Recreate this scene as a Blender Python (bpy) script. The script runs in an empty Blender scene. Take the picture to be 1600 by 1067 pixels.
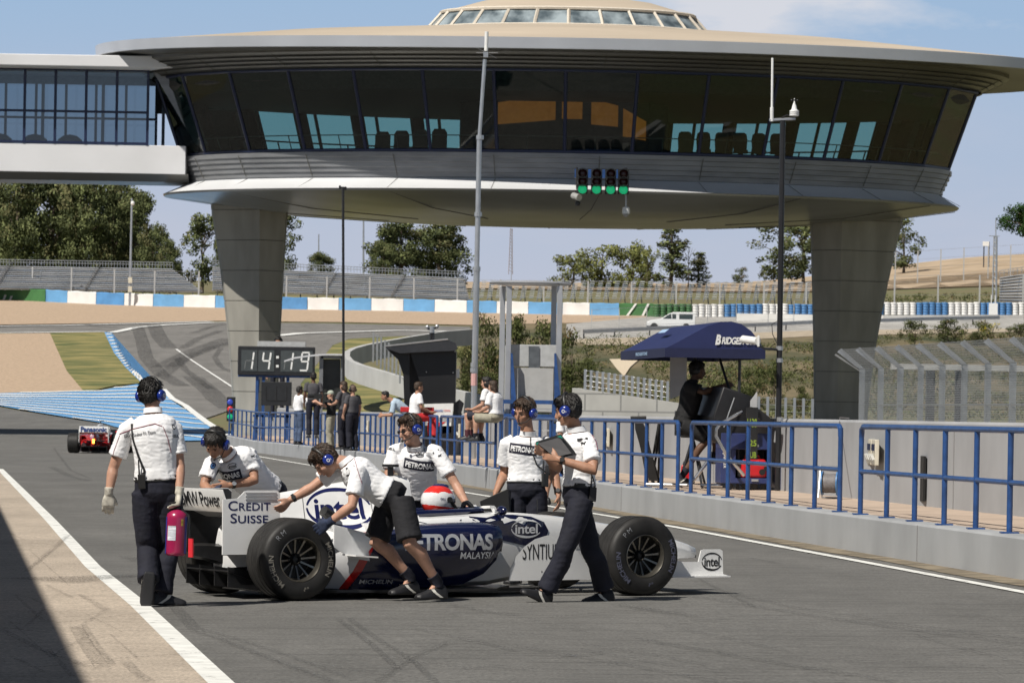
import bpy, bmesh, math, random
from math import sin, cos, pi, radians, sqrt, atan2, tan
from mathutils import Vector as V, Matrix, noise
from mathutils.bvhtree import BVHTree
random.seed(7)
S = bpy.context.scene
COL = S.collection
# ------------------------------------------------------------------ camera model (photo pixels, 1600 x 1067)
F, HEYE, ROLL, HY = 6800.0, 1.55, radians(1.0), 640.0
CR, SR = cos(ROLL), sin(ROLL)
def P(px, py, d):
    xc, yc = (px-800)/F, (HY-py)/F
    return V(((xc*CR-yc*SR)*d, d, HEYE+(xc*SR+yc*CR)*d))
PROF = [(-400,0),(150,0),(165,.15),(190,.62),(215,1.25),(240,1.95),(330,6.6),(345,7.4),(400,10.4),(440,12.6),(600,19),(700,20),(4000,20)]
def prof(y):
    for (a, za), (b, zb) in zip(PROF, PROF[1:]):
        if y <= b: return za+(zb-za)*(y-a)/(b-a)
    return 20.0
def gz(x, y):
    z = prof(y) + .01*(max(min(x, 60), -60)+1.7)
    if y > 430:
        t = min(1, (y-430)/170.)
        u = max(0, min(1, (x-25)/50.)); z += 4.6*t*u*u*(3-2*u)
    return z
def G(px, py, dz=0.0):
    lo = None; d = 8.0
    while d < 900:
        p = P(px, py, d)
        if p.z <= gz(p.x, p.y)+dz: break
        lo = d; d *= 1.02
    a, b = (lo or 8), d
    for _ in range(30):
        m = (a+b)/2; p = P(px, py, m)
        if p.z <= gz(p.x, p.y)+dz: b = m
        else: a = m
    return P(px, py, b)
RXP = [(-10,11.2),(30,6.02),(41.4,4.69),(48,3.90),(60,2.50),(75,.78),(90,-.99),(114,-3.75),(135,-6.55),(150,-8.75),(162,-10.6)]
def RX(y):
    for (a, xa), (b, xb) in zip(RXP, RXP[1:]):
        if y <= b: return xa+(xb-xa)*(y-a)/(b-a)
    return RXP[-1][1]
PLAT = .40
# ------------------------------------------------------------------ materials
MATS = {}
def mat(name, col, rough=.6, metal=0.0, var=.12, scale=8.0, bump=0.0, bscale=40.0, emit=None, coat=0.0, spec=.5, detail=4, stretch=None, col2=None, alpha=None):
    if name in MATS: return MATS[name]
    m = bpy.data.materials.new(name); m.use_nodes = True
    nt = m.node_tree; n = nt.nodes; l = nt.links
    b = n['Principled BSDF']
    b.inputs['Roughness'].default_value = rough; b.inputs['Metallic'].default_value = metal
    b.inputs['Specular IOR Level'].default_value = spec
    if coat: b.inputs['Coat Weight'].default_value = coat; b.inputs['Coat Roughness'].default_value = .05
    c = (*col, 1)
    tc = n.new('ShaderNodeTexCoord')
    vec = tc.outputs['Object']
    if stretch:
        mp = n.new('ShaderNodeMapping'); mp.inputs['Scale'].default_value = stretch
        l.new(vec, mp.inputs['Vector']); vec = mp.outputs['Vector']
    if var or col2:
        nz = n.new('ShaderNodeTexNoise'); nz.inputs['Scale'].default_value = scale; nz.inputs['Detail'].default_value = detail
        l.new(vec, nz.inputs['Vector'])
        mx = n.new('ShaderNodeMix'); mx.data_type = 'RGBA'
        lo = tuple(max(0, v*(1-var)) for v in col); hi = tuple(min(1, v*(1+var)) for v in col) if col2 is None else col2
        mr = n.new('ShaderNodeMapRange'); mr.inputs[1].default_value = .35; mr.inputs[2].default_value = .65
        l.new(nz.outputs['Fac'], mr.inputs[0]); l.new(mr.outputs[0], mx.inputs[0])
        mx.inputs[6].default_value = (*lo, 1); mx.inputs[7].default_value = (*hi, 1)
        l.new(mx.outputs[2], b.inputs['Base Color'])
    else: b.inputs['Base Color'].default_value = c
    if bump:
        n2 = n.new('ShaderNodeTexNoise'); n2.inputs['Scale'].default_value = bscale; n2.inputs['Detail'].default_value = 3
        l.new(vec, n2.inputs['Vector'])
        bp = n.new('ShaderNodeBump'); bp.inputs['Strength'].default_value = bump; bp.inputs['Distance'].default_value = .02
        l.new(n2.outputs['Fac'], bp.inputs['Height']); l.new(bp.outputs[0], b.inputs['Normal'])
    if emit:
        b.inputs['Emission Color'].default_value = (*emit[0], 1); b.inputs['Emission Strength'].default_value = emit[1]
    MATS[name] = m
    return m
# ------------------------------------------------------------------ mesh builder
class MB:
    def __init__(s): s.v = []; s.f = []; s.m = []; s.cur = 0
    def add(s, vs, fs):
        o = len(s.v); s.v.extend([tuple(v) for v in vs])
        for f in fs: s.f.append(tuple(i+o for i in f)); s.m.append(s.cur)
        return s
    def mi(s, i): s.cur = i; return s
    def box(s, c, size, ax=None, taper=1.0):
        """ax: 3 unit axes or None"""
        c = V(c); a = ax or (V((1,0,0)), V((0,1,0)), V((0,0,1)))
        hx, hy, hz = size[0]/2, size[1]/2, size[2]/2
        vs = []
        for k in (-1, 1):
            t = taper if k > 0 else 1
            for i, j in ((-1,-1),(1,-1),(1,1),(-1,1)):
                vs.append(c+V(a[0])*(i*hx*t)+V(a[1])*(j*hy*t)+V(a[2])*(k*hz))
        return s.add(vs, [(3,2,1,0),(4,5,6,7),(0,1,5,4),(1,2,6,5),(2,3,7,6),(3,0,4,7)])
    def loft(s, rings, cap=True, closed=True):
        n = len(rings[0]); vs = [p for r in rings for p in r]; fs = []
        for i in range(len(rings)-1):
            for j in range(n if closed else n-1):
                k = (j+1) % n
                fs.append((i*n+j, i*n+k, (i+1)*n+k, (i+1)*n+j))
        if cap:
            fs.append(tuple(range(n-1, -1, -1))); fs.append(tuple((len(rings)-1)*n+j for j in range(n)))
        return s.add(vs, fs)
    def cyl(s, a, b, r, r2=None, n=10): return s.tube([a, b], [r, r if r2 is None else r2], n)
    def tube(s, pts, rad, n=8, ell=None, cap=True):
        """rad: number or list; ell: (axis vector, ratio) flattens the section along axis"""
        pts = [V(p) for p in pts]; k = len(pts)
        if not isinstance(rad, (list, tuple)): rad = [rad]*k
        rings = []; up = None
        for i, p in enumerate(pts):
            t = (pts[min(i+1, k-1)]-pts[max(i-1, 0)])
            t = t.normalized() if t.length > 1e-9 else V((0,0,1))
            if up is None:
                up = V((0,0,1)) if abs(t.z) < .9 else V((1,0,0))
                if ell: up = V(ell[0])
            u = up-t*up.dot(t)
            if u.length < 1e-6: u = t.orthogonal()
            u.normalize(); w = t.cross(u); up = u
            q = ell[1] if ell else 1
            rings.append([p+(u*(cos(2*pi*j/n)*q)+w*sin(2*pi*j/n))*rad[i] for j in range(n)])
        return s.loft(rings, cap)
    def sphere(s, c, r, n=12, m=8, ax=None):
        c = V(c); rx, ry, rz = (r, r, r) if not isinstance(r, (tuple, list)) else r
        a = ax or (V((1,0,0)), V((0,1,0)), V((0,0,1)))
        pt = lambda x, y, z: c+a[0]*(x*rx)+a[1]*(y*ry)+a[2]*(z*rz)
        vs = [pt(0,0,-1)]; fs = []
        for i in range(1, m):
            t = -pi/2+pi*i/m
            for j in range(n): vs.append(pt(cos(t)*cos(2*pi*j/n), cos(t)*sin(2*pi*j/n), sin(t)))
        vs.append(pt(0,0,1)); T = len(vs)-1
        for j in range(n):
            k = (j+1) % n
            fs.append((0, 1+k, 1+j)); fs.append((T, 1+(m-2)*n+j, 1+(m-2)*n+k))
            for i in range(m-2): fs.append((1+i*n+j, 1+i*n+k, 1+(i+1)*n+k, 1+(i+1)*n+j))
        return s.add(vs, fs)
    def prism(s, poly, off):
        """poly: list of 3D points (planar); off: extrude vector"""
        n = len(poly); off = V(off); a = [V(p) for p in poly]
        vs = a+[p+off for p in a]
        fs = [tuple(range(n-1,-1,-1)), tuple(range(n, 2*n))]+[(i, (i+1)%n, n+(i+1)%n, n+i) for i in range(n)]
        return s.add(vs, fs)
    def quad(s, a, b, c, d): return s.add([a,b,c,d], [(0,1,2,3)])
    def lathe(s, prof_, c, axis, n=32, u=None, cap=False):
        """prof_: list of (along axis, radius)"""
        axis = V(axis).normalized(); c = V(c)
        u = (V(u) if u else axis.orthogonal()); u = (u-axis*u.dot(axis)).normalized(); w = axis.cross(u)
        return s.loft([[c+axis*h+(u*cos(2*pi*j/n)+w*sin(2*pi*j/n))*r for j in range(n)] for h, r in prof_], cap)
    def xf(s, M, start=0):
        for i in range(start, len(s.v)): s.v[i] = tuple(M @ V(s.v[i]))
        return s
WM = {}
def mesh_from(name, mb, mats, smooth=30):
    me = bpy.data.meshes.new(name); me.from_pydata(mb.v, [], mb.f)
    mats = mats if isinstance(mats, (list, tuple)) else [mats]
    for m in mats: me.materials.append(m)
    if len(mats) > 1: me.polygons.foreach_set('material_index', [min(i, len(mats)-1) for i in mb.m])
    bm = bmesh.new(); bm.from_mesh(me); bmesh.ops.recalc_face_normals(bm, faces=bm.faces); bm.to_mesh(me); bm.free()
    if smooth:
        me.polygons.foreach_set('use_smooth', [True]*len(me.polygons))
        if smooth < 180: me.set_sharp_from_angle(angle=radians(smooth))
    me.update()
    return me
def link(name, me, parent=None, local=False):
    o = bpy.data.objects.new(name, me); COL.objects.link(o)
    if parent is not None:
        o.parent = parent
        M = Matrix() if local else WM[parent.name].inverted()
        o.matrix_local = M
        WM[o.name] = WM[parent.name] @ M
    else: WM[o.name] = Matrix()
    return o
def obj(name, mb, mats, parent=None, smooth=30, bevel=0, label=None, local=False):
    if parent is not None and local and parent.name not in WM: WM[parent.name] = Matrix()
    """mesh given in world space (or in the parent's space with local=True)"""
    me = mesh_from(name, mb, mats, smooth)
    if parent is not None and not local:
        me.transform(WM[parent.name].inverted()); 
        o = link(name, me, parent, True)
    else: o = link(name, me, parent, True)
    if bevel:
        b = o.modifiers.new('Bevel', 'BEVEL'); b.width = bevel; b.segments = 2; b.limit_method = 'ANGLE'
    if label: o['label'] = label
    return o
def thing(name, label, cat, loc=(0,0,0), rotz=0, group=None, M=None):
    o = bpy.data.objects.new(name, None); COL.objects.link(o)
    m = M if M is not None else Matrix.Translation(V(loc)) @ Matrix.Rotation(rotz, 4, 'Z')
    o.matrix_world = m; o.empty_display_size = .2
    WM[o.name] = m.copy()
    o['label'] = label; o['category'] = cat
    if group: o['group'] = group
    return o
def tag(o, label, cat, group=None):
    o['label'] = label; o['category'] = cat
    if group: o['group'] = group
    return o
def solo(name, mb, mats, label, cat, group=None, smooth=30, bevel=0, base=None):
    """a thing that is one mesh; origin moved to its base"""
    xs = [v[0] for v in mb.v]; ys = [v[1] for v in mb.v]; zs = [v[2] for v in mb.v]
    b = V(((min(xs)+max(xs))/2, (min(ys)+max(ys))/2, min(zs))) if base is None else V(base)
    mb.v = [(x-b.x, y-b.y, z-b.z) for x, y, z in mb.v]
    o = obj(name, mb, mats, None, smooth, bevel); o.location = b; WM[o.name] = Matrix.Translation(b)
    return tag(o, label, cat, group)
def struct(name, mb, mats, smooth=30):
    o = obj(name, mb, mats, None, smooth); o['kind'] = 'structure'; return o
def dup(root, M, label=None, group=None, local_child=True):
    r = root.copy(); COL.objects.link(r); r.matrix_world = M; WM[r.name] = M.copy()
    if label: r['label'] = label
    if group: r['group'] = group
    for ch in root.children:
        c = ch.copy(); COL.objects.link(c); c.parent = r
        for g in ch.children:
            d = g.copy(); COL.objects.link(d); d.parent = c
    return r
ORD = ['first','second','third','fourth','fifth','sixth','seventh','eighth','ninth','tenth','eleventh','twelfth','thirteenth','fourteenth','fifteenth','sixteenth']
# ------------------------------------------------------------------ lettering
def text2d(s, size=1.0, bold=0.0, spacing=1.0, squeeze=1.0, shear=0.0, smallcaps=None, maxedge=None):
    """centred outline-filled text as (list of (x, y), faces)"""
    cu = bpy.data.curves.new('txt', 'FONT'); cu.body = s; cu.size = 1; cu.offset = bold; cu.space_character = spacing
    cu.shear = shear; cu.resolution_u = 4; cu.align_x = 'CENTER'; cu.align_y = 'CENTER'
    if smallcaps:
        cu.small_caps_scale = smallcaps
        for i, ch in enumerate(s):
            if ch.islower(): cu.body_format[i].use_small_caps = True
    o = bpy.data.objects.new('txt', cu); COL.objects.link(o)
    dg = bpy.context.evaluated_depsgraph_get()
    me = bpy.data.meshes.new_from_object(o.evaluated_get(dg))
    bpy.data.objects.remove(o); bpy.data.curves.remove(cu)
    bm = bmesh.new(); bm.from_mesh(me); bpy.data.meshes.remove(me)
    if maxedge:
        for _ in range(5):
            es = [e for e in bm.edges if e.calc_length()*size > maxedge]
            if not es: break
            bmesh.ops.subdivide_edges(bm, edges=es, cuts=1)
        bmesh.ops.triangulate(bm, faces=bm.faces)
    vs = [(v.co.x*size*squeeze, v.co.y*size) for v in bm.verts]; bm.verts.index_update()
    fs = [tuple(v.index for v in f.verts) for f in bm.faces]; bm.free()
    if vs:
        x0 = (min(v[0] for v in vs)+max(v[0] for v in vs))/2; y0 = (min(v[1] for v in vs)+max(v[1] for v in vs))/2
        vs = [(x-x0, y-y0) for x, y in vs]
    return vs, fs
def fit(t, w, h):
    vs, fs = t
    W = max(v[0] for v in vs)-min(v[0] for v in vs); Hh = max(v[1] for v in vs)-min(v[1] for v in vs)
    return [(x*w/W, y*h/Hh) for x, y in vs], fs
def shift2(t, dx, dy): return [(x+dx, y+dy) for x, y in t[0]], t[1]
def join2(*ts):
    vs, fs = [], []
    for t in ts:
        o = len(vs); vs += t[0]; fs += [tuple(i+o for i in f) for f in t[1]]
    return vs, fs
def ring2(rx, ry, w, a0=0, a1=360, n=40, w2=None):
    vs, fs = [], []
    for i in range(n+1):
        a = radians(a0+(a1-a0)*i/n); t = i/n
        ww = w if w2 is None else w+(w2-w)*(1-abs(2*t-1))
        vs += [(rx*cos(a), ry*sin(a)), ((rx-ww)*cos(a), (ry-ww)*sin(a))]
    for i in range(n): fs.append((2*i, 2*i+1, 2*i+3, 2*i+2))
    return vs, fs
def disc2(rx, ry, n=32):
    vs = [(0, 0)]; 
    for k in (.5, 1): vs += [(rx*k*cos(2*pi*i/n), ry*k*sin(2*pi*i/n)) for i in range(n)]
    fs = [(0, 1+i, 1+(i+1) % n) for i in range(n)]+[(1+i, 1+n+i, 1+n+(i+1)%n, 1+(i+1)%n) for i in range(n)]
    return vs, fs
def rect2(w, h, nx=1, ny=1):
    vs = [(-w/2+w*i/nx, -h/2+h*j/ny) for j in range(ny+1) for i in range(nx+1)]
    fs = [(j*(nx+1)+i, j*(nx+1)+i+1, (j+1)*(nx+1)+i+1, (j+1)*(nx+1)+i) for j in range(ny) for i in range(nx)]
    return vs, fs
def poly2(pts, maxedge=None):
    bm = bmesh.new(); bm.faces.new([bm.verts.new((x, y, 0)) for x, y in pts])
    bmesh.ops.triangulate(bm, faces=bm.faces)
    if maxedge:
        for _ in range(5):
            es = [e for e in bm.edges if e.calc_length() > maxedge]
            if not es: break
            bmesh.ops.subdivide_edges(bm, edges=es, cuts=1)
        bmesh.ops.triangulate(bm, faces=bm.faces)
    bm.verts.index_update()
    t = [(v.co.x, v.co.y) for v in bm.verts], [tuple(v.index for v in f.verts) for f in bm.faces]; bm.free()
    return t
def intel2(w, h, maxedge=None, bold=.02):
    """the word inside an open swirl"""
    t = fit(text2d('intel', 1, bold, .95, maxedge=maxedge and .2), w*.74, h*.52)
    return join2(t, ring2(w/2, h/2, h*.045, 12, 170, 40, h*.09), ring2(w/2, h/2, h*.045, 178, 335, 40, h*.13))
def flat(mb, t, o, u, v, off=0.0):
    o = V(o); u = V(u); v = V(v); n = u.cross(v).normalized()
    return mb.add([o+u*x+v*y+n*off for x, y in t[0]], t[1])
def bvh_of(*obs):
    vs, fs = [], []
    for o in obs:
        k = len(vs); M = WM[o.name]
        vs += [M @ v.co for v in o.data.vertices]; fs += [tuple(i+k for i in p.vertices) for p in o.data.polygons]
    return BVHTree.FromPolygons(vs, fs)
def decal(t, o, u, v, bvh, off=.004, depth=.5):
    """project flat shape onto a surface along -n where n = u x v"""
    o = V(o); u = V(u).normalized(); v = V(v); v = (v-u*v.dot(u)).normalized(); n = u.cross(v)
    mb = MB(); pts = []; ok = []
    for x, y in t[0]:
        p = o+u*x+v*y
        h = bvh.ray_cast(p+n*depth, -n, depth*2)
        if h[0] is None: pts.append(p); ok.append(False)
        else: pts.append(h[0]+n*off); ok.append(True)
    mb.add(pts, [f for f in t[1] if all(ok[i] for i in f)])
    return mb
# ================================================================== world, sun, camera
SUN_AZ, SUN_EL = radians(43), radians(50)      # sun stands behind the camera, to its left
w = bpy.data.worlds.new('World'); S.world = w; w.use_nodes = True
nt = w.node_tree; nn = nt.nodes; ln = nt.links
sky = nn.new('ShaderNodeTexSky'); sky.sky_type = 'NISHITA'; sky.sun_disc = False
sky.sun_elevation = SUN_EL; sky.sun_rotation = pi+SUN_AZ
sky.air_density = 1.0; sky.dust_density = .6; sky.ozone_density = 2.0; sky.altitude = 50
tc = nn.new('ShaderNodeTexCoord')
def wnoise(scale, sx, detail, lo, hi, loc=(0,0,0), rough=.55):
    mp = nn.new('ShaderNodeMapping'); mp.inputs['Scale'].default_value = (sx, sx, 3.2); mp.inputs['Location'].default_value = loc
    ln.new(tc.outputs['Generated'], mp.inputs['Vector'])
    z = nn.new('ShaderNodeTexNoise'); z.inputs['Scale'].default_value = scale; z.inputs['Detail'].default_value = detail; z.inputs['Roughness'].default_value = rough
    ln.new(mp.outputs[0], z.inputs['Vector'])
    r = nn.new('ShaderNodeMapRange'); r.inputs[1].default_value = lo; r.inputs[2].default_value = hi; r.clamp = True
    ln.new(z.outputs['Fac'], r.inputs[0]); return r
def mth(op, a, b=None):
    m = nn.new('ShaderNodeMath'); m.operation = op; m.use_clamp = True
    for i, x in enumerate((a, b)):
        if x is None: continue
        if isinstance(x, (int, float)): m.inputs[i].default_value = x
        else: ln.new(x, m.inputs[i])
    return m.outputs[0]
def ramp(v, lo, hi, a=0, b=1):
    r = nn.new('ShaderNodeMapRange'); r.inputs[1].default_value = lo; r.inputs[2].default_value = hi; r.inputs[3].default_value = a; r.inputs[4].default_value = b
    ln.new(v, r.inputs[0]); return r.outputs[0]
sep = nn.new('ShaderNodeSeparateXYZ'); ln.new(tc.outputs['Generated'], sep.inputs[0])
def mixc(fac, a, b):
    m = nn.new('ShaderNodeMix'); m.data_type = 'RGBA'
    if isinstance(fac, float): m.inputs[0].default_value = fac
    else: ln.new(fac, m.inputs[0])
    for i, x in ((6, a), (7, b)):
        if isinstance(x, tuple): m.inputs[i].default_value = x
        else: ln.new(x, m.inputs[i])
    return m.outputs[2]
SKS = .05
def C(r, g, b): return (r/SKS, g/SKS, b/SKS, 1)
# low band: the hazy blue of the photograph, a little lilac towards the horizon
band = mixc(ramp(sep.outputs['Z'], .03, .092), C(.495,.54,.655), C(.345,.49,.685))
low = mixc(ramp(sep.outputs['Z'], .11, .24), band, mixc(.45, sky.outputs[0], (0,0,0,1)))
puff = wnoise(9, 1.0, 9, .50, .66, (.31,.2,.35))

wx = nn.new('ShaderNodeMath'); wx.operation = 'SUBTRACT'; ln.new(sep.outputs['X'], wx.inputs[0]); wx.inputs[1].default_value = .056
wa = nn.new('ShaderNodeMath'); wa.operation = 'ABSOLUTE'; ln.new(wx.outputs[0], wa.inputs[0])
wz = nn.new('ShaderNodeMath'); wz.operation = 'SUBTRACT'; ln.new(sep.outputs['Z'], wz.inputs[0]); wz.inputs[1].default_value = .096
wb = nn.new('ShaderNodeMath'); wb.operation = 'ABSOLUTE'; ln.new(wz.outputs[0], wb.inputs[0])
pn = wnoise(26, 1.0, 8, .25, .75, (.1,.2,.3), .6)
near_ = mth('MULTIPLY', ramp(wa.outputs[0], .048, .0), ramp(wb.outputs[0], .024, .0))
pf = ramp(mth('ADD', mth('MULTIPLY', near_, .62), mth('MULTIPLY', pn.outputs[0], .42)), .32, .62)
haze = mth('MULTIPLY', mth('MULTIPLY', wnoise(16, 1.0, 6, .42, .72, (.5,.1,.9)).outputs[0], ramp(sep.outputs['Z'], .085, .04)), .55)
c1 = mixc(haze, low, C(.56,.57,.66))
c2 = mixc(mth('MULTIPLY', pf, .85), c1, C(.72,.72,.76))
hi = wnoise(2.2, 1.0, 7, .55, .75, (.7,.3,.1))
c3 = mixc(mth('MULTIPLY', mth('MULTIPLY', hi.outputs[0], ramp(sep.outputs['Z'], .15, .35)), .6), c2, C(.75,.77,.8))
ln.new(c3, nn['Background'].inputs[0]); nn['Background'].inputs[1].default_value = SKS
sun = bpy.data.lights.new('sun', 'SUN'); sun.energy = 5.0; sun.angle = radians(.53); sun.color = (1, .95, .87)
so = bpy.data.objects.new('sun', sun); COL.objects.link(so)
sd = V((-sin(SUN_AZ)*cos(SUN_EL), -cos(SUN_AZ)*cos(SUN_EL), sin(SUN_EL)))   # towards the sun
so.rotation_euler = sd.to_track_quat('Z', 'Y').to_euler()
cam = bpy.data.cameras.new('camera'); co = bpy.data.objects.new('camera', cam); COL.objects.link(co)
cam.sensor_width = 36; cam.lens = 36*F/1600; cam.shift_y = (HY-533.5)/1600; cam.clip_start = .5; cam.clip_end = 9000
co.matrix_world = Matrix(((CR, -SR, 0, 0), (0, 0, -1, 0), (SR, CR, 0, HEYE), (0, 0, 0, 1)))
cam.dof.use_dof = True; cam.dof.focus_distance = 36; cam.dof.aperture_fstop = 16
S.camera = co
S.view_settings.view_transform = 'Standard'; S.view_settings.look = 'None'; S.view_settings.exposure = 0
S.render.engine = 'CYCLES'; S.cycles.max_bounces = 4; S.cycles.diffuse_bounces = 2; S.cycles.transparent_max_bounces = 16; S.cycles.use_adaptive_sampling = True; S.cycles.adaptive_threshold = .02
S.cycles.use_denoising = True

# ================================================================== ground sheets
def asphalt(name, base, tint, streak=.35, ang=0.0):
    m = bpy.data.materials.new(name); m.use_nodes = True; nt = m.node_tree; n = nt.nodes; l = nt.links; b = n['Principled BSDF']
    tcn = n.new('ShaderNodeTexCoord')
    def nz(scale, st=(1,1,1), rot=0, detail=5):
        mp = n.new('ShaderNodeMapping'); mp.inputs['Scale'].default_value = st; mp.inputs['Rotation'].default_value = (0,0,rot)
        l.new(tcn.outputs['Object'], mp.inputs['Vector'])
        z = n.new('ShaderNodeTexNoise'); z.inputs['Scale'].default_value = scale; z.inputs['Detail'].default_value = detail
        l.new(mp.outputs[0], z.inputs['Vector']); return z.outputs['Fac']
    def mr(v, a, b_, c, d):
        r = n.new('ShaderNodeMapRange'); r.inputs[1].default_value = a; r.inputs[2].default_value = b_; r.inputs[3].default_value = c; r.inputs[4].default_value = d
        l.new(v, r.inputs[0]); return r.outputs[0]
    def mul(a, c):
        k = n.new('ShaderNodeMath'); k.operation = 'MULTIPLY'; l.new(a, k.inputs[0]); l.new(c, k.inputs[1]); return k.outputs[0]
    g = mul(mul(mr(nz(45, detail=3), .3, .7, .62, 1.38), mr(nz(9, detail=4), .3, .7, .90, 1.10)), mr(nz(1.3, (1,.25,1), ang), .3, .7, .88, 1.10))
    g = mul(g, mr(nz(3.0, (.30,2.4,1), .10, 6), .34, .5, 1-streak*.8, 1))
    g = mul(g, mr(nz(2.2, (.22,1.8,1), -.16, 7), .33, .45, 1-streak*.8, 1))
    g = mul(g, mr(nz(.35, (1,.6,1), .4, 7), .35, .65, .90, 1.06))
    mx = n.new('ShaderNodeMix'); mx.data_type = 'RGBA'; mx.blend_type = 'MULTIPLY'; mx.inputs[0].default_value = 1
    cm = n.new('ShaderNodeCombineColor')
    for i in range(3): l.new(g, cm.inputs[i])
    mx.inputs[6].default_value = (*base, 1); l.new(cm.outputs[0], mx.inputs[7]); l.new(mx.outputs[2], b.inputs['Base Color'])
    b.inputs['Roughness'].default_value = .85
    bp = n.new('ShaderNodeBump'); bp.inputs['Strength'].default_value = .35; bp.inputs['Distance'].default_value = .01
    l.new(nz(90, detail=2), bp.inputs['Height']); l.new(bp.outputs[0], b.inputs['Normal'])
    MATS[name] = m; return m
ROWS = [-60,0,10,20,30,40,60,80,100,120,135,150,157,165,172,180,190,197,205,215,222,230,240,255,270,285,300,315,330,337,345,360,380,400,420,440,460,480,500,520,540,560,580,600,620,650,700]
XR = [25,30,35,40,45,50,55,60,65,70,75,90,120]
def sheet(name, pts, m, dz, kind='structure', xcuts=6.0):
    """pts: world XY polygon laid on the terrain dz above it"""
    bm = bmesh.new(); f = bm.faces.new([bm.verts.new((p[0], p[1], 0)) for p in pts])
    bmesh.ops.triangulate(bm, faces=bm.faces)
    ys = [p[1] for p in pts]; xs = [p[0] for p in pts]
    for y in ROWS:
        if min(ys) < y < max(ys):
            bmesh.ops.bisect_plane(bm, geom=bm.verts[:]+bm.edges[:]+bm.faces[:], plane_co=(0,y,0), plane_no=(0,1,0))
    if max(ys) > 435:
        for x in XR:
            if min(xs) < x < max(xs): bmesh.ops.bisect_plane(bm, geom=bm.verts[:]+bm.edges[:]+bm.faces[:], plane_co=(x,0,0), plane_no=(1,0,0))
    bmesh.ops.triangulate(bm, faces=bm.faces)
    for v in bm.verts: v.co.z = gz(v.co.x, v.co.y)+dz
    bmesh.ops.recalc_face_normals(bm, faces=bm.faces)
    for f in bm.faces:
        if f.normal.z < 0: f.normal_flip()
    me = bpy.data.meshes.new(name); bm.to_mesh(me); bm.free(); me.materials.append(m)
    o = link(name, me); o['kind'] = kind; return o
def gp(*pp): return [G(x, y) for x, y in pp]
earth = mat('dry_earth', (.25,.20,.105), .95, var=.3, scale=.25, col2=(.15,.155,.065), detail=8, bump=.5, bscale=3)
mb = MB(); xs = [-3000,-800,-300,-150,-100,-60,-30,-10,0,10,25,30,35,40,45,50,55,60,65,70,75,90,120,200,400,1000,3000]
ys = [-800,-200]+ROWS+[900,1500,4000]
for y in ys:
    for x in xs: mb.v.append((x, y, gz(x, y)-.02))
nx = len(xs)
for j in range(len(ys)-1):
    for i in range(nx-1): mb.f.append((j*nx+i, j*nx+i+1, (j+1)*nx+i+1, (j+1)*nx+i)); mb.m.append(0)
def hillmat():
    m = mat('scrub_ground', (.085,.095,.034), .95, var=.35, scale=.5, col2=(.20,.155,.085), detail=9, bump=.4, bscale=2, stretch=(.6,.16,.6))
    return m
struct('ground', mb, [earth], 0)
tarmac = asphalt('pit_tarmac', (.148,.144,.134), None, .20, -.117)
track_m = asphalt('track_tarmac', (.21,.20,.185), None, .35, .5)
apron_m = asphalt('apron_concrete', (.47,.395,.315), None, .12, -.117)
gravel = mat('gravel_trap', (.46,.34,.235), .95, var=.18, scale=5, bump=.6, bscale=8)
grass = mat('mown_grass', (.135,.165,.048), .95, var=.3, scale=.35, col2=(.30,.25,.09), detail=8, bump=.5, bscale=6)
drygrass = mat('dry_grass', (.42,.315,.205), .95, var=.15, scale=.25, col2=(.50,.385,.265), detail=9, bump=.4, bscale=3)
white_paint = mat('road_paint_white', (.80,.80,.77), .7, var=.10, scale=6, detail=8)
blue_paint = mat('road_paint_blue', (.14,.345,.62), .7, var=.12, scale=4)
# pit lane tarmac: from behind the camera out to the pit exit on the left
struct_pts = [(-60,-40),(14,-40)]+[(RX(y)-.02, y) for y in (30,41.4,48,60,75,90,114,135,150,162)]+gp((340,690),(270,682),(160,662),(0,636))+[(-45,215),(-60,150)]
pl = sheet('pit_lane', struct_pts, tarmac, 0)
apron = [(-30,-38)]+[(G(px, py).x, G(px, py).y) for px, py in ((344,1067),(219,947),(145,886),(78,812),(0,733))]+[(-12.0,75),(-20,100),(-45,100)]
ap = apron[1]; dirx = (apron[2][0]-ap[0])/(apron[2][1]-ap[1])
apron = [(-30,-38),(ap[0]-dirx*(ap[1]+38),-38)]+apron[1:]
sheet('apron', apron, apron_m, .004)
def worn(name, col, lo, hi, sc):
    m = mat(name, col, .75, var=.12, scale=4, detail=8); n = m.node_tree.nodes; l = m.node_tree.links; b = n['Principled BSDF']
    t = n.new('ShaderNodeTexCoord'); z = n.new('ShaderNodeTexNoise'); z.inputs['Scale'].default_value = sc; z.inputs['Detail'].default_value = 8; z.inputs['Roughness'].default_value = .7
    r = n.new('ShaderNodeMapRange'); r.inputs[1].default_value = lo; r.inputs[2].default_value = hi
    l.new(t.outputs['Object'], z.inputs[0]); l.new(z.outputs['Fac'], r.inputs[0]); l.new(r.outputs[0], b.inputs['Alpha']); return m
worn_white = worn('road_paint_worn', (.78,.78,.74), .30, .42, 5.0)
def strip(name, line, w, m, dz):
    L = [V((p[0], p[1])) for p in line]; a, b = [], []
    for i, p in enumerate(L):
        t = (L[min(i+1, len(L)-1)]-L[max(i-1, 0)]).normalized(); n = V((t.y, -t.x))
        a.append(p+n*w/2); b.append(p-n*w/2)
    return sheet(name, a+b[::-1], m, dz)
lt = apron[1:7]
strip('line_left', [lt[0]]+lt[1:], .15, worn_white, .009)
rl = [G(*p) for p in ((1600,926),(1330,875),(1050,823),(850,790),(663,759),(520,733),(440,719.5),(400,712.5))]
d0 = (rl[0]-rl[1]).normalized()
strip('line_right', [rl[0]+d0*25]+rl+[V((RX(150)-1.6, 150, 0))], .12, worn_white, .009)
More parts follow.
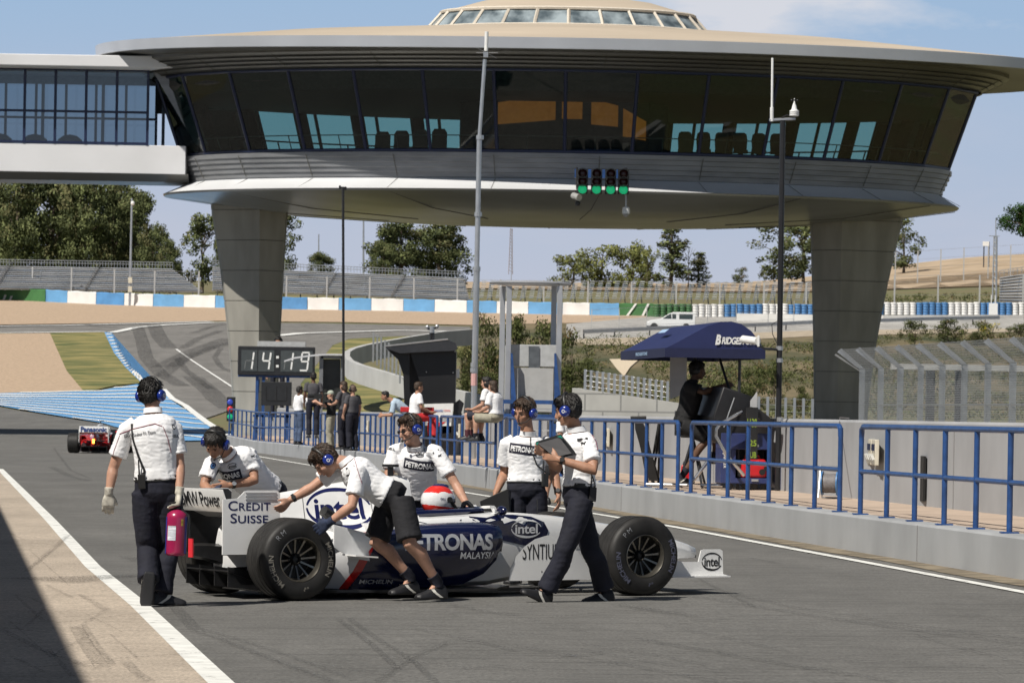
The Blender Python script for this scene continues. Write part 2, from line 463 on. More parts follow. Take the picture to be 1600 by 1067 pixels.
# dirt along the foot of the pit wall
dirt = mat('kerb_dirt', (.20,.165,.115), .95, var=.4, scale=3, detail=8)
kd = [(RX(y)-.13, y) for y in (25,41.4,48,60,75,90,114)]; ke = [(RX(y)-.13-(.28 if i % 2 else .38), y) for i, y in enumerate((25,33,41.4,45,48,55,60,68,75,83,90,102,114))]
sheet('dirt_strip', kd+ke[::-1], dirt, .006)
# main straight on the far side of the wall
sheet('main_straight', [(RX(y)+2.4, y) for y in (-10,30,48,60,90,114,135,150)]+[(1,185),(14,185),(9,150),(12,110),(25,0)], track_m, .0)
# the circuit beyond
sheet('track', gp((362,700),(362,640),(320,655),(255,610),(192,582),(166,522),(0,520),(-350,523),(-350,514),(0,511),(200,507),(330,504),(520,506),(735,511),(735,521),(600,527),(545,530),(520,540),(470,600),(470,640),(455,690)), track_m, .03)
sheet('runoff_road', gp((-350,523),(0,520),(165,519),(330,504.5),(330,503),(200,508),(0,512),(-350,515)), track_m, .036)
sheet('gravel_left', gp((-110,618),(-350,610),(-350,525),(0,522),(80,521),(105,580),(132,613),(60,615)), gravel, .04)
sheet('grass_verge', gp((132,614),(104,580),(78,521),(163,520),(178,552),(196,575),(222,599),(180,603)), grass, .045)
sheet('gravel_back', gp((-350,513),(-350,458),(0,464),(300,472),(700,481),(1010,485),(1010,500),(900,505),(735,508.5),(540,504),(330,502),(200,505)), gravel, .04)
sheet('grass_infield', gp((470,600),(500,548),(545,530),(600,527),(735,521),(735,560),(560,545),(543,560),(560,580),(640,605),(640,680),(520,680)), grass, .02)
sheet('gravel_mound', gp((735,508.5),(900,505),(1010,500),(1600,520),(1600,640),(1270,640),(1000,640),(735,640)), hillmat(), .015)
# striped run-off
cent = gp((-110,618),(150,612),(215,601),(232,600),(255,612),(320,660),(366,686),(340,689.5),(270,690.5),(160,662),(0,635))
sheet('painted_runoff', cent, blue_paint, .05)
edge = gp((163,520),(178,552),(196,575),(222,600),(240,602),(255,611),(218,590),(200,575),(186,552),(174,520))
sheet('kerb_paint', edge, blue_paint, .052)
def clip_poly_line(poly, a, b):
    """parameters where the segment a-b lies inside poly (xy pixel space)"""
    ts = [0, 1]
    for p, q in zip(poly, poly[1:]+poly[:1]):
        dx, dy = b[0]-a[0], b[1]-a[1]; ex, ey = q[0]-p[0], q[1]-p[1]
        den = dx*ey-dy*ex
        if abs(den) < 1e-9: continue
        t = ((p[0]-a[0])*ey-(p[1]-a[1])*ex)/den; u = ((p[0]-a[0])*dy-(p[1]-a[1])*dx)/den
        if 0 < t < 1 and 0 <= u <= 1: ts.append(t)
    return sorted(ts)
def inside(poly, x, y):
    c = False
    for (x0, y0), (x1, y1) in zip(poly, poly[1:]+poly[:1]):
        if (y0 > y) != (y1 > y) and x < (x1-x0)*(y-y0)/(y1-y0)+x0: c = not c
    return c
wp = [(p.x, p.y) for p in cent]
mbs = MB()
L0, L1 = G(0,617), G(232,600); R0, R1 = G(0,637), G(366,688)
NS = 12
ya = [0]*NS
for k in range(NS):
    f = (k+.5)/NS
    # each white stripe runs right across the run-off, bowed a little
    a = G(-120, 618+8*f-1.0); m_ = G(210, 603+72*f**1.05); b = G(380, 604+94*f)
    pts = []
    for i in range(41):
        t = i/40; p = a*(1-t)**2*1+m_*2*t*(1-t)+b*t*t if False else (a.lerp(m_, t*2) if t < .5 else m_.lerp(b, t*2-1))
        pts.append((p.x, p.y+.25*sin(i*.9+k)))
    hw = .42*(pts[20][1]/215)
    for i in range(40):
        p, q = pts[i], pts[i+1]
        if inside(wp, (p[0]+q[0])/2, (p[1]+q[1])/2):
            h2 = .50*(1+.25*noise.noise(V((i*.3, k*3.1, 0))))
            mbs.add([V((x, y+s_, gz(x, y+s_)+.075)) for (x, y), s_ in ((p,-h2),(q,-h2),(q,h2),(p,h2))], [(0,1,2,3)])
ep = gp((165,521),(180,552),(198,575),(224,599),(250,611),(218,589),(202,575),(188,552),(173,521))
for k in range(18):
    f = (k+.5)/18
    a = ep[0].lerp(ep[1], min(1, f*3)) if f < .333 else (ep[1].lerp(ep[2], f*3-1) if f < .667 else ep[2].lerp(ep[3], f*3-2))
    b = ep[8].lerp(ep[7], min(1, f*3)) if f < .333 else (ep[7].lerp(ep[6], f*3-1) if f < .667 else ep[6].lerp(ep[5], f*3-2))
    mbs.add([V((p.x, p.y+s_, gz(p.x, p.y+s_)+.078)) for p, s_ in ((a,-1),(b,-1),(b,1.0),(a,1.0))], [(0,1,2,3)])
struct('runoff_stripes', mbs, white_paint, 0)
# white edge lines of the track
strip('edge_line', gp((255,610),(290,636),(320,660),(368,687)), .35, white_paint, .085)
strip('edge_line', gp((275,547),(300,565),(330,585),(362,606),(380,620)), .15, white_paint, .085)
strip('edge_line', gp((174,521),(190,518),(215,512.5),(260,509),(330,505.5),(356,505)), .8, white_paint, .085)
strip('edge_line', gp((-350,524.5),(0,521.5),(80,520.5),(163,519.5)), .9, white_paint, .085)
strip('edge_line', gp((-350,513.8),(0,510.8),(100,509.6),(200,507),(330,503.5)), .9, white_paint, .085)
strip('edge_line', gp((432,526),(470,522),(540,520),(620,517.5),(735,519.5)), 1.2, white_paint, .085)
# rubber laid down by tyres
rub = mat('rubber_marks', (.035,.035,.036), .9, var=.2, scale=2)
def skid(pts, w, m=None, dz=.088):
    return strip('tyre_mark', pts, w, m or skidm, dz)
def skid_mat(name, lo, hi, amt, st=(6,.6,1), sc=2.0):
    m = mat(name, (.03,.03,.031), .9, var=0); n = m.node_tree.nodes; l = m.node_tree.links
    b = n['Principled BSDF']; tcn = n.new('ShaderNodeTexCoord'); mp = n.new('ShaderNodeMapping'); mp.inputs['Scale'].default_value = st
    z = n.new('ShaderNodeTexNoise'); z.inputs['Scale'].default_value = sc; z.inputs['Detail'].default_value = 6
    r = n.new('ShaderNodeMapRange'); r.inputs[1].default_value = lo; r.inputs[2].default_value = hi; r.inputs[4].default_value = amt
    l.new(tcn.outputs['Object'], mp.inputs[0]); l.new(mp.outputs[0], z.inputs[0]); l.new(z.outputs['Fac'], r.inputs[0]); l.new(r.outputs[0], b.inputs['Alpha'])
    return m
skidm = skid_mat('skid_dark', .3, .65, .40)
skidf = skid_mat('skid_faint', .38, .66, .30, (20,2.5,1), 3.0)
for pl_, w_ in ((((215,512),(222,535),(228,560),(250,585),(285,605)), 1.0), (((240,509),(250,530),(265,545)), 1.2), (((300,522),(330,512),(352,508)), .6),
                (((285,545),(310,530),(345,518)), .7), (((255,575),(300,552),(345,535),(362,530)), 1.6), (((250,590),(290,560),(330,545),(362,537)), 1.0), (((345,545),(335,560),(345,575),(362,583)), .4),
                (((275,560),(290,580),(330,610)), .5), (((300,590),(330,615),(360,640)), 1.2), (((135,508),(150,511),(180,513)), .8)):
    skid(gp(*pl_), w_)
for pl_, w_ in ((((265,945),(300,985),(345,1000),(420,1030),(520,1067)), .06), (((275,945),(310,983),(355,995),(440,1022),(545,1060)), .04), (((545,968),(590,1000),(640,1030),(680,1067)), .05),
                (((530,970),(580,1008),(620,1046)), .05), (((700,945),(760,957),(815,962)), .09), (((80,730),(110,745),(140,752)), .2), (((960,945),(1040,958),(1090,964)), .14),
                (((1040,925),(1130,940),(1280,965),(1460,990),(1600,1008)), .07), (((1130,925),(1240,950),(1400,975),(1600,1000)), .05), (((1090,905),(1130,925),(1180,950)), .04),
                (((1050,975),(1150,965),(1300,962),(1430,960)), .05), (((1170,873),(1195,877),(1218,882)), .07), (((800,1010),(980,1040),(1120,1067)), .06), (((1000,1000),(1200,1035),(1400,1067)), .08),
                (((820,1023),(880,1026),(930,1024)), .06), (((590,1067),(640,1030),(700,1005)), .05), (((85,700),(110,735),(140,748)), .08), (((190,870),(215,878),(235,874)), .12)):
    skid(gp(*pl_), w_, skidf, .014)
for pl_, w_ in ((((0,840),(110,842),(260,836)), .05), (((0,905),(120,912),(240,898)), .04), (((85,976),(200,962),(300,950)), .05), (((60,1045),(200,1030),(310,1022)), .06), (((40,895),(80,860),(105,838)), .05), (((45,890),(90,855),(110,836)), .03),
                (((118,980),(135,1010),(160,1045)), .10), (((130,978),(150,1010),(175,1040)), .05), (((195,1035),(215,1055),(235,1067)), .07), (((125,930),(150,945),(165,955)), .06), (((0,985),(60,1015),(140,1045)), .06)):
    skid(gp(*pl_), w_, skidf, .014)

R_ = random.Random(31)
for _ in range(44):
    x = R_.uniform(330, 1500); y = R_.uniform(948, 1062); ln_ = R_.uniform(50, 260); s_ = R_.choice((.03,.06,.12,.2,.28,-.04,-.08)); c_ = R_.uniform(-.06, .06)
    pts = [(x+ln_*t, y+s_*ln_*t+c_*ln_*t*t) for t in (0,.25,.5,.75,1)]
    if max(p[1] for p in pts) < 1075: skid(gp(*pts), R_.uniform(.012, .05), skidf, .0125+.0001*_)
for _ in range(26):
    x = R_.uniform(0, 240); y = R_.uniform(830, 1050); ln_ = R_.uniform(20, 70); s_ = R_.choice((1.2,.9,.5,-.6,-1.0,.1))
    pts = [(x+ln_*t, y+s_*ln_*t) for t in (0,.5,1)]
    if max(p[1] for p in pts) < 1075 and all(p[1] > 760+1.02*p[0]-0 for p in pts): skid(gp(*pts), R_.uniform(.012, .04), skidf, .0125+.0001*_)
# ================================================================== the saucer-shaped pavilion over the track
PC = V((1.95, 173.5, 0))
def ell(A, B, z, n=120, side=0.0, cx=0.0, a0=0, a1=360):
    out = []
    for i in range(n):
        t = radians(a0+(a1-a0)*i/(n if a1-a0 == 360 else n-1))
        x, y = A*cos(t), B*sin(t)
        out.append(V((PC.x+cx+x, PC.y+y, z+side*(abs(x)/20)**2-(.9*side*max(0, x/20)**1.5 if cx else 0))))
    return out
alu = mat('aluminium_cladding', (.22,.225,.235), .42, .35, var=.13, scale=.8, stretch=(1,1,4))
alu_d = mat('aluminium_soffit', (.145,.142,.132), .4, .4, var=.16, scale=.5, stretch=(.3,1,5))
roof_m = mat('roof_membrane', (.50,.42,.325), .8, var=.13, scale=.4, stretch=(.2,.2,3))
fascia_m = mat('roof_fascia_metal', (.50,.52,.56), .4, .4, var=.05, scale=.5)
navy_fr = mat('window_frame_navy', (.010,.017,.055), .4, var=0)
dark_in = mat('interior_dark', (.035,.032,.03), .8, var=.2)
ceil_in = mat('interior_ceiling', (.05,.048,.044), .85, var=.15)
conc = mat('pillar_concrete', (.275,.262,.228), .85, var=.18, scale=1.1, detail=9, bump=.15, bscale=9, stretch=(1,1,.25))
joint_m = mat('joint_dark', (.12,.115,.10), .9, var=0)
under_m = mat('underside_panels', (.235,.24,.242), .3, .3, var=.28, scale=.35, stretch=(.35,1,1), detail=6)
flare_m = mat('flare_white_panels', (.70,.71,.72), .45, .1, var=.05, scale=.3)
def glassmat(name, tint, refl=.10, rough=.02):
    m = bpy.data.materials.new(name); m.use_nodes = True; n = m.node_tree.nodes; l = m.node_tree.links
    for x in list(n):
        if x.type != 'OUTPUT_MATERIAL': n.remove(x)
    out = [x for x in n if x.type == 'OUTPUT_MATERIAL'][0]
    tr = n.new('ShaderNodeBsdfTransparent'); tr.inputs[0].default_value = (*tint, 1)
    gl = n.new('ShaderNodeBsdfGlossy'); gl.inputs['Roughness'].default_value = rough; gl.inputs[0].default_value = (.9,.92,.9,1)
    fr = n.new('ShaderNodeFresnel'); fr.inputs[0].default_value = 1.5
    ad = n.new('ShaderNodeMath'); ad.operation = 'ADD'; ad.inputs[1].default_value = refl-.04; ad.use_clamp = True
    mx = n.new('ShaderNodeMixShader'); l.new(fr.outputs[0], ad.inputs[0]); l.new(ad.outputs[0], mx.inputs[0])
    l.new(tr.outputs[0], mx.inputs[1]); l.new(gl.outputs[0], mx.inputs[2]); l.new(mx.outputs[0], out.inputs[0])
    MATS[name] = m; return m
podglass = glassmat('tinted_glass', (.43,.62,.60), .048)
bridgeglass = glassmat('bridge_glass', (.42,.50,.56), .10)
skyglass = mat('skylight_glass', (.16,.21,.24), .1, var=.5, scale=1.5, col2=(.34,.40,.43), spec=.8)
pod = thing('pavilion', 'saucer shaped grey pavilion with a band of dark windows standing on two concrete pillars', 'building', (PC.x, PC.y, gz(PC.x, PC.y)))
SD = .3      # rim rises a little towards the ends
RA, RB, RC = 19.7, 12.1, .95
mb = MB(); mb.loft([ell(RA,RB,15.36,side=SD,cx=RC), ell(RA-.5,RB-.3,15.42,side=SD,cx=RC), ell(12.5,7.6,16.15,side=.2), ell(5.75,3.7,16.62)], cap=False)
mb.loft([ell(5.0,3.1,17.28), ell(4.85,3.0,17.36), ell(3.4,2.1,17.78), ell(1.2,.8,18.1), ell(.1,.1,18.15)], cap=True)
roof = obj('roof', mb, [roof_m], pod, 40)
mb = MB(); mb.loft([ell(RA-.05,RB-.05,14.94,side=SD,cx=RC), ell(RA,RB,14.96,side=SD,cx=RC), ell(RA+.03,RB+.03,15.36,side=SD,cx=RC), ell(RA-.1,RB-.1,15.38,side=SD,cx=RC)], cap=False)
obj('fascia', mb, [fascia_m], pod, 40)
# soffit stepping down to the head of the windows
rings = []; n_st = 4
WT = (16.4, 9.4, 14.38); WB = (15.35, 8.55, 11.35)
rings.append(ell(RA-.06,RB-.06,14.945,side=SD,cx=RC))
rings.append(ell(17.6,10.3,14.98,side=.2))
for k in range(n_st):
    f0, f1 = k/n_st, (k+1)/n_st
    for f, dz in ((f0, 0), (f1, 0), (f1, -.04)):
        rings.append(ell(17.6+(WT[0]+.1-17.6)*f+(.05 if dz else 0), 10.3+(WT[1]+.1-10.3)*f+(.05 if dz else 0), 14.98+(14.44-14.98)*f+dz))
qj = lambda t, A, B, z: V((PC.x+A*cos(t), PC.y+B*sin(t), z))
JT = [2*pi*(k+.3)/24 for k in range(24)]
joint_m = mat('joint_dark', (.10,.09,.08), .9, var=0)
mb = MB(); mb.loft(rings, cap=False); mb.mi(1)
for t in JT: mb.tube([qj(t,17.5,10.25,14.95), qj(t,16.6,9.6,14.45)], .016, 4)
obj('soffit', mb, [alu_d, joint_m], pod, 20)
# louvred wall below the windows, then the flare and the shallow underside
rings = [ell(WB[0]+.05, WB[1]+.05, WB[2]-.06)]
for k in range(5):
    f0, f1 = k/5, (k+1)/5
    A = lambda f: (15.4-.42*f, 8.6-.40*f, 11.29-.95*f)
    a = A(f0); b = A(f1)
    rings += [ell(a[0], a[1], a[2]), ell(b[0]+.07, b[1]+.07, b[2]+.02), ell(b[0], b[1], b[2])]
mb = MB(); mb.loft(rings, cap=False); mb.mi(1)
for t in JT: mb.tube([qj(t,15.45,8.65,11.2), qj(t,15.07,8.29,10.4)], .014, 4)
obj('louvred_wall', mb, [alu, joint_m], pod, 20)
mb = MB(); mb.loft([ell(14.98,8.2,10.34), ell(15.0,8.25,10.30), ell(15.85,9.55,9.86,cx=-.15)], cap=False); mb.mi(1)
for t in JT: mb.tube([qj(t,15.02,8.27,10.31), qj(t,15.86,9.56,9.87)], .010, 4)
obj('flare', mb, [flare_m, joint_m], pod, 30)
mb = MB(); mb.loft([ell(15.85,9.55,9.855,cx=-.15), ell(15.8,9.5,9.78,cx=-.15), ell(12.0,7.2,9.25), ell(7,4.2,8.98), ell(.5,.3,8.9)]); mb.mi(1)
for t in JT[::2]: mb.tube([qj(t,15.7,9.4,9.76), qj(t,12,7.2,9.24), qj(t,7,4.2,8.97)], .014, 4)
obj('underside', mb, [under_m, joint_m], pod, 30)
# windows by equal arc length
NW = 30
tt = [2*pi*i/2000 for i in range(2001)]; L = [0]
for a, b in zip(tt, tt[1:]):
    L.append(L[-1]+sqrt((16*(cos(b)-cos(a)))**2+(9*(sin(b)-sin(a)))**2))
def at_arc(f):
    s = (f % 1)*L[-1]
    for i in range(2000):
        if L[i+1] >= s: return tt[i]+(tt[i+1]-tt[i])*(s-L[i])/(L[i+1]-L[i])
    return 2*pi
wp_ = lambda t, f, off=0: V((PC.x+(WB[0]+(WT[0]-WB[0])*f+off)*cos(t), PC.y+(WB[1]+(WT[1]-WB[1])*f+off)*sin(t), WB[2]+(WT[2]-WB[2])*f))
angs = [at_arc(.2483+k/NW) for k in range(NW)]
for k in range(NW):
    t0, t1 = angs[k], angs[(k+1) % NW]
    if k == NW-1: pass
    mb = MB(); mb.quad(wp_(t0,0), wp_(t1,0), wp_(t1,1), wp_(t0,1)); obj('window', mb, [podglass], pod, 0)
    mb = MB(); mb.tube([wp_(t0,0), wp_(t0,1)], .07, 6); obj('mullion', mb, [navy_fr], pod, 0)
mb = MB()
for f in (0.0, 1.0): mb.tube([wp_(a, f, .02) for a in angs]+[wp_(angs[0], f, .02)], .07, 6)
obj('window_frame', mb, [navy_fr], pod, 0)
# interior
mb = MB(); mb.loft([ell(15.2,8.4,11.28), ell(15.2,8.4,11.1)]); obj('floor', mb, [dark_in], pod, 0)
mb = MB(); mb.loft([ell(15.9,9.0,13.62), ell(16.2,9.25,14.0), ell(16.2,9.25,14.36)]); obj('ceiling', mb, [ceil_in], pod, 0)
amber = mat('amber_reflection', (.42,.20,.05), .7, var=.25, scale=2, emit=((.60,.17,.02), .26))  # glowing amber panes stand in for a reflection in the window glass
mb = MB()
core = [(-4.2,-2.2),(-2.5,-3.2),(3.2,-3.2),(4.0,-2.0),(4.0,3),(-4.2,3)]
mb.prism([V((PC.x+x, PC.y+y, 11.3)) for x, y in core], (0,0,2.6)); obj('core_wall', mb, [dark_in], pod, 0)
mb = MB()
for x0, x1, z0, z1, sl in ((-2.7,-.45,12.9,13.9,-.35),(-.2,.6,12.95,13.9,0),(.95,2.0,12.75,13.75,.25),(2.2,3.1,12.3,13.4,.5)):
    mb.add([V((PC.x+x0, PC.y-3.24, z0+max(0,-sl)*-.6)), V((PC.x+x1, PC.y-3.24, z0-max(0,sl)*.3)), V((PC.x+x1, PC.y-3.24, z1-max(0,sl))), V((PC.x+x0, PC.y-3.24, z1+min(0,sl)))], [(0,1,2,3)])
obj('painted_reflection', mb, [amber], pod, 0)
mb = MB()
for px in (590, 1500):      # slanting piers behind the glass
    pass
for k in range(NW):
    t = angs[k]+.07
    if sin(t) > .25:
        a, b = wp_(t, 0, -.35), wp_(t, .8, -.35); mb.box((a+b)/2, (.5,.3,(b-a).length), (V((-sin(t), cos(t), 0)), V((cos(t), sin(t), 0)), (b-a).normalized()))
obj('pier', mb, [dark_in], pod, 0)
rail_d = mat('handrail_dark', (.05,.05,.05), .4, .5, var=0)
mb = MB()
for z in (11.75, 12.32):
    mb.tube([wp_(radians(a), (z-WB[2])/3.0, -1.2) for a in range(8, 176, 6)], .035, 5)
for a in range(8, 176, 8): mb.tube([wp_(radians(a), 0, -1.2), wp_(radians(a), .32, -1.2)], .03, 4)
obj('handrail', mb, [rail_d], pod, 0)
mb = MB()
for z in (11.95,): mb.tube([wp_(radians(a), (z-WB[2])/3.0, -.6) for a in range(186, 356, 6)], .02, 4)
for a in range(194, 350, 10): mb.tube([wp_(radians(a), 0, -.6), wp_(radians(a), .2, -.6)], .02, 4)
obj('handrail', mb, [mat('handrail_pale', (.25,.25,.24), .4, .3, var=0)], pod, 0)
seatm = mat('seat_brown', (.06,.045,.035), .7, var=.1)
for k in range(6):
    for row, (yy, zz) in enumerate(((-4.6, 11.3),)):
        x = 4.6+k*.72
        mb = MB(); y = PC.y-4.4+.05*k
        mb.box((PC.x+x, y, zz+.42), (.55,.55,.12)).box((PC.x+x, y, zz+.2), (.2,.3,.36))
        mb.loft([[V((PC.x+x+sx*w_, y+.28+dy, z)) for sx, dy in ((-1,0),(1,0),(1,.1),(-1,.1))] for z, w_ in ((zz+.45,.25),(zz+.9,.28),(zz+1.12,.24),(zz+1.18,.15))])
        obj('seat', mb, [seatm], pod, 40)
for k in range(4):
    mb = MB(); x = -7.2+k*.74; y = PC.y-3.2
    mb.box((PC.x+x, y, 11.72+.03*k), (.6,.55,.12)); mb.loft([[V((PC.x+x+sx*w_, y+.28+dy, z)) for sx, dy in ((-1,0),(1,0),(1,.1),(-1,.1))] for z, w_ in ((11.3,.3),(12.2+.05*k,.3),(12.35+.05*k,.2))])
    obj('seat', mb, [seatm], pod, 40)
# ring of roof lights
mb = MB()
NR = 26
cream = mat('roof_light_frame', (.62,.56,.47), .7, var=.06)
ang2 = []
for k in range(NR):
    t0, t1 = 2*pi*(k+.5)/NR, 2*pi*(k+1.5)/NR
    q = lambda t, f, o=0: V((PC.x+(5.6+(5.0-5.6)*f+o)*cos(t), PC.y+(3.6+(3.1-3.6)*f+o)*sin(t), 16.62+.68*f))
    m2 = MB(); m2.quad(q(t0,.04), q(t1,.04), q(t1,.98), q(t0,.98)); obj('roof_light', m2, [skyglass], pod, 0)
    mb.tube([q(t0,0,.02), q(t0,1,.02)], .07, 4)
mb.tube([q(2*pi*k/80, 1, .06) for k in range(81)], .07, 5); mb.tube([q(2*pi*k/80, 0, .06) for k in range(81)], .05, 5)
obj('roof_light_frame', mb, [cream], pod, 30)
# pillars
def pillar(cx, mir, fl=.95, wd=1.0):
    sec = [(-.93,.35),(-.80,-.30),(.18,-1.05),(.87,-.45),(.87,.7),(0,1.15)]
    def ring(z):
        f = max(0, min(1, (z-1.2)/8.2)); f = f**1.5
        out = []
        for x, y in sec:
            xx = x*wd*(1+.05*f)
            if x < -.5: xx -= fl*f
            elif x < .5: xx -= .05*f
            else: xx += .22*f
            out.append(V((cx+xx*mir, PC.y+y*(1+.35*f), z)))
        return out
    g0 = gz(cx, PC.y)-.3
    zs = [g0]+[1.2*k+.9 for k in range(0, 8)]+[9.7]
    mb = MB().mi(0)
    for a, b in zip(zs, zs[1:]):
        k = 3
        mb.loft([ring(a+(b-.025-a)*i/k) for i in range(k+1)])
    mb.mi(1)
    for b in zs[1:-1]:
        r0, r1 = ring(b-.03), ring(b+.005); c = sum(r0, V())/6
        mb.loft([[c+(p-c)*.965+V((0,0,p.z-c.z)) for p in r] for r in (r0, r1)])
    obj('pillar', mb, [conc, joint_m], pod, 20)
pillar(-10.25, 1); pillar(13.1, -1, 1.25, 1.18)
# start lights slung under the front edge
blackm = mat('black_plastic', (.018,.018,.018), .45, var=.15)
darkmet = mat('dark_metal', (.05,.05,.055), .45, .5, var=.1)
silver = mat('galvanised_steel', (.50,.51,.52), .35, .7, var=.08, scale=3)
bluep = mat('blue_paint', (.021,.068,.21), .42, var=.22, scale=7, detail=8, coat=.2)
green_l = mat('signal_green', (.02,.5,.22), .3, var=0, emit=((.02,.55,.22), .55))
red_off = mat('signal_dark', (.06,.012,.01), .25, var=0)
sg = P(940, 284, 163.2)
lt_ = thing('start_lights', 'row of four black signal heads showing green under the pavilion edge', 'traffic light', sg)
k_ = 163.2/F
for i, px in enumerate((910, 932, 954, 974)):
    c = P(px, 284+i*.3, 163.0); hh = 38*k_; ww = 17*k_
    mb = MB(); mb.box(c, (ww, .3, hh)); 
    for j in range(3):
        cc = c+V((0,-.16,hh*(.33-.33*j)))
        mb.lathe([(-.02,.2),(-.30,.19),(-.30,.175),(-.02,.18)], cc, (0,1,0), 14, cap=False)
        mb.box(cc+V((0,0,0)), (.02,.02,.02))
    hd = obj('signal_head', mb, [blackm], lt_, 30)
    for j in range(3):
        cc = c+V((0,-.17,hh*(.33-.33*j)))
        m2 = MB(); m2.sphere(cc, (.17,.06,.17), 14, 6); obj('lens', m2, [green_l if j == 2 else red_off], hd, 60)
mb = MB(); a, b = P(898,271,163.3), P(980,272,163.3); mb.box((a+b)/2+V((0,.2,0)), ((b-a).length,.25,.32)); obj('bracket', mb, [bluep], lt_, 0)
mb = MB(); mb.tube([P(901,262,163.4), P(902,296,163.4)], .05, 6).tube([P(978,262,163.4), P(979,292,163.4)], .05, 6); obj('hanger', mb, [darkmet], lt_)
whitep = mat('white_plastic', (.78,.78,.76), .4, var=.05)
camc = P(901, 307, 163.2)
ct = thing('security_camera', 'small box camera hanging on a rod left of the signal row', 'camera', camc)
mb = MB(); mb.tube([P(901,298,163.2), camc, P(901,322,163.2)], .04, 6); obj('rod', mb, [darkmet], ct)
mb = MB(); mb.cyl(P(896,306,162.9), P(905,309,162.6), .13, n=12); obj('camera_body', mb, [mat('pale_metal', (.5,.5,.48), .4, .4, var=.1)], ct)
mb = MB(); mb.sphere(P(903,318,163.0), .1, 8, 6); obj('knuckle', mb, [darkmet], ct)
dc = P(978, 330, 163.2)
dt = thing('dome_camera', 'white dome camera hanging on a thin rod right of the signal row', 'camera', dc)
mb = MB(); mb.tube([P(978,300,163.2), P(978,326,163.2)], .03, 6); obj('rod', mb, [silver], dt)
mb = MB(); mb.lathe([(.16,.05),(.14,.13),(0,.15),(-.1,.15)], dc, (0,0,1), 16, cap=True); obj('housing', mb, [whitep], dt)
mb = MB(); mb.sphere(dc+V((0,0,-.1)), (.12,.12,.13), 12, 8); obj('dome', mb, [mat('grey_dome', (.3,.3,.3), .2, var=0)], dt)
# ------------------------------------------------------------------ footbridge into the pavilion
bd = 171.0
whitepan = mat('white_panel', (.70,.70,.71), .5, var=.04, scale=.5)
fb = thing('footbridge', 'glazed white footbridge joining the pavilion from the left', 'footbridge', (-22, bd+2, gz(-22, bd)+10.4))
xl, xr = -42.0, -13.0
def zb(px, py): return P(px, py, bd).z
zr1, zr0, zw0, zb0 = zb(70, 85), zb(70, 97), zb(70, 224.5), zb(70, 269)
zq1, zq0 = P(70,85,169.5).z, P(70,103,169.5).z
mb = MB(); mb.box(((xl-12.4)/2, 169.5+4.0, (zq1+zq0)/2), (-12.4-xl, 8.0, zq1-zq0)); obj('roof', mb, [whitepan], fb, 0, .03)
mb = MB(); mb.box(((xl+xr)/2, bd+2.1, (zw0+zb0)/2), (xr-xl, 4.2, zw0-zb0)); obj('parapet', mb, [whitepan], fb, 0, .02)
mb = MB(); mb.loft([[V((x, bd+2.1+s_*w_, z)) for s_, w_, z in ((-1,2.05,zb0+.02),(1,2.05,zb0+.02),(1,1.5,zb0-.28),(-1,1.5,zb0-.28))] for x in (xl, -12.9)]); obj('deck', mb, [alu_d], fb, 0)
mb = MB()
xm = [P(px, 160, bd).x for px in (231, 182.5, 134.5, 86.5, 38.5)]; st = xm[0]-xm[1]
while xm[-1] > xl+1: xm.append(xm[-1]-st)
for yy in (bd+.02, bd+4.1):
    for x in xm: mb.box((x, yy, (zr0+zw0)/2), (.10,.10,zr0-zw0))
    for z in (zr0-.06, zw0+.06, zw0+(zr0-zw0)*.40, zr0-.28): mb.box(((xl+xm[0])/2, yy, z), (xm[0]-xl, .085, .09))
obj('glazing_frame', mb, [navy_fr], fb, 0)
for x0, x1 in zip(xm, xm[1:]):
    for yy in (bd+.03, bd+4.09):
        m2 = MB(); m2.quad(V((x0,yy,zw0)), V((x1,yy,zw0)), V((x1,yy,zr0)), V((x0,yy,zr0))); obj('window', m2, [bridgeglass], fb, 0)
# wedge of panel and glass where bridge meets pavilion
mb = MB(); mb.prism([V((xm[0]+.05, bd+.1, zr0-.1)), V((xm[0]+1.9, bd+.1, zw0+.05)), V((xm[0]+2.4, bd+.1, zw0+.05)), V((xm[0]+1.0, bd+.1, zr0-.1))], (0,.2,0)); obj('end_panel', mb, [alu], fb, 0)
mb = MB(); mb.box((xm[0]+1.0, bd+3.9, zr0-.9), (2.0,.2,1.6)); obj('end_panel', mb, [dark_in], fb, 0)
# inside: pale doors and posts on the far side, seats
mb = MB()
for i, x in enumerate(xm[:6:2]): mb.box((x+.32, bd+3.7, (zr0+zw0)/2), (.12,.1,zr0-zw0-.3))
mb.box((xl/2+xm[0]/2, bd+3.75, zr0-.35), (xm[0]-xl, .1, .5)); obj('inner_post', mb, [mat('inner_grey', (.22,.25,.29), .7, var=.1)], fb, 0)
mb = MB()
for x in (-19.2,-20.6,-17.8): mb.sphere((x, bd+2.4, zw0+.1), (.55,.4,.42), 10, 6)
obj('chair', mb, [mat('chair_dark', (.03,.045,.05), .7, var=.1)], fb, 60)
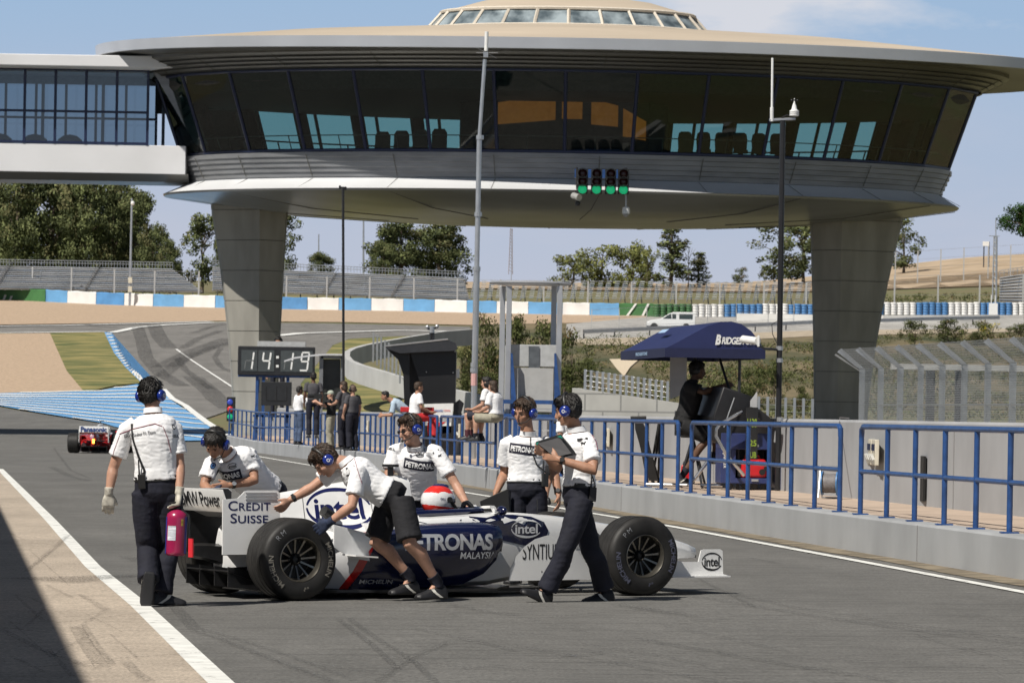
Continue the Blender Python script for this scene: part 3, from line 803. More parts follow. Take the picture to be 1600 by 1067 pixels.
# ================================================================== pit wall, railings and what stands on it
def plat(px, off, py=None):
    """ground point on the platform seen at column px, off metres behind the rail"""
    lo, hi = 20.0, 175.0
    f = lambda d: P(px, 640, d).x-(RX(d)+off)
    a, b = lo, hi
    for _ in range(50):
        m = (a+b)/2
        if f(a)*f(m) <= 0: b = m
        else: a = m
    p = P(px, 640, a); p.z = gz(p.x, p.y)+PLAT; return p
def lane(d):        # unit axes along and across the pit wall at depth d
    t = V((RX(d+1)-RX(d-1), 2, 0)).normalized(); return t, V((t.y, -t.x, 0))
wallc = mat('pit_wall_concrete', (.33,.335,.345), .85, var=.10, scale=1.1, detail=12, bump=.14, bscale=12, stretch=(1,1,.6))
kerbc = mat('kerb_concrete', (.34,.35,.36), .85, var=.10, scale=1.0, detail=12, bump=.12, bscale=10, stretch=(1,1,.6))
platc = mat('platform_tiles', (.46,.36,.28), .9, var=.12, scale=1.5, detail=8)
YS = [24,27,30,33,36,39,41.4,44,48,52,56,60,65,70,75,80,85,90,96,102,108,114,120,128,135,142,150,156,161]
def rail_pt(y, off, z): 
    x = RX(y)+off; return V((x, y, gz(x, y)+z))
mb = MB(); mb.loft([[rail_pt(y,-.13,-.3), rail_pt(y,-.13,.375), rail_pt(y,-.11,.40), rail_pt(y,.10,.403), rail_pt(y,.10,-.3)] for y in YS]); struct('kerb', mb, [kerbc], 25)
mb = MB(); mb.loft([[rail_pt(y,.10,-.3), rail_pt(y,.10,.395), rail_pt(y,1.8,.395), rail_pt(y,1.8,-.3)] for y in YS]); struct('platform', mb, [platc], 25)
pw = thing('pit_wall', 'long grey concrete pit wall behind the blue railings', 'wall', rail_pt(48,1.9,.39))
mb = MB(); mb.loft([[rail_pt(y,1.75,.3), rail_pt(y,1.75,1.40), rail_pt(y,1.78,1.43), rail_pt(y,2.07,1.43), rail_pt(y,2.10,1.40), rail_pt(y,2.10,-.3)] for y in YS]); obj('wall_body', mb, [wallc], pw, 25)
mb = MB()
for y in (36.5, 43.6, 44.4, 46.5, 51.5, 57, 63, 69, 76, 83, 91): mb.box(rail_pt(y,1.747,.88), (.012,.025,1.0))
obj('joint', mb, [mat('joint_grey', (.22,.22,.22), .9, var=0)], pw, 0)
mb = MB(); t = plat(1444, 1.74); mb.box(t+V((0,0,.33)), (.03,.42,.55)); obj('drain_slot', mb, [mat('slot_black', (.012,.012,.012), .9, var=0)], pw, 0)
mb = MB()
for y in (38.5, 44.6, 66, 84): mb.box(rail_pt(y,-.133,.2), (.008,.02,.36))
obj('kerb_joint', mb, [MATS['joint_grey']], pw, 0)
# railings: one panel built, the others placed along the bending wall
def make_rail(ya, yb, n, label):
    pm = rail_pt((ya+yb)/2, 0, PLAT)
    t = thing('railing', label, 'railing', pm, group='blue railing panels along the pit wall')
    pts = [ya+(yb-ya)*i/(n-1) for i in range(n)]
    base = [rail_pt(y, 0, PLAT) for y in pts]
    r = .031
    mb = MB(); up = V((0,0,1))
    mb.tube([base[0]+up*.86, base[0]+up*.94+(base[1]-base[0]).normalized()*.02, base[0]+up*.975+(base[1]-base[0]).normalized()*.10]+[b+up*.975 for b in base[1:-1]]+[base[-1]+up*.975+(base[-2]-base[-1]).normalized()*.10, base[-1]+up*.94+(base[-2]-base[-1]).normalized()*.02, base[-1]+up*.86], r, 8)
    obj('top_rail', mb, [bluep], t, 60)
    mb = MB(); mb.tube([b+up*.48 for b in base], .026, 8); obj('middle_rail', mb, [bluep], t, 60)
    for b in base:
        mb = MB(); mb.cyl(b+up*.008, b+up*(.955), r*.92, n=10); mb.box(b+up*.008, (.17,.17,.016)); obj('post', mb, [bluep], t, 60)
panels = [(28.6,36.3,6),(36.9,48.2,9),(49.4,60.1,8),(61.3,72.0,8),(72.8,83.4,8),(84.2,94.8,8),(95.6,106.4,8),(107.2,118.0,8),(118.8,129.6,8),(130.4,145.0,10),(145.8,161,10)]
names = ['nearest the camera at the right edge, mostly out of view','at the right, twin fuse box behind it','in front of the red generator','in front of the seated man in black under the awning','passing behind the man with the tablet','below the two seated people in white shirts','that the man in the light blue shirt leans on','in front of the two men in charcoal shirts','in front of the man in the white shirt and dark trousers','below the digital clock','at the far end beside the small signal']
for (a, b, n), nm in zip(panels, names):
    make_rail(a, b, n, 'blue tubular railing panel '+nm)
cream_m = mat('cream_box', (.62,.58,.47), .5, var=.08)
def fusebox(px, zc, w_, h_, label):
    p = plat(px, 1.735); p.z += zc
    t = thing('fuse_box', label, 'electrical box', p, group='cream electrical boxes on the pit wall')
    for s_ in (-1, 1):
        mb = MB(); mb.box(p+V((-.02, s_*w_*.26, 0)), (.05, w_*.46, h_)); bx = obj('box', mb, [cream_m], t, 30, .008)
        for q in (-1, 1):
            mb = MB(); mb.box(p+V((-.05, s_*w_*.26+q*w_*.1, h_*.2)), (.02, w_*.07, h_*.26)); obj('switch', mb, [navy_fr], bx, 0)
            mb = MB(); mb.cyl(p+V((-.04, s_*w_*.26+q*w_*.1, -h_*.26)), p+V((-.075, s_*w_*.26+q*w_*.1, -h_*.30)), w_*.06, n=8); obj('socket', mb, [mat('socket_grey', (.45,.45,.42), .5, var=.1)], bx, 40)
fusebox(1368, .62, 1.25, .33, 'twin cream fuse box on the wall behind the nearest long railing')
fusebox(952, .63, 1.1, .34, 'cream fuse box on the wall just right of the man with the tablet')
fusebox(720, .6, 1.4, .36, 'cream fuse box on the wall left of the silver mast foot')
fusebox(577, .6, 1.4, .34, 'cream fuse box on the wall at the panel gap right of the charcoal shirts')
# cable reel
p = plat(1299, 1.35); tl, tn = lane(p.y)
cr = thing('cable_reel', 'cable reel with blue flanges on a wire stand at the foot of the wall', 'cable reel', p)
ax = (tl+tn*.35).normalized(); c = p+V((0,0,.20)); sx_ = V((ax.y,-ax.x,0))
ax = sx_
for s_ in (-1, 1):
    mb = MB(); mb.lathe([(-.008,.16),(-.008,.03),(.008,.03),(.008,.16),(-.008,.16)], c+ax*(s_*.10), ax, 20); obj('flange', mb, [mat('reel_blue', (.06,.19,.42), .4, var=.05)], cr)
mb = MB(); mb.lathe([(-.095,.02),(-.095,.125),(-.05,.13),(0,.125),(.05,.13),(.095,.125),(.095,.02)], c, ax, 20); obj('cable', mb, [mat('cable_grey', (.16,.15,.15), .6, var=.2, scale=30)], cr)
mb = MB(); q = V((0,0,1)).cross(ax)
for s_ in (-1, 1): mb.tube([c+ax*(.13*s_)+q*.16-V((0,0,.19)), c+ax*(.13*s_)+V((0,0,.22)), c+ax*(.13*s_)-q*.16-V((0,0,.19))], .011, 6)
mb.tube([c-ax*.13+V((0,0,.22)), c+ax*.13+V((0,0,.22))], .011, 6).tube([c-ax*.13+q*.16-V((0,0,.19)), c+ax*.13+q*.16-V((0,0,.19))], .011, 6)
obj('stand', mb, [silver], cr)
mb = MB(); mb.tube([c-V((0,0,.05))+ax*.1, plat(1313,1.6)+V((0,0,.5)), plat(1312,1.74)+V((0,0,1.0)), plat(1313,1.9)+V((0,0,1.06)), plat(1327,1.95)+V((0,0,1.05))], .008, 5); obj('loose_cable', mb, [MATS['cable_grey']], cr)
# flight case with generator
casem = mat('case_navy', (.028,.042,.14), .45, var=.1, coat=.2)
p = plat(1163, 1.25); tl, tn = lane(p.y); A3 = (tn, tl, V((0,0,1))); d = p.y; m_ = d/F
fc = thing('flight_case', 'open navy flight case on castors holding a red generator', 'case', p)
wd, hh = 80*m_*1.0, 78*m_; b0 = .09
def lbox(mb, x, y, z, sx, sy, sz): return mb.box(p+tn*x+tl*y+V((0,0,z)), (sx,sy,sz), A3)
mb = MB(); lbox(mb, 0, 0, b0+hh*.84, wd, .5, hh*.32); obj('case_top', mb, [casem], fc, 0, .01)
mb = MB(); lbox(mb, 0, 0, b0+.04, wd, .5, .08); obj('case_base', mb, [casem], fc, 0, .01)
mb = MB(); lbox(mb, -wd/2+.11, 0, b0+hh*.38, .22, .5, hh*.6); obj('case_side', mb, [casem], fc, 0, .008)
mb = MB(); lbox(mb, wd/2-.015, 0, b0+hh*.38, .03, .5, hh*.6); obj('case_side', mb, [casem], fc, 0, .004)
mb = MB(); lbox(mb, 0, .235, b0+hh*.38, wd-.04, .02, hh*.6); obj('case_back', mb, [blackm], fc, 0)
mb = MB(); lbox(mb, wd/2+.16, -.12, .19, .20, .42, .38); ld = obj('case_lid', mb, [casem], fc, 0, .01)
mb = MB(); lbox(mb, wd/2+.16, -.335, .25, .05, .02, .09); obj('latch', mb, [silver], ld, 0)
for x, z in ((.13, b0+hh*.76), (.13, b0+.05)):
    mb = MB(); lbox(mb, x, -.255, z, .10, .015, .035); obj('latch', mb, [silver], fc, 0)
for x in (-.22, 0, .14, .28):
    mb = MB(); mb.lathe([(-.02,.0),(-.02,.05),(.02,.05),(.02,0)], p+tn*x+tl*-.15+V((0,0,.05)), tl, 12); obj('castor', mb, [blackm], fc)
mb = MB(); flat(mb, text2d('xpand', .09, .01), p+tn*(-wd/2+.06)+tl*-.253+V((0,0,b0+hh*.45)), V((0,0,1)), -tn); obj('lettering', mb, [whitep], fc, 0)
redp = mat('generator_red', (.55,.012,.018), .35, var=.06, coat=.4)
gc = p+tn*.12+V((0,0,b0+.08))
ge = thing('generator', 'red suitcase generator standing inside the open flight case', 'generator', gc)
def gbox(mb, x, y, z, sx, sy, sz, tp=1): return mb.box(gc+tn*x+tl*(y-.08)+V((0,0,z)), (sx,sy,sz), A3, tp)
mb = MB(); gbox(mb, 0, 0, .14, .40, .28, .27, .92); obj('shell', mb, [redp], ge, 0, .04)
mb = MB(); gbox(mb, -.215, 0, .13, .06, .26, .25, .9); obj('end_grille', mb, [blackm], ge, 0, .015)
mb = MB(); mb.tube([gc+tn*x+tl*-.08+V((0,0,z)) for x, z in ((-.12,.26),(-.11,.32),(.09,.32),(.11,.26))], .016, 8); obj('handle', mb, [redp], ge)
mb = MB(); mb.cyl(gc+tn*.12+tl*-.20+V((0,0,.09)), gc+tn*.12+tl*-.235+V((0,0,.09)), .045, n=12); mb.cyl(gc+tn*.17+tl*-.20+V((0,0,.14)), gc+tn*.17+tl*-.23+V((0,0,.14)), .03, n=10); obj('socket', mb, [blackm], ge)
# black pole with the weather station
polek = mat('pole_black', (.02,.02,.022), .45, .2, var=.1)
p = plat(1217, 1.62); d = p.y
ws = thing('weather_mast', 'tall black pole carrying a white aerial and an anemometer', 'mast', p)
top = P(1223, 190, d)
mb = MB(); mb.tube([p, P(1219.5, 440, d), top], .04, 10); mb.cyl(P(1222.5,228,d), P(1223,200,d), .03); obj('pole', mb, [polek], ws)
for y in (544, 563, 655):
    mb = MB(); q = P(1218, y, d); mb.cyl(q-V((0,0,.03)), q+V((0,0,.03)), .05); obj('clamp', mb, [silver], ws)
mb = MB(); mb.tube([P(1202,188,d), P(1243,186,d)], .022, 6); obj('crossarm', mb, [silver], ws)
mb = MB(); mb.cyl(P(1206,186,d), P(1207,91,d), .017); mb.cyl(P(1206,190,d), P(1206,168,d), .026); obj('aerial', mb, [whitep], ws)
an = P(1241, 176, d); k = d/F
mb = MB(); mb.lathe([(h*k, r*k) for h, r in ((-6,6),(-5,7.5),(-3.5,7.5),(-3.5,6.5),(-2,7.5),(-.5,7.5),(-.5,6.5),(1,7.5),(3,7.2),(4,5),(6,4),(10,3.4),(16,1.2),(22,.8))], an, (0,0,1), 14, cap=True); ah = obj('anemometer', mb, [whitep], ws, 40)
mb = MB()
for a in range(3):
    e = an+V((cos(a*2.1+.4)*5*k, sin(a*2.1+.4)*5*k, 19*k)); mb.tube([an+V((0,0,19*k)), e], .5*k, 5); mb.sphere(e, 1.6*k, 8, 6)
obj('cup', mb, [polek], ah)
mb = MB(); mb.tube([P(1235,184,d), P(1231,180,d), P(1224,183,d), P(1219,189,d)], .012, 5); obj('cable', mb, [polek], ws)
# floodlight tube on a bracket
q = plat(1217, 1.62)
fl = P(1172, 530, d-.25)
lc = thing('tube_camera', 'white cylindrical camera on a bracket fixed to the black pole', 'camera', fl)
mb = MB(); mb.cyl(P(1161,530,d-.1), P(1184,533,d-.4), .055, n=14); obj('housing', mb, [whitep], lc, 40)
mb = MB(); mb.box(P(1185,533,d-.42), (.03,.12,.16)); obj('end_cap', mb, [whitep], lc, 0, .006)
mb = MB(); mb.tube([P(1186,540,d-.4), P(1195,545,d-.2), P(1217,546,d)], .018, 6); mb.tube([P(1218,545,d), P(1207,522,d), P(1206,507,d), P(1217,500,d)], .006, 5); obj('bracket', mb, [darkmet], lc)
# ------------------------------------------------------------------ awning stand (gable towards the camera, long side along the lane)
d0_ = 62.8
tl, tn = lane(62)
c0 = P(1040, 545, d0_); c0.z = 0
zlo, zhi = P(1100,559,d0_).z, P(1100,545,d0_).z; zt = P(1130,502,d0_).z
wd = (P(1197,545,d0_).x-P(1040,545,d0_).x); ln_ = 4.6
awn = thing('timing_stand', 'pit wall stand under a dark blue barrel shaped awning with white lettering', 'pit stand', (c0.x+.6, c0.y+2, gz(c0.x, c0.y)+PLAT))
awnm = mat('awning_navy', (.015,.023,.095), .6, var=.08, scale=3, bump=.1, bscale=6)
def AW(u, v, z): return c0+tn*(u*wd)+tl*(v*ln_)+V((0,0,z))
arc = [(0,zhi)]+[(u, zhi+(zt-zhi)*h) for u, h in ((.12,.22),(.28,.55),(.42,.83),(.55,.985),(.66,1.0),(.76,.92),(.86,.68),(.94,.33))]+[(1,zhi-.01)]
mb = MB()
mb.loft([[AW(u, v, z) for u, z in arc] for v in (0, .25, .5, .75, 1)], cap=False, closed=False)
mb.add([AW(u, 0, z) for u, z in arc], [tuple(range(len(arc)))]); mb.add([AW(u, 1, z) for u, z in arc], [tuple(range(len(arc)))])
obj('awning', mb, [awnm], awn, 25)
mb = MB()
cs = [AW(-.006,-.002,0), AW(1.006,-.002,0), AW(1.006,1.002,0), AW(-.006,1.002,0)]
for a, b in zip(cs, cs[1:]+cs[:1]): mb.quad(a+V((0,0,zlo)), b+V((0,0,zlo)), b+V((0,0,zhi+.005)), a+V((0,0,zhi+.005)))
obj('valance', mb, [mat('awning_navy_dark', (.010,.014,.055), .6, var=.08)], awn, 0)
mb = MB(); t = fit(text2d('BRIDGESTONE', 1, .035, .92, shear=.25), wd*.40, .105)
b1 = fit(text2d('B', 1, .05, 1, shear=.25), .085, .15)
flat(mb, join2(shift2(fit(text2d('RIDGESTONE', 1, .035, .92, shear=.25), wd*.38, .105), .05, 0), shift2(b1, -.275, .012)), AW(.715,-.004,zhi+.125), tn, V((0,0,1)), .004); obj('lettering', mb, [whitep], awn, 0)
mb = MB()
flat(mb, fit(text2d('BRIDGESTONE', 1, .03), 1.2, .05), AW(-.01,.5,zlo+.07), -tl, V((0,0,1)), .004)
flat(mb, rect2(.7,.10), AW(.25,.55,zhi+.27), -tl, tn*.7+V((0,0,.55)), .03); obj('side_lettering', mb, [mat('lettering_pale_blue', (.35,.5,.7), .6, var=0)], awn, 0)
mb = MB()
for u, v in ((.77,.04),(.77,.96)): mb.tube([AW(u,v,.45), AW(u,v,zhi)], .022, 8)
obj('support_post', mb, [darkmet], awn)
mb = MB(); mb.tube([AW(.55,.5,zhi), AW(.55,.5,1.5)], .02, 6).tube([AW(.86,.1,1.45), AW(.70,.12,1.95), AW(.62,.2,zhi)], .02, 6); obj('support_post', mb, [blackm], awn)
mb = MB(); mb.quad(AW(.48,.9,1.75), AW(.66,.9,1.85), AW(.66,.9,zlo+.05), AW(.48,.9,zlo+.05)); obj('back_panel', mb, [mat('panel_pale', (.5,.5,.5), .6, var=.05)], awn, 0)
con = thing('monitor_console', 'black slanted monitor console under the dark blue awning', 'console', AW(.72,.3,gz(c0.x,c0.y)+PLAT))
mb = MB()
for v0, v1 in ((.02,.5),):
    mb.loft([[AW(.56,v,1.15), AW(.92,v,1.0), AW(.90,v,1.80), AW(.60,v,1.94), AW(.50,v,1.5)] for v in (v0, v1)])
obj('console_body', mb, [mat('console_black', (.012,.012,.014), .5, var=.2)], con, 20, .02)
mb = MB(); mb.tube([AW(.70,-.002,1.78), AW(.60,-.002,1.35)], .010, 5); obj('trim', mb, [silver], con)
mb = MB(); mb.quad(AW(.86,-.004,1.2), AW(.93,-.004,1.25), AW(.93,-.004,1.88), AW(.86,-.004,1.74)); obj('side_sheet', mb, [mat('panel_pale', (.5,.5,.5), .6)], con, 0)
mb = MB(); chrome = mat('chrome_tube', (.6,.6,.6), .18, .9, var=.05)
mb.tube([AW(.77,-.03,1.58), AW(.55,-.03,1.40), AW(.51,-.03,1.32), AW(.51,-.03,1.22), AW(.62,-.03,.95), AW(.80,-.03,.66)], .025, 8); obj('tube_frame', mb, [chrome], con)
mb = MB(); mb.tube([AW(-.1,.15,.50), AW(.30,.1,.50), AW(.36,.1,.58), AW(.5,.1,.86)], .025, 8); mb.tube([AW(.40,.05,.5), AW(.62,.05,.5)], .025, 8); obj('floor_frame', mb, [chrome], con)
q = AW(.85,-.06,0)
pb = thing('pit_board', 'black pit board with yellow green characters hanging on the tubular frame', 'pit board', V((q.x, q.y, .75)))
mb = MB(); mb.box(V((q.x,q.y,1.27)), (.17,.03,.75), (tn, tl, V((0,0,1)))); obj('board', mb, [blackm], pb, 0)
mb = MB(); yg = mat('dayglo_yellow', (.24,.34,.04), .6, var=0)
for s_, z in (('1138', 1.42), ('125', 1.13), ('KUB', .96)): flat(mb, fit(text2d(s_, 1, .03), .14, .13 if z > 1.3 else .09), V((q.x,q.y,z)), tn, V((0,0,1)), 0); 
mb.v = [tuple(V(v)-tl*.019) for v in mb.v]; obj('characters', mb, [yg], pb, 0)
sb = thing('strap_bag', 'long black padded strap slung from the console towards the wall', 'bag', AW(1.1,-.04,1.45))
mb = MB(); mb.loft([[AW(u,-.05,z+h), AW(u,.0,z+h), AW(u,.0,z-h), AW(u,-.05,z-h)] for u, z, h in ((.85,1.62,.03),(.93,1.55,.07),(1.03,1.44,.07),(1.12,1.36,.05))]); obj('strap', mb, [blackm], sb, 40)
# folded tripods
for px0, px1, ytop, ybot, lab in ((997, 1024, 655, 765, 'taller folded black stand leaning by the railing, with a cross head'), (1033, 1021, 661, 765, 'thinner folded black stand beside the stool')):
    base = plat(px1, .75); d = base.y; t0 = P(px0, ytop, d)
    tr = thing('folded_stand', lab, 'stand', base)
    for k_ in range(3):
        mb = MB(); o_ = V(((k_-1)*.045, .04*k_, 0)); mb.tube([t0+o_*.6, t0.lerp(base, .5)+o_, base+o_*2.2], [.028,.036 if px0 < 1000 else .02,.016], 8); obj('leg', mb, [blackm], tr)
    mb = MB(); mb.tube([t0-V((.12,0,-.02)), t0+V((.13,0,.03))], .026, 8); obj('head', mb, [blackm], tr)
    if px0 < 1000:
        mb = MB(); mb.loft([[t0+(base-t0)*f+V((x*w_, y*w_, 0)) for x, y in ((-1,-.5),(1,-.5),(1,.5),(-1,.5))] for f, w_ in ((.03,.06),(.15,.085),(.55,.075),(.97,.07))]); obj('cover', mb, [blackm], tr, 30)
p = plat(1073, .8)
fu = thing('fuel_can', 'small red can on the platform behind the railing', 'can', p)
mb = MB(); mb.box(p+V((0,0,.17)), (.16,.12,.30), taper=.85); obj('body', mb, [redp], fu, 0, .02)
mb = MB(); mb.tube([p+V((-.04,0,.31)), p+V((-.03,0,.36)), p+V((.05,0,.36)), p+V((.06,0,.31))], .012, 6); obj('handle', mb, [blackm], fu)
# ------------------------------------------------------------------ grey tower frame
d = 82.0; k = d/F
base = plat(830, 1.2); d = base.y; k = d/F
tw = thing('start_tower', 'open silver tower with a flat disc roof above a grey cabin and blue steps', 'tower', base)
z0 = base.z
tx = lambda px, py, dd=0: P(px, py, d+dd)
galv = mat('tower_silver', (.46,.47,.49), .4, .5, var=.08, scale=2)
for px, dd in ((796,-.55),(875,-.55),(786,.65),(866,.65)):
    a = tx(px, 447, dd); mb = MB(); mb.box(V((a.x, a.y, (a.z+z0)/2)), (.11,.09,a.z-z0)); obj('post', mb, [galv], tw, 0, .01)
c = tx(829, 443)
mb = MB(); mb.lathe([(-.03,0),(-.03,.80),(.0,.84),(.03,.80),(.04,0)], c, (0,0,1), 40); obj('roof', mb, [galv], tw, 30)
mb = MB(); mb.box(tx(832,556)+V((0,.1,0)), (84*k*.9,1.0,34*k)); obj('cabin_box', mb, [mat('cabin_grey', (.42,.43,.43), .6, var=.08)], tw, 0, .01)
mb = MB(); mb.quad(tx(826,541,-.42), tx(843,541,-.42), tx(843,575,-.42), tx(826,575,-.42)); obj('cabin_window', mb, [mat('cabin_dark', (.10,.11,.12), .3, var=.2)], tw, 0)
mb = MB(); mb.box((tx(832,610)+V((0,-.42,0))), (64*k, .04, 70*k)); obj('cabin_back', mb, [mat('cabin_pale', (.40,.40,.39), .7, var=.05)], tw, 0)
for px in (790, 868):
    mb = MB(); a = tx(px, 540); b = tx(px, 640); mb.box((a+b)/2+V((0,.15,0)), (.05,.9,(a.z-b.z))); obj('side_panel', mb, [MATS['cabin_grey']], tw, 0)
for px, e in ((798, 10), (866, 12)):
    mb = MB(); mb.prism([tx(px,552,-.7), tx(px+3,552,-.7), tx(px+e,645,-.7), tx(px,645,-.7)], (0,.1,0)); obj('step_side', mb, [bluep], tw, 0)
mb = MB()
for y in (628, 650): mb.box((tx(782,y,-.75)+tx(882,y,-.75))/2, (100*k,.08,.08))
for px in (784, 806, 866, 880): a = tx(px, 628, -.75); mb.box(V((a.x, a.y, (a.z+z0)/2)), (.09,.09,a.z-z0))
obj('step_frame', mb, [bluep], tw, 0)
mb = MB()
for y in (640, 655, 672, 688): mb.box(tx(836,y,-.6), (56*k,.25,.03))
obj('tread', mb, [MATS['cabin_grey']], tw, 0)
mb = MB(); mb.tube([tx(832+18*cos(t), 626-20*sin(t), -.2) for t in [pi*i/10 for i in range(11)]], .03, 6); obj('hoop', mb, [blackm], tw)
# silver mast, thin black mast
p = plat(740, 1.3); d = p.y
sm = thing('silver_mast', 'tall slender silver mast rising in front of the pavilion windows', 'mast', p)
mb = MB(); mb.tube([p, P(745,420,d)], .072, 10).tube([P(745,420,d), P(749,215,d)], .058, 10).tube([P(749,215,d), P(757.5,93,d)], .042, 10); obj('pole', mb, [silver], sm, 40)
for py, px in ((578,740.5),(420,745),(335,747),(215,750),(570,741)):
    mb = MB(); q = P(px, py, d); mb.cyl(q-V((0,0,.05)), q+V((0,0,.05)), .085); obj('collar', mb, [silver], sm)
mb = MB(); mb.tube([P(744,83,d), P(778,83,d)], .008, 4); mb.box(P(759,86,d), (.11,.11,.12)); mb.tube([P(745,76,d)+V((0,-.2,0)), P(776,90,d)+V((0,.3,0))], .006, 4); obj('ground_plane', mb, [silver], sm)
mb = MB(); mb.cyl(P(759.5,80,d), P(760.5,50,d), .045); obj('aerial', mb, [whitep], sm)
mb = MB(); q = P(741,593,d); mb.cyl(q-V((0,0,.14)), q+V((0,0,.14)), .076); obj('tape', mb, [mat('tape_pink', (.6,.35,.33), .6, var=0)], sm)
p = plat(538, 1.2); d = p.y
bm_ = thing('thin_mast', 'thin black mast with a small cross head behind the men in charcoal shirts', 'mast', p)
mb = MB(); mb.tube([p, P(536,292,d)], .04, 8); obj('pole', mb, [polek], bm_)
mb = MB(); mb.tube([P(530,293,d), P(541,294,d)], .03, 6).tube([P(531,296,d), P(531,290,d)], .03, 6).tube([P(540,297,d), P(540,292,d)], .03, 6); obj('cross_head', mb, [polek], bm_)
# ------------------------------------------------------------------ black booth
base = plat(668, .9); d = base.y; k = d/F
bo = thing('pit_booth', 'black pit wall booth with a sloping roof and a white lettered front panel', 'booth', base)
B_ = lambda px, py, dd=0: P(px, py, d+dd)
boothm = mat('booth_black', (.010,.010,.011), .4, var=.3, scale=1)
mb = MB(); sec = [(602,542),(650,537),(700,531),(712,536),(715,544),(711,548),(660,550),(625,552),(604,545)]
mb.loft([[B_(px, py, dd) for px, py in sec] for dd in (-.35, 1.3)]); obj('roof', mb, [mat('booth_roof', (.035,.036,.04), .35, var=.1)], bo, 30)
mb = MB(); mb.tube([B_(602,541,-.35), B_(650,535.5,-.35), B_(700,530,-.35)], .02, 5); obj('roof_edge', mb, [silver], bo)
mb = MB(); mb.prism([B_(640,548), B_(713,548), B_(711,630), B_(662,632), B_(657,600)], (0,1.2,0)); obj('body', mb, [boothm], bo, 0)
mb = MB(); mb.prism([B_(604,545), B_(640,547), B_(640,640), B_(632,640), B_(630,585), B_(622,562)], (0,.05,0)); obj('side_arch', mb, [boothm], bo, 0)
mb = MB(); mb.prism([B_(632,548,1.2), B_(660,548,1.2), B_(660,640,1.2), B_(632,640,1.2)], (0,.04,0)); obj('back_post', mb, [boothm], bo, 0)
mb = MB()
for q in ((663,545),(711,549),(666,581),(708,582)): mb.sphere(B_(*q, -.02), .018, 8, 6)
obj('fastener', mb, [silver], bo)
mb = MB(); mb.prism([B_(663,631,-.05), B_(708,630,-.05), B_(707,650,-.05), B_(663,654,-.05)], (0,.5,0)); fp = obj('front_panel', mb, [whitep], bo, 0)
mb = MB(); flat(mb, fit(text2d('Panasonic', 1, .02), .30, .07), B_(683,641,-.06), V((1,0,0)), V((0,0,1)), .003); obj('lettering', mb, [mat('lettering_blue', (.05,.10,.35), .5, var=0)], fp, 0)
mb = MB(); flat(mb, join2(shift2(fit(text2d('TOYOTA', 1, .02), .17, .05), .26, 0), shift2(rect2(.05,.05), -.27, .01)), B_(682,641.3,-.06), V((1,0,0)), V((0,0,1)), .003); obj('lettering', mb, [mat('lettering_red', (.6,.03,.03), .5, var=0)], fp, 0)
mb = MB(); mb.prism([B_(668,657,-.05), B_(705,660,-.05), B_(705,676,-.05), B_(668,679,-.05)], (0,.5,0)); lp = obj('lower_panel', mb, [whitep], bo, 0)
mb = MB(); mb.add([B_(668,660,-.062), B_(697,659,-.062), B_(676,672,-.062), B_(668,676,-.062)], [(0,1,2,3)]); obj('red_swoosh', mb, [mat('swoosh_red', (.6,.02,.02), .5, var=0)], lp, 0)
mb = MB(); mb.prism([B_(709,630,.1), B_(718,624,.1), B_(725,630,.1), B_(718,655,.1), B_(708,652,.1)], (0,.15,0)); obj('side_monitor', mb, [boothm], bo, 0)
mb = MB(); mb.prism([B_(713,577,.1), B_(718,576,.1), B_(718,590,.1), B_(713,591,.1)], (0,.05,0)); obj('label_plate', mb, [whitep], bo, 0)
mb = MB(); mb.box(B_(685,690,.2), (50*k,.5,50*k)); obj('plinth', mb, [boothm], bo, 0)
sn = thing('wind_sensor', 'small twin headed weather sensor standing on the black booth roof', 'sensor', B_(675,531,.4))
mb = MB(); mb.tube([B_(673,532,.4), B_(673,520,.4)], .03, 6).tube([B_(677,532,.4), B_(677,520,.4)], .03, 6).tube([B_(668,515,.4), B_(683,512,.4)], .02, 6); obj('stem', mb, [darkmet], sn)
mb = MB(); mb.cyl(B_(675,520,.4), B_(675,510,.4), .06); mb.sphere(B_(668,511,.4), .05, 8, 6).sphere(B_(683,510,.4), .05, 8, 6); obj('sensor_head', mb, [silver], sn)
# ------------------------------------------------------------------ booth with pale canopy
base = plat(518, .9); d = base.y; k = d/F; B2 = lambda px, py, dd=0: P(px, py, d+dd)
pc_ = thing('canopy_booth', 'narrow grey framed booth under a thin curved pale canopy', 'booth', base)
mb = MB(); cv = [(444,563),(460,558),(480,555),(500,553),(520,552.5),(538,553)]
mb.loft([[B2(px,py,dd) for px, py in cv]+[B2(px,py+2.6,dd) for px, py in cv[::-1]] for dd in (-.3, 1.0)]); obj('canopy', mb, [mat('canopy_pale', (.55,.56,.58), .5, var=.05)], pc_, 30)
frg = mat('frame_grey', (.20,.21,.22), .5, .3, var=.05)
mb = MB(); mb.box((B2(501,556)+B2(501,700))/2, (6*k,.12,144*k)); obj('post', mb, [frg], pc_, 0)
mb = MB(); mb.box((B2(534,556)+B2(534,640))/2, (4*k,.12,84*k)); obj('post', mb, [frg], pc_, 0)
mb = MB(); mb.box(B2(518,558), (32*k,.12,5*k)); obj('beam', mb, [frg], pc_, 0)
mb = MB(); mb.prism([B2(503,561,.3), B2(532,561,.3), B2(532,640,.3), B2(503,640,.3)], (0,.06,0)); obj('back_panel', mb, [mat('screen_dark', (.03,.032,.028), .35, var=.4, scale=1.5)], pc_, 0)
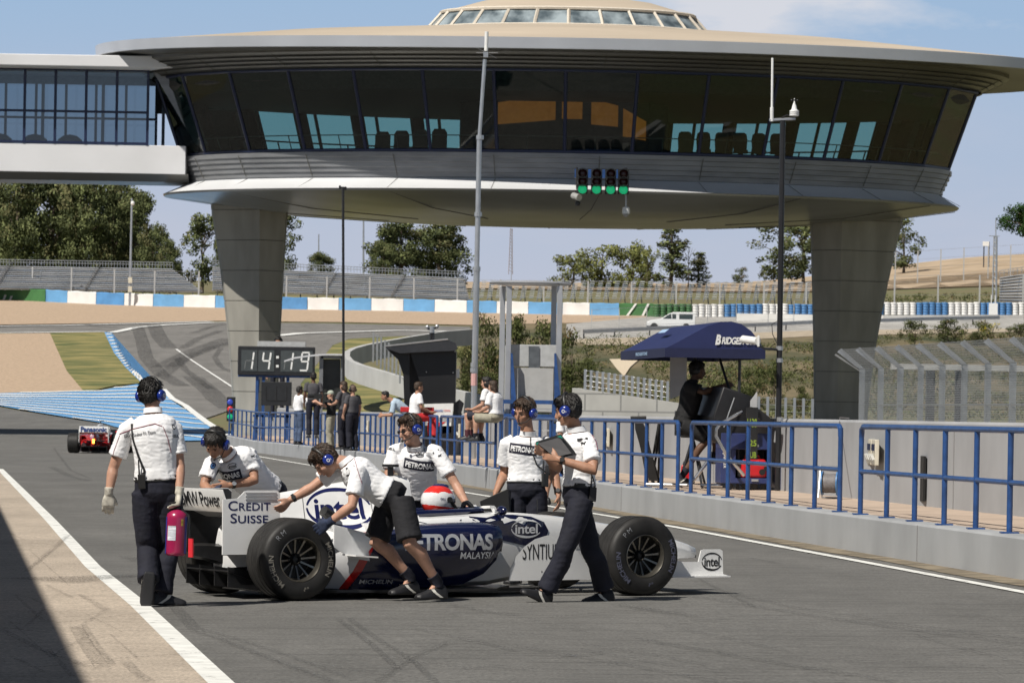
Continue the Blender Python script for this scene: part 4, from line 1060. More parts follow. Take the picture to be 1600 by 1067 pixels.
# ------------------------------------------------------------------ digital clock
base = plat(432, .8); d = base.y; k = d/F; B3 = lambda px, py, dd=0: P(px, py, d+dd)
ck = thing('digital_clock', 'black digital clock board reading 14 19 on a blue frame', 'clock', base)
mb = MB(); mb.box(B3(432,564), (120*k,.35,45*k)); obj('case', mb, [mat('clock_black', (.02,.021,.023), .4, var=.15)], ck, 0, .02)
mb = MB(); mb.box(B3(440,538,.1), (75*k,.3,9*k)); obj('top_box', mb, [MATS['cabin_grey']], ck, 0)
mb = MB(); u = V((1,0,0)); off = B3(432,564,-.19)
for x in (-42.5, -16, 19, 44): flat(mb, rect2(25*k, 33*k), off+u*(x*k), u, V((0,0,1)), 0)
obj('digit_panel', mb, [mat('digit_panel', (.055,.065,.068), .5, var=.1)], ck, 0)
segm = mat('segment_white', (.75,.76,.74), .5, var=0); dimm = mat('segment_dim', (.17,.18,.18), .5, var=0)
SEG = {'1': 'bc', '4': 'fgbc', '9': 'abcdfg'}
def seg(mb, x, s_, w_=11, h_=28, th=2.6, dim=False):
    sh = .12
    def bar(x0, y0, x1, y1):
        a = V((x0+y0*sh, y0)); b = V((x1+y1*sh, y1)); t_ = (b-a).normalized(); n_ = V((-t_.y, t_.x))*th/2
        q = [a+n_, b+n_-t_*.0, b-n_, a-n_]
        mb.add([off+u*((x+p_.x)*k)+V((0,-.006,p_.y*k)) for p_ in q], [(0,1,2,3)])
    W, Hh = w_/2, h_/2
    pos = {'a': (-W,Hh,W,Hh), 'g': (-W,0,W,0), 'd': (-W,-Hh,W,-Hh), 'f': (-W,1,-W,Hh-1), 'b': (W,1,W,Hh-1), 'e': (-W,-Hh+1,-W,-1), 'c': (W,-Hh+1,W,-1)}
    for c_ in s_: bar(*pos[c_])
mb = MB()
for x, ch in ((-42.5,'1'),(-16,'4'),(19,'1'),(44,'9')): seg(mb, x, SEG[ch])
for dy in (6,-8): flat(mb, rect2(4*k,4*k), off+u*(1.5*k)+V((0,-.006,dy*k)), u, V((0,0,1)), 0)
obj('digits', mb, [segm], ck, 0)
mb = MB()
for x in (-42.5, 19): seg(mb, x, 'g', th=1.3); seg(mb, x, 'e', th=1.3)
obj('unlit_segment', mb, [dimm], ck, 0)
mb = MB()
for px in (402, 412, 450): a = B3(px, 587); mb.box(V((a.x, a.y, (a.z+base.z)/2)), (.10,.10,a.z-base.z))
mb.box(B3(432,588), (120*k,.12,.07)); mb.tube([B3(404,592), B3(396,690)], .045, 6); mb.box(B3(425,650), (60*k,.1,.08)).box(B3(425,668), (60*k,.1,.08))
obj('stand_frame', mb, [bluep], ck, 0)
mb = MB(); mb.box(B3(432,615,-.3), (47*k,.25,37*k)); sc_ = obj('lower_screen', mb, [MATS['clock_black']], ck, 0, .015)
mb = MB()
for px in (416, 432, 448): mb.box(B3(px,614,-.43), (1.2*k,.01,22*k))
mb.box(B3(432,626,-.43), (32*k,.01,1.4*k)); obj('screen_bar', mb, [mat('screen_line', (.008,.008,.008), .5, var=0)], sc_, 0)
for z, px in ((610,.2),):
    mb = MB(); mb.box(B3(485,690,.3), (30*k,.4,40*k)); obj('side_cabinet', mb, [mat('cabinet_white', (.6,.6,.58), .6, var=.1)], ck, 0)
# little signal at the end of the pit lane
d = 162.5; k = d/F; q = P(359, 640, d)
ps = thing('pit_exit_signal', 'small signal with blue red and green lamps at the end of the railing', 'traffic light', (q.x, q.y, gz(q.x, q.y)+PLAT))
mb = MB(); mb.box(P(361,639,d), (13*k,.3,38*k)); hd = obj('signal_head', mb, [blackm], ps, 0, .02)
mb = MB(); mb.tube([P(363,655,d+.2), V((P(363,655,d).x, d+.2, gz(q.x,q.y)))], .05, 6); obj('post', mb, [bluep], ps)
for py, c_, e_ in ((628,(.03,.05,.30),(.05,.09,.5)),(639,(.45,.02,.02),(.6,.03,.03)),(651,(.01,.35,.16),(.02,.5,.25))):
    mb = MB(); mb.sphere(P(359.5,py,d-.15), (.11,.06,.11), 12, 6); obj('lens', mb, [mat('lens_%d' % py, c_, .25, var=0, emit=(e_, .35))], hd, 60)
# ================================================================== background: barriers, stands, fences, trees
service = asphalt('service_tarmac', (.40,.385,.36), None, .15, .9)
sheet('service_road', gp((885,507),(1010,496),(1300,494),(1600,492),(1600,514),(1270,517),(1000,528),(885,531)), service, .05)
sheet('dirt_track', gp((885,531),(1000,528),(1270,517),(1600,514),(1600,519),(1270,526),(1000,540),(920,540)), mat('pale_dirt', (.42,.35,.26), .95, var=.2, scale=1), .05)
sheet('pale_patch', gp((952,563),(1000,562),(985,575),(975,590),(965,580)), mat('pale_sand', (.62,.52,.38), .95, var=.1), .09)
sheet('dry_hill', [(p.x, p.y) for p in gp((430,448),(740,452),(870,450),(1100,446))]+[(150,445),(160,690),(-30,690)], drygrass, .12)
sheet('bank_grass', gp((-350,456),(0,463),(300,471),(700,480),(1080,484),(1080,476),(700,470),(300,460),(0,452),(-350,446)), grass, .06)
def gd(px, d):
    p = P(px, 640, d); p.z = gz(p.x, p.y); return p
cw, cb, cg = mat('cover_white', (.74,.73,.71), .6, var=.05, scale=1, bump=.3, bscale=3), mat('cover_blue', (.085,.25,.50), .6, var=.12, scale=1, bump=.3, bscale=3), mat('cover_green', (.05,.16,.05), .6, var=.12, scale=1, bump=.3, bscale=3)
cb2 = mat('cover_pale_blue', (.13,.33,.58), .6, var=.08, scale=1, bump=.3, bscale=3)
BB = [(-350,462),(-40,467.5),(0,469),(71,472),(152,476),(236,479),(353,481.6),(432,483.5),(530,485),(631,486.5),(729,489),(850,491.5),(967,493.4),(1020,494),(1086,495),(1200,495),(1300,495),(1400,493),(1600,492)]
def by(px):
    for (a, ya_), (b, yb_) in zip(BB, BB[1:]):
        if px <= b: return ya_+(yb_-ya_)*(px-a)/(b-a)
    return 492
def bpt(px): return G(px, by(px))
tb = thing('tyre_barrier', 'long tyre barrier wrapped in blue and white covers beyond the gravel', 'tyre barrier', bpt(500))
secs = [(-350,-40,cb),(-40,71,cg),(71,105,cb2),(105,150,cw),(150,194,cb),(194,239,cw),(239,287,cb2),(287,336,cw),(336,384,cb2),(384,432,cw),(432,480,cb),(480,529,cw),(529,580,cb2),(580,630,cw),(630,679,cb2),(679,729,cw),(729,776,cb2),(776,825,cw),(825,879,cb2),(879,921,cw),(921,967,cb2),(967,1021,cg)]
for x0, x1, m in secs:
    mb = MB(); n = 6; rings = []
    for i in range(n+1):
        px = x0+.25+(x1-x0-.5)*i/n; a = bpt(px); k = a.y/F; h = 19.5*k
        b = .06*sin(i*2.1+x0); w_ = [V((0,-.1+b,-.1)), V((0,b,h*.5)), V((0,b*.5,h*.93)), V((0,.15,h+.03*sin(i*1.7+x0))), V((0,.9,h)), V((0,1.0,-.1))]
        rings.append([a+q for q in w_])
    mb.loft(rings); c_ = obj('cover', mb, [m], tb, 40)
    for s_ in ([(4,12),(14,22)] if x0 == -40 else [(978,993),(1002,1012)] if x0 == 967 else []):
        mb = MB(); a0, a1 = (bpt(s_[0]), bpt(s_[0]+3.5)); k = a0.y/F; dx = (s_[1]-s_[0])*k
        mb.add([a0+V((0,-.25,0)), a1+V((0,-.25,0)), a1+V((dx*.9,-.2,19.3*k)), a0+V((dx*.9,-.2,19.3*k))], [(0,1,2,3)]); obj('stripe', mb, [cw], c_, 0)
# bare tyre stacks further right
stack_me = {}
for nm, c_ in (('w', cw), ('b', mat('tyre_blue', (.07,.20,.42), .6, var=.1)), ('g', mat('tyre_green', (.045,.13,.045), .6, var=.1))):
    mb = MB(); pr = [(0,0)]
    for i in range(5): pr += [(.24*i+.01,.27),(.24*i+.06,.31),(.24*i+.18,.31),(.24*i+.23,.27)]
    mb.lathe(pr+[(1.2,0)], (0,0,0), (0,0,1), 12, cap=True); stack_me[nm] = mesh_from('tyre_stack', mb, [c_], 40)
ts = thing('tyre_wall', 'row of bare painted tyre stacks in green white and blue beyond the van', 'tyre barrier', bpt(1250))
px = 1026
while px < 1625:
    nm = 'g' if px < 1086 else 'w' if px < 1136 else 'b' if px < 1187 else 'w' if px < 1236 else 'b' if px < 1285 else 'w' if px < 1335 else 'b' if px < 1383 else 'w' if px < 1430 else 'b' if px < 1480 else 'w' if px < 1529 else 'b' if px < 1578 else 'w'
    o = bpy.data.objects.new('tyre_stack', stack_me[nm]); COL.objects.link(o); o.parent = ts
    a = G(px, 496 if px < 1300 else 493); o.matrix_local = WM[ts.name].inverted() @ Matrix.Translation(a) @ Matrix.Scale(.98+.06*random.random(), 4); px += 10.0
mb = MB(); pts = [G(x, y) for x, y in ((1010,500),(1150,503),(1270,505),(1380,506),(1500,505.5),(1560,505))]
mb.loft([[p+V((0,0,-.2)), p+V((0,0,.75)), p+V((0,.3,.75)), p+V((0,.3,-.2))] for p in pts[1:]]); solo('low_wall', mb, [mat('white_wash', (.62,.61,.58), .8, var=.12, scale=.6, detail=8)], 'long low white washed wall in front of the bare tyre stacks', 'wall', smooth=0)
def armco(pp, label, h=.75):
    t = thing('guard_rail', label, 'guard rail', G(*pp[0]), group='steel guard rails')
    pts = [G(*p) for p in pp]
    mb = MB()
    mb.loft([[p+V((0,y,z)) for y, z in ((0,h-.32),(-.08,h-.26),(-.08,h-.2),(0,h-.16),(-.08,h-.10),(-.08,h-.04),(0,h),(.03,h),(.03,h-.32))] for p in pts]); obj('beam', mb, [silver], t, 30)
    for i in range(len(pts)-1):
        n = max(1, int((pts[i+1]-pts[i]).length/4))
        for j in range(n):
            p = pts[i].lerp(pts[i+1], j/n); mb = MB(); mb.box(p+V((0,.08,h/2)), (.1,.1,h)); obj('post', mb, [darkmet], t, 0)
armco([(912,530),(960,527.5),(1015,525),(1090,522),(1180,519),(1275,514)], 'steel guard rail below the white van and behind the awning')
armco([(1362,512),(1440,509),(1520,507.5),(1562,506.5)], 'steel guard rail right of the right hand pillar')
# ---- stands
bench = mat('bench_grey', (.48,.51,.55), .6, .1, var=.12, scale=.5)
benchb = mat('bench_blue_grey', (.30,.36,.45), .6, var=.15, scale=.5)
frame_s = mat('stand_steel', (.24,.24,.24), .5, .3, var=.1)
deckm = mat('stand_deck', (.20,.185,.165), .8, var=.2, scale=.6)
def stand(label, px0, px1, yb0, yb1, yt0, yt1, df, n, aisles=(), broken=False, skew=0.0, rail=True):
    mid = (px0+px1)/2
    t = thing('grandstand', label, 'grandstand', gd(mid, df), group='open grandstands of plank rows on the hill')
    step = .78
    def pt(px, f, dy=0):
        d = df+f*n*step; yb = yb0+(yb1-yb0)*(px-px0)/(px1-px0); yt = yt0+(yt1-yt0)*(px-px0)/(px1-px0)
        return P(px, yb+(yt-yb)*f+dy, d)
    for r in range(n):
        f = (r+.5)/n; mb = MB(); cuts = [px0]+[a+(f*22 if not broken else 0) for a in aisles]+[px1-skew*f]
        for a, b in zip(cuts, cuts[1:]):
            if broken:
                x = a
                while x < b-3:
                    p, q = pt(x+f*6, f), pt(min(b, x+7)+f*6, f); mb.box((p+q)/2, ((q-p).length,.35,.07)); x += 13
            else:
                p, q = pt(a+(2.2 if a != px0 else 0), f), pt(b-2.2, f); ax_ = (q-p).normalized(); A_ = (ax_, V((0,1,0)), V((0,0,1)))
                mb.box((p+q)/2, ((q-p).length,.32,.06), A_); mb.box((p+q)/2+V((0,.35,-.2)), ((q-p).length,.45,.05), A_)
        if not broken:
            p, q = pt(px0, r/n, 2.0), pt(px1-skew*f, r/n, 2.0); p2_, q2_ = pt(px0, (r+1)/n, 2.2), pt(px1-skew*f, (r+1)/n, 2.2); mb.mi(1); mb.add([p, q, q2_, p2_], [(0,1,2,3)])
        br_ = obj('bench_row', mb, [bench if r % 3 else benchb, deckm], t, 0)
        if broken: br_['kind'] = 'stuff'
    if not broken:
        for a in aisles:
            mb = MB(); 
            for i in range(n*2): 
                p = pt(a+(i+.5)/(2*n)*22, (i+.5)/(2*n)); mb.box(p+V((0,-.2,-.12)), (.22,.3,.06))
            for s_ in (-2, 2): mb.tube([pt(a+s_, 0, -3), pt(a+22+s_, 1, -6)], .035, 4)
            obj('stair', mb, [frame_s], t, 0)
    if rail:
        mb = MB(); N = int((px1-px0)/5)
        for i in range(N+1):
            x = px0+(px1-skew-px0)*i/N; mb.tube([pt(x, 1, 0), pt(x, 1, -9)], .025, 4)
        for dy in (-9, -5): mb.tube([pt(px0,1,dy), pt(px1-skew,1,dy)], .03, 4)
        obj('back_rail', mb, [silver], t, 0)
    mb = MB()
    for i in range(int((px1-px0)/26)+1):
        x = px0+26*i; 
        if x < px1: mb.tube([pt(x, 0, 3), pt(x+5, .9, 2)], .06, 4).tube([pt(x+5,.9,2), gd(x+5, df+n*step)], .06, 4)
    obj('frame', mb, [frame_s], t, 0)
stand('long grandstand of grey plank rows below the big trees at far left', -200, 318, 447, 455, 411, 420, 424, 12, (-6,134), skew=48)
stand('middle grandstand of grey plank rows right of the left pillar', 332, 735, 452, 468, 416, 434, 424, 12, (400,505,612), skew=10)
stand('sparse grandstand of short bench pieces on the dry hill left of the right pillar', 735, 1275, 466, 470, 437, 440, 424, 9, (), True, rail=False)
stand('small corner of a grandstand at the right edge of the picture', 1562, 1640, 470, 474, 432, 420, 418, 9, skew=-26)
# ---- catch fence posts along the barrier
fpost = mat('fence_post_pale', (.46,.46,.45), .6, .2, var=.1)
def fence(label, plist, dz, h, r=.07, d_off=4.0, wires=6, name='catch_fence', post_m=None, wr=.012):
    t = thing(name, label, 'fence', plist[0])
    for p in plist:
        mb = MB(); mb.box(p+V((0,0,h/2-.2)), (r*2,r*2,h+.4)); obj('post', mb, [post_m or fpost], t, 0)
    mb = MB()
    for i in range(wires): mb.tube([p+V((0,0,h*(i+1)/wires-.05)) for p in plist], wr, 4)
    obj('wire', mb, [silver], t, 0)
def fline(pxs, dd=5.0):
    out = []
    for px in pxs:
        a = bpt(px); p = P(px, by(px), a.y+dd); p.z = gz(p.x, p.y); out.append(p)
    return out
fence('catch fence standing behind the covered barrier, left of the left pillar', fline([-12,50,111,178,241,310]), 0, 3.3)
fence('catch fence standing behind the covered barrier between the pillars', fline([380,447,510,577,646,714,781,849,918,986,1056,1124,1193,1259]), 0, 3.0)
fence('catch fence on the bank right of the right hand pillar', fline([1397,1465,1530,1598]), 0, 3.6)
fence('sparse wire fence along the service road', [G(x, y) for x, y in ((924,527),(967,524),(1010,521),(1105,517),(1150,515),(1200,513),(1240,511))], 0, 2.2, .03, wires=3, name='wire_fence')
fence('thin wire fence across the dry hillside at right', [gd(px, 520) for px in (1395,1430,1466,1502,1540,1575,1610)], 0, 4.0, .06, wires=4, name='wire_fence')
# ---- concrete wall curving between the straight and the grass, block wall with fence
def wall_img(name, label, top, h, th, m, fencing=None):
    """top: (px, py of the top edge, distance)"""
    mb = MB(); rings = []; L_ = [P(x, y, d) for x, y, d in top]
    for i, p in enumerate(L_):
        t = (L_[min(i+1, len(L_)-1)]-L_[max(0, i-1)]); t.z = 0; t.normalize(); n = V((t.y,-t.x,0))*th/2
        lo = V((0,0,h))
        rings.append([p-n-lo, p-n, p+n, p+n-lo])
    mb.loft(rings); return solo(name, mb, [m], label, 'wall', smooth=30), L_
wc2 = mat('far_wall_concrete', (.47,.47,.46), .85, var=.08, scale=.5, detail=8)
wall_img('barrier_wall', 'pale concrete wall curving round the end of the grass behind the black booth', [(740,514,262),(690,518,256),(640,526,250),(600,533,244),(570,539,238),(552,544,233),(543,549,229),(542,556,225),(548,563,221),(565,570,216),(600,580,209),(640,592,203),(690,604,196),(750,617,189),(830,632,180)], .95, .3, wc2)
blockm = mat('block_wall', (.36,.355,.33), .9, var=.12, scale=.6, detail=8)
def brickify(m, w_, h_):
    n = m.node_tree.nodes; l = m.node_tree.links; b = n['Principled BSDF']; src = b.inputs['Base Color'].links[0].from_socket
    t = n.new('ShaderNodeTexCoord'); s2_ = n.new('ShaderNodeSeparateXYZ'); c2_ = n.new('ShaderNodeCombineXYZ'); l.new(t.outputs['Object'], s2_.inputs[0]); l.new(s2_.outputs['X'], c2_.inputs['X']); l.new(s2_.outputs['Z'], c2_.inputs['Y'])
    k = n.new('ShaderNodeTexBrick'); k.inputs['Scale'].default_value = 1; k.inputs['Brick Width'].default_value = w_; k.inputs['Row Height'].default_value = h_; k.inputs['Mortar Size'].default_value = .03
    l.new(c2_.outputs[0], k.inputs['Vector']); l.new(src, k.inputs['Color1']); l.new(src, k.inputs['Color2']); k.inputs['Mortar'].default_value = (.20,.20,.19,1); l.new(k.outputs['Color'], b.inputs['Base Color'])
brickify(blockm, 1.2, .6)
bw, Lb = wall_img('block_wall', 'grey block wall topped by a row of fence posts between the tower and the awning', [(900,606,152),(950,614,150),(1040,627,148),(1100,636,146)], 2.6, .3, blockm)
def post_row(label, pts, h, r=.045, name='post_fence'):
    t = thing(name, label, 'fence', pts[0])
    for p in pts:
        mb = MB(); mb.box(p+V((0,0,h/2-.1)), (r*2,r*2,h+.2)); obj('post', mb, [silver], t, 0)
    mb = MB()
    for i in range(4): mb.tube([p+V((0,0,h*(i+.8)/4)) for p in pts], .008, 4)
    obj('wire', mb, [silver], t, 0)
post_row('row of pale posts on the grey block wall left of the awning', [P(914+ i*9.2, 608.5+i*1.35, 151.3-i*.2) for i in range(15)], .7)
post_row('short row of pale posts right of the awning in front of the scrub', [P(1185+i*14, 660+i*.6, 150) for i in range(7)], .9)
wall_img('back_wall', 'low pale wall behind the pit wall under the right hand pillar', [(1090,650,150),(1180,656,148),(1290,660,146),(1400,664,144)], 1.6, .25, wc2)
post_row('cluster of pale posts on the curving wall behind the black booth', [P(583+i*6, 560+i*4.6, 224-i*3) for i in range(8)], 1.35)
# ---- tall mesh fence at right, beyond the main straight
X0 = 25.0
mf = thing('mesh_fence', 'tall steel mesh debris fence with cranked post tops at the right', 'fence', (X0-.117*115, 115, 0))
fx = lambda d: V((X0-.117*d, d, gz(X0-.117*d, d)))
fds = [97+2.7*i for i in range(12)]
for d in fds:
    p = fx(d); mb = MB()
    mb.box(p+V((0,0,1.35)), (.16,.12,2.9)); mb.prism([p+V((-.08,-.06,2.78)), p+V((.08,-.06,2.78)), p+V((-.62,-.06,3.38)), p+V((-.74,-.06,3.28))], (0,.12,0)); obj('post', mb, [silver], mf, 0)
mb = MB()
for i in range(44): mb.tube([fx(d)+V((-.09,0,.15+i*.06)) for d in (fds[0], fds[-1])], .0052, 4)
for i in range(10): mb.tube([fx(d)+V((-.09-.066*i,0,2.8+i*.06)) for d in (fds[0], fds[-1])], .0038, 4)
d = fds[0]
while d < fds[-1]:
    mb.tube([fx(d)+V((-.09,0,.1)), fx(d)+V((-.09,0,2.8)), fx(d)+V((-.68,0,3.35))], .0055, 4); d += .13
obj('mesh', mb, [mat('mesh_wire', (.42,.43,.43), .4, .6, var=0)], mf, 0)
mb = MB(); mb.tube([fx(fds[-1])+V((0,0,2.7)), fx(fds[-1])+V((-.8,0,3.2))], .03, 5); mb.tube([fx(d_)+V((-.03,0,1.75)) for d_ in (fds[1], fds[-2])], .02, 5); obj('stay', mb, [silver], mf, 0)
gb_ = thing('beam_barrier', 'pale horizontal beam on two dark square posts seen through the mesh fence', 'barrier', gd(1478, 150))
mb = MB(); a, b = P(1392,572,150), P(1640,577,150); mb.box((a+b)/2, ((b-a).length,.3,.20)); obj('beam', mb, [wc2], gb_, 0)
for px in (1454, 1499):
    mb = MB(); a = P(px, 579, 150.2); g = V((a.x, a.y, gz(a.x, a.y)-.2)); mb.box((a+g)/2, (.28,.28,a.z-g.z)); obj('post', mb, [darkmet], gb_, 0)
# ---- white pickup van
g = G(1048, 517); vk = g.y/F
van = thing('van', 'white pickup van parked on the service road above the awning', 'van', g)
VX = lambda px, h, y=0: V((g.x+(px-1050)*vk, g.y+y, g.z+h))
sc = 76*vk/4.0
wv = mat('van_white', (.74,.75,.75), .3, var=.03, coat=.4); gl_d = mat('van_glass', (.03,.045,.045), .1, var=.2, spec=.8)
mb = MB(); prof_v = [(1012,.28),(1012,.70),(1017,.84),(1034,.98),(1047,1.42),(1054,1.55),(1086,1.56),(1088,1.5),(1088,.30)]
mb.loft([[VX(a, b*sc, y) for a, b in prof_v] for y in (0, .05, 1.55, 1.6)]); vb = obj('body', mb, [wv], van, 30, .03)
for q, nm in (([(1037,1.0),(1047.5,1.38),(1050,1.4),(1051,1.0)],'window'),([(1063,.98),(1063,1.40),(1084,1.41),(1084,.98)],'window'),([(1052,1.0),(1052,1.40),(1058,1.4),(1058,1.0)],'window')):
    mb = MB(); mb.add([VX(a, b*sc, -.012) for a, b in q], [tuple(range(4))]); obj(nm, mb, [gl_d], van, 0)
mb = MB(); mb.box(VX(1050,.33*sc,-.01), (75*vk,.03,.12)); obj('bumper', mb, [blackm], van, 0)
for px in (1024, 1074):
    mb = MB(); mb.lathe([(-.1,.0),(-.1,.30),(.05,.32),(.12,.28),(.12,0)], VX(px,.32,.02), (0,-1,0), 18, cap=True); obj('wheel', mb, [blackm], van)
mb = MB(); mb.box(VX(1013,.72*sc,.25), (.06,.3,.16)); obj('headlight', mb, [mat('lamp_clear', (.6,.62,.65), .15, var=0)], van, 0)
# ---- poles, masts, signs
def pole(name, label, px, y0, y1, d, r, m, extra=None, cat='mast', lean=0):
    a = P(px, y0, d); a.z = min(a.z, gz(a.x, a.y)-.1); b = P(px+lean, y1, d)
    t = thing(name, label, cat, V((a.x, a.y, gz(a.x, a.y))))
    mb = MB(); mb.tube([a, b], [r, r*.7], 6); obj('pole', mb, [m], t)
    if extra: extra(t, b, d/F)
    return t
def lamp_x(t, b, k):
    mb = MB(); mb.sphere(b+V((.1,-.1,-8*k)), (3.2*k,3.2*k,3.6*k), 10, 8); obj('lamp', mb, [whitep], t)
    for z in (-128*k, -142*k):
        mb = MB(); mb.box(b+V((0,-.2,z)), (6*k,.3,9*k)); obj('box', mb, [cream_m], t, 0)
pole('lamp_post', 'white lamp post with a ball shaped head before the left grandstand', 203, 456, 310, 412, .12, silver, lamp_x, 'lamp post', 3)
def cross_x(t, b, k):
    mb = MB(); mb.box(b, (18*k,.15,2.5*k)); mb.box(b+V((-7*k,-.1,2*k)), (3*k,.2,3*k)).box(b+V((7*k,-.1,2*k)), (3*k,.2,3*k)); obj('crosshead', mb, [silver], t, 0)
pole('floodlight_mast', 'pale floodlight mast with a small cross head left of the round dark trees', 568, 440, 339, 520, .14, silver, cross_x)
def lat(t, b, k):
    mb = MB()
    for s_ in (-1, 1): mb.tube([b+V((s_*.12,0,0)), b+V((s_*.25,0,-72*k))], .04, 4)
    for i in range(14): mb.tube([b+V((-.13-.008*i,0,-5*k*i)), b+V((.13+.008*i,0,-5*k*i-3*k))], .03, 4)
    obj('lattice', mb, [mat('lattice_rust', (.30,.24,.22), .6, .2, var=.2)], t, 0)
pole('lattice_mast', 'thin lattice mast on the horizon right of the silver mast', 799, 440, 357, 560, .05, silver, lat)
pole('aerial_mast', 'thin aerial mast over the small round tree between pillar and thin black mast', 498, 440, 366, 520, .10, silver)
def pw_x(t, b, k):
    mb = MB(); mb.box(b+V((-2*k,0,-26*k)), (17*k,.1,1.2*k)); obj('crossarm', mb, [silver], t, 0)
    mb = MB()
    for i in range(10): mb.tube([b+V((-2*k,0,-(26+9*i)*k)), b+V((2*k,0,-(31+9*i)*k))], .05, 4)
    mb.tube([b+V((-2.2*k,0,-26*k)), b+V((-3*k,0,-125*k))], .07, 4).tube([b+V((2.2*k,0,-26*k)), b+V((3*k,0,-125*k))], .07, 4); obj('lattice', mb, [silver], t, 0)
    mb = MB(); mb.box(b+V((-2*k,-.2,-140*k)), (13*k,.4,18*k)); obj('cabinet', mb, [whitep], t, 0)
    mb = MB()
    for s_ in (-1, 1): mb.box(b+V((-2*k+s_*3*k,0,-125*k)), (1*k,.1,14*k))
    obj('bracket', mb, [whitep], t, 0)
pole('radio_mast', 'lattice radio mast with a cross arm and a white cabinet at its foot', 1556, 498, 343, 396, .07, silver, pw_x)
sg_p = gd(1541, 560); k = 560/F
sgn = thing('hill_sign', 'small white sign board on two dark posts on the hill crest', 'sign', sg_p)
mb = MB()
for x in (1537, 1545):
    mb = MB(); a = P(x, 410, 560); mb.box(V((a.x, a.y, (a.z+P(x,378,560).z)/2-.6)), (.14,.14,P(x,378,560).z-a.z+1.2)); obj('post', mb, [darkmet], sgn, 0)
mb = MB(); mb.box(P(1540.5,381,559.8), (10*k,.1,7*k)); obj('board', mb, [whitep], sgn, 0)
# ================================================================== vegetation
def leafmat(name, c, v=.35, tr=.25):
    m = mat(name, c, .75, var=v, scale=.9, spec=.2)
    return m
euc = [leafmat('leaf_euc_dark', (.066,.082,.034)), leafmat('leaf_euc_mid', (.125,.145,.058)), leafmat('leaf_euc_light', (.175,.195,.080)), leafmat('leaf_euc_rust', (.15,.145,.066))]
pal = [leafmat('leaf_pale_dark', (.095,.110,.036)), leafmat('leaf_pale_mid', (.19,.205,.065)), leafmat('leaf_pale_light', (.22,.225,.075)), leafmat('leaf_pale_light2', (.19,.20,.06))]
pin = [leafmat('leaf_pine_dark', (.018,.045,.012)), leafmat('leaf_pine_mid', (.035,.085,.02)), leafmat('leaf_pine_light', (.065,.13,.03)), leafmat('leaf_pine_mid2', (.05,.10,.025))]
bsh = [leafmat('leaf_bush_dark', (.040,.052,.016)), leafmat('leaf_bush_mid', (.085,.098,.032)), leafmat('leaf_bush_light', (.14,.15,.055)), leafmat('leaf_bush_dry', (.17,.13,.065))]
bark = mat('bark', (.16,.125,.095), .9, var=.3, scale=2)
def crown(mb, R_, clumps, per, ls, droop=0.0):
    """clumps: (x, y, z, r) in metres; leaves scattered through each clump"""
    for (x, y, z, r) in clumps:
        cm = R_.random()
        for _ in range(int(per*r*r)):
            while True:
                u = V((R_.uniform(-1,1), R_.uniform(-1,1), R_.uniform(-1,1)))
                if .15 < u.length < 1: break
            u *= (.55+.45*u.length)/max(u.length, .01)*u.length
            p = V((x, y, z))+V((u.x*r, u.y*r, u.z*r*.85))
            n = (u+V((R_.uniform(-1,1), R_.uniform(-1,1), R_.uniform(-1,1)))*.9).normalized()
            a = n.orthogonal().normalized(); a.rotate(Matrix.Rotation(R_.uniform(0, 6.28), 3, n)); b = n.cross(a)
            s_ = ls*R_.uniform(.6, 1.35)
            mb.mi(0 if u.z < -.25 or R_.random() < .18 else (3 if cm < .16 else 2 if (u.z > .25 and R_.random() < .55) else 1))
            mb.add([p-a*s_*.5, p+b*s_*.32+V((0,0,-droop*s_*.3)), p+a*s_*.5, p-b*s_*.32], [(0,1,2,3)])
def limbs(mb, R_, clumps, h0, tr, lean=(0,0)):
    top = max(c[2] for c in clumps)*.8
    fx_ = lambda z: V((lean[0]*z/top, lean[1]*z/top, z))
    mb.tube([V((0,0,-.4))]+[fx_(z)+V((R_.uniform(-.1,.1), R_.uniform(-.1,.1), 0)) for z in (h0*.5, h0, top*.7, top)], [tr*1.3, tr, tr*.85, tr*.5, tr*.15], 7)
    for c in R_.sample(clumps, min(14, len(clumps))):
        z0 = max(h0*.6, min(c[2]*.7, top*.8)); a = fx_(z0); e = V(c[:3]); m_ = a.lerp(e, .5)+V((0,0,.12*(e-a).length))
        mb.tube([a, m_, e], [tr*.4, tr*.25, tr*.08], 5)
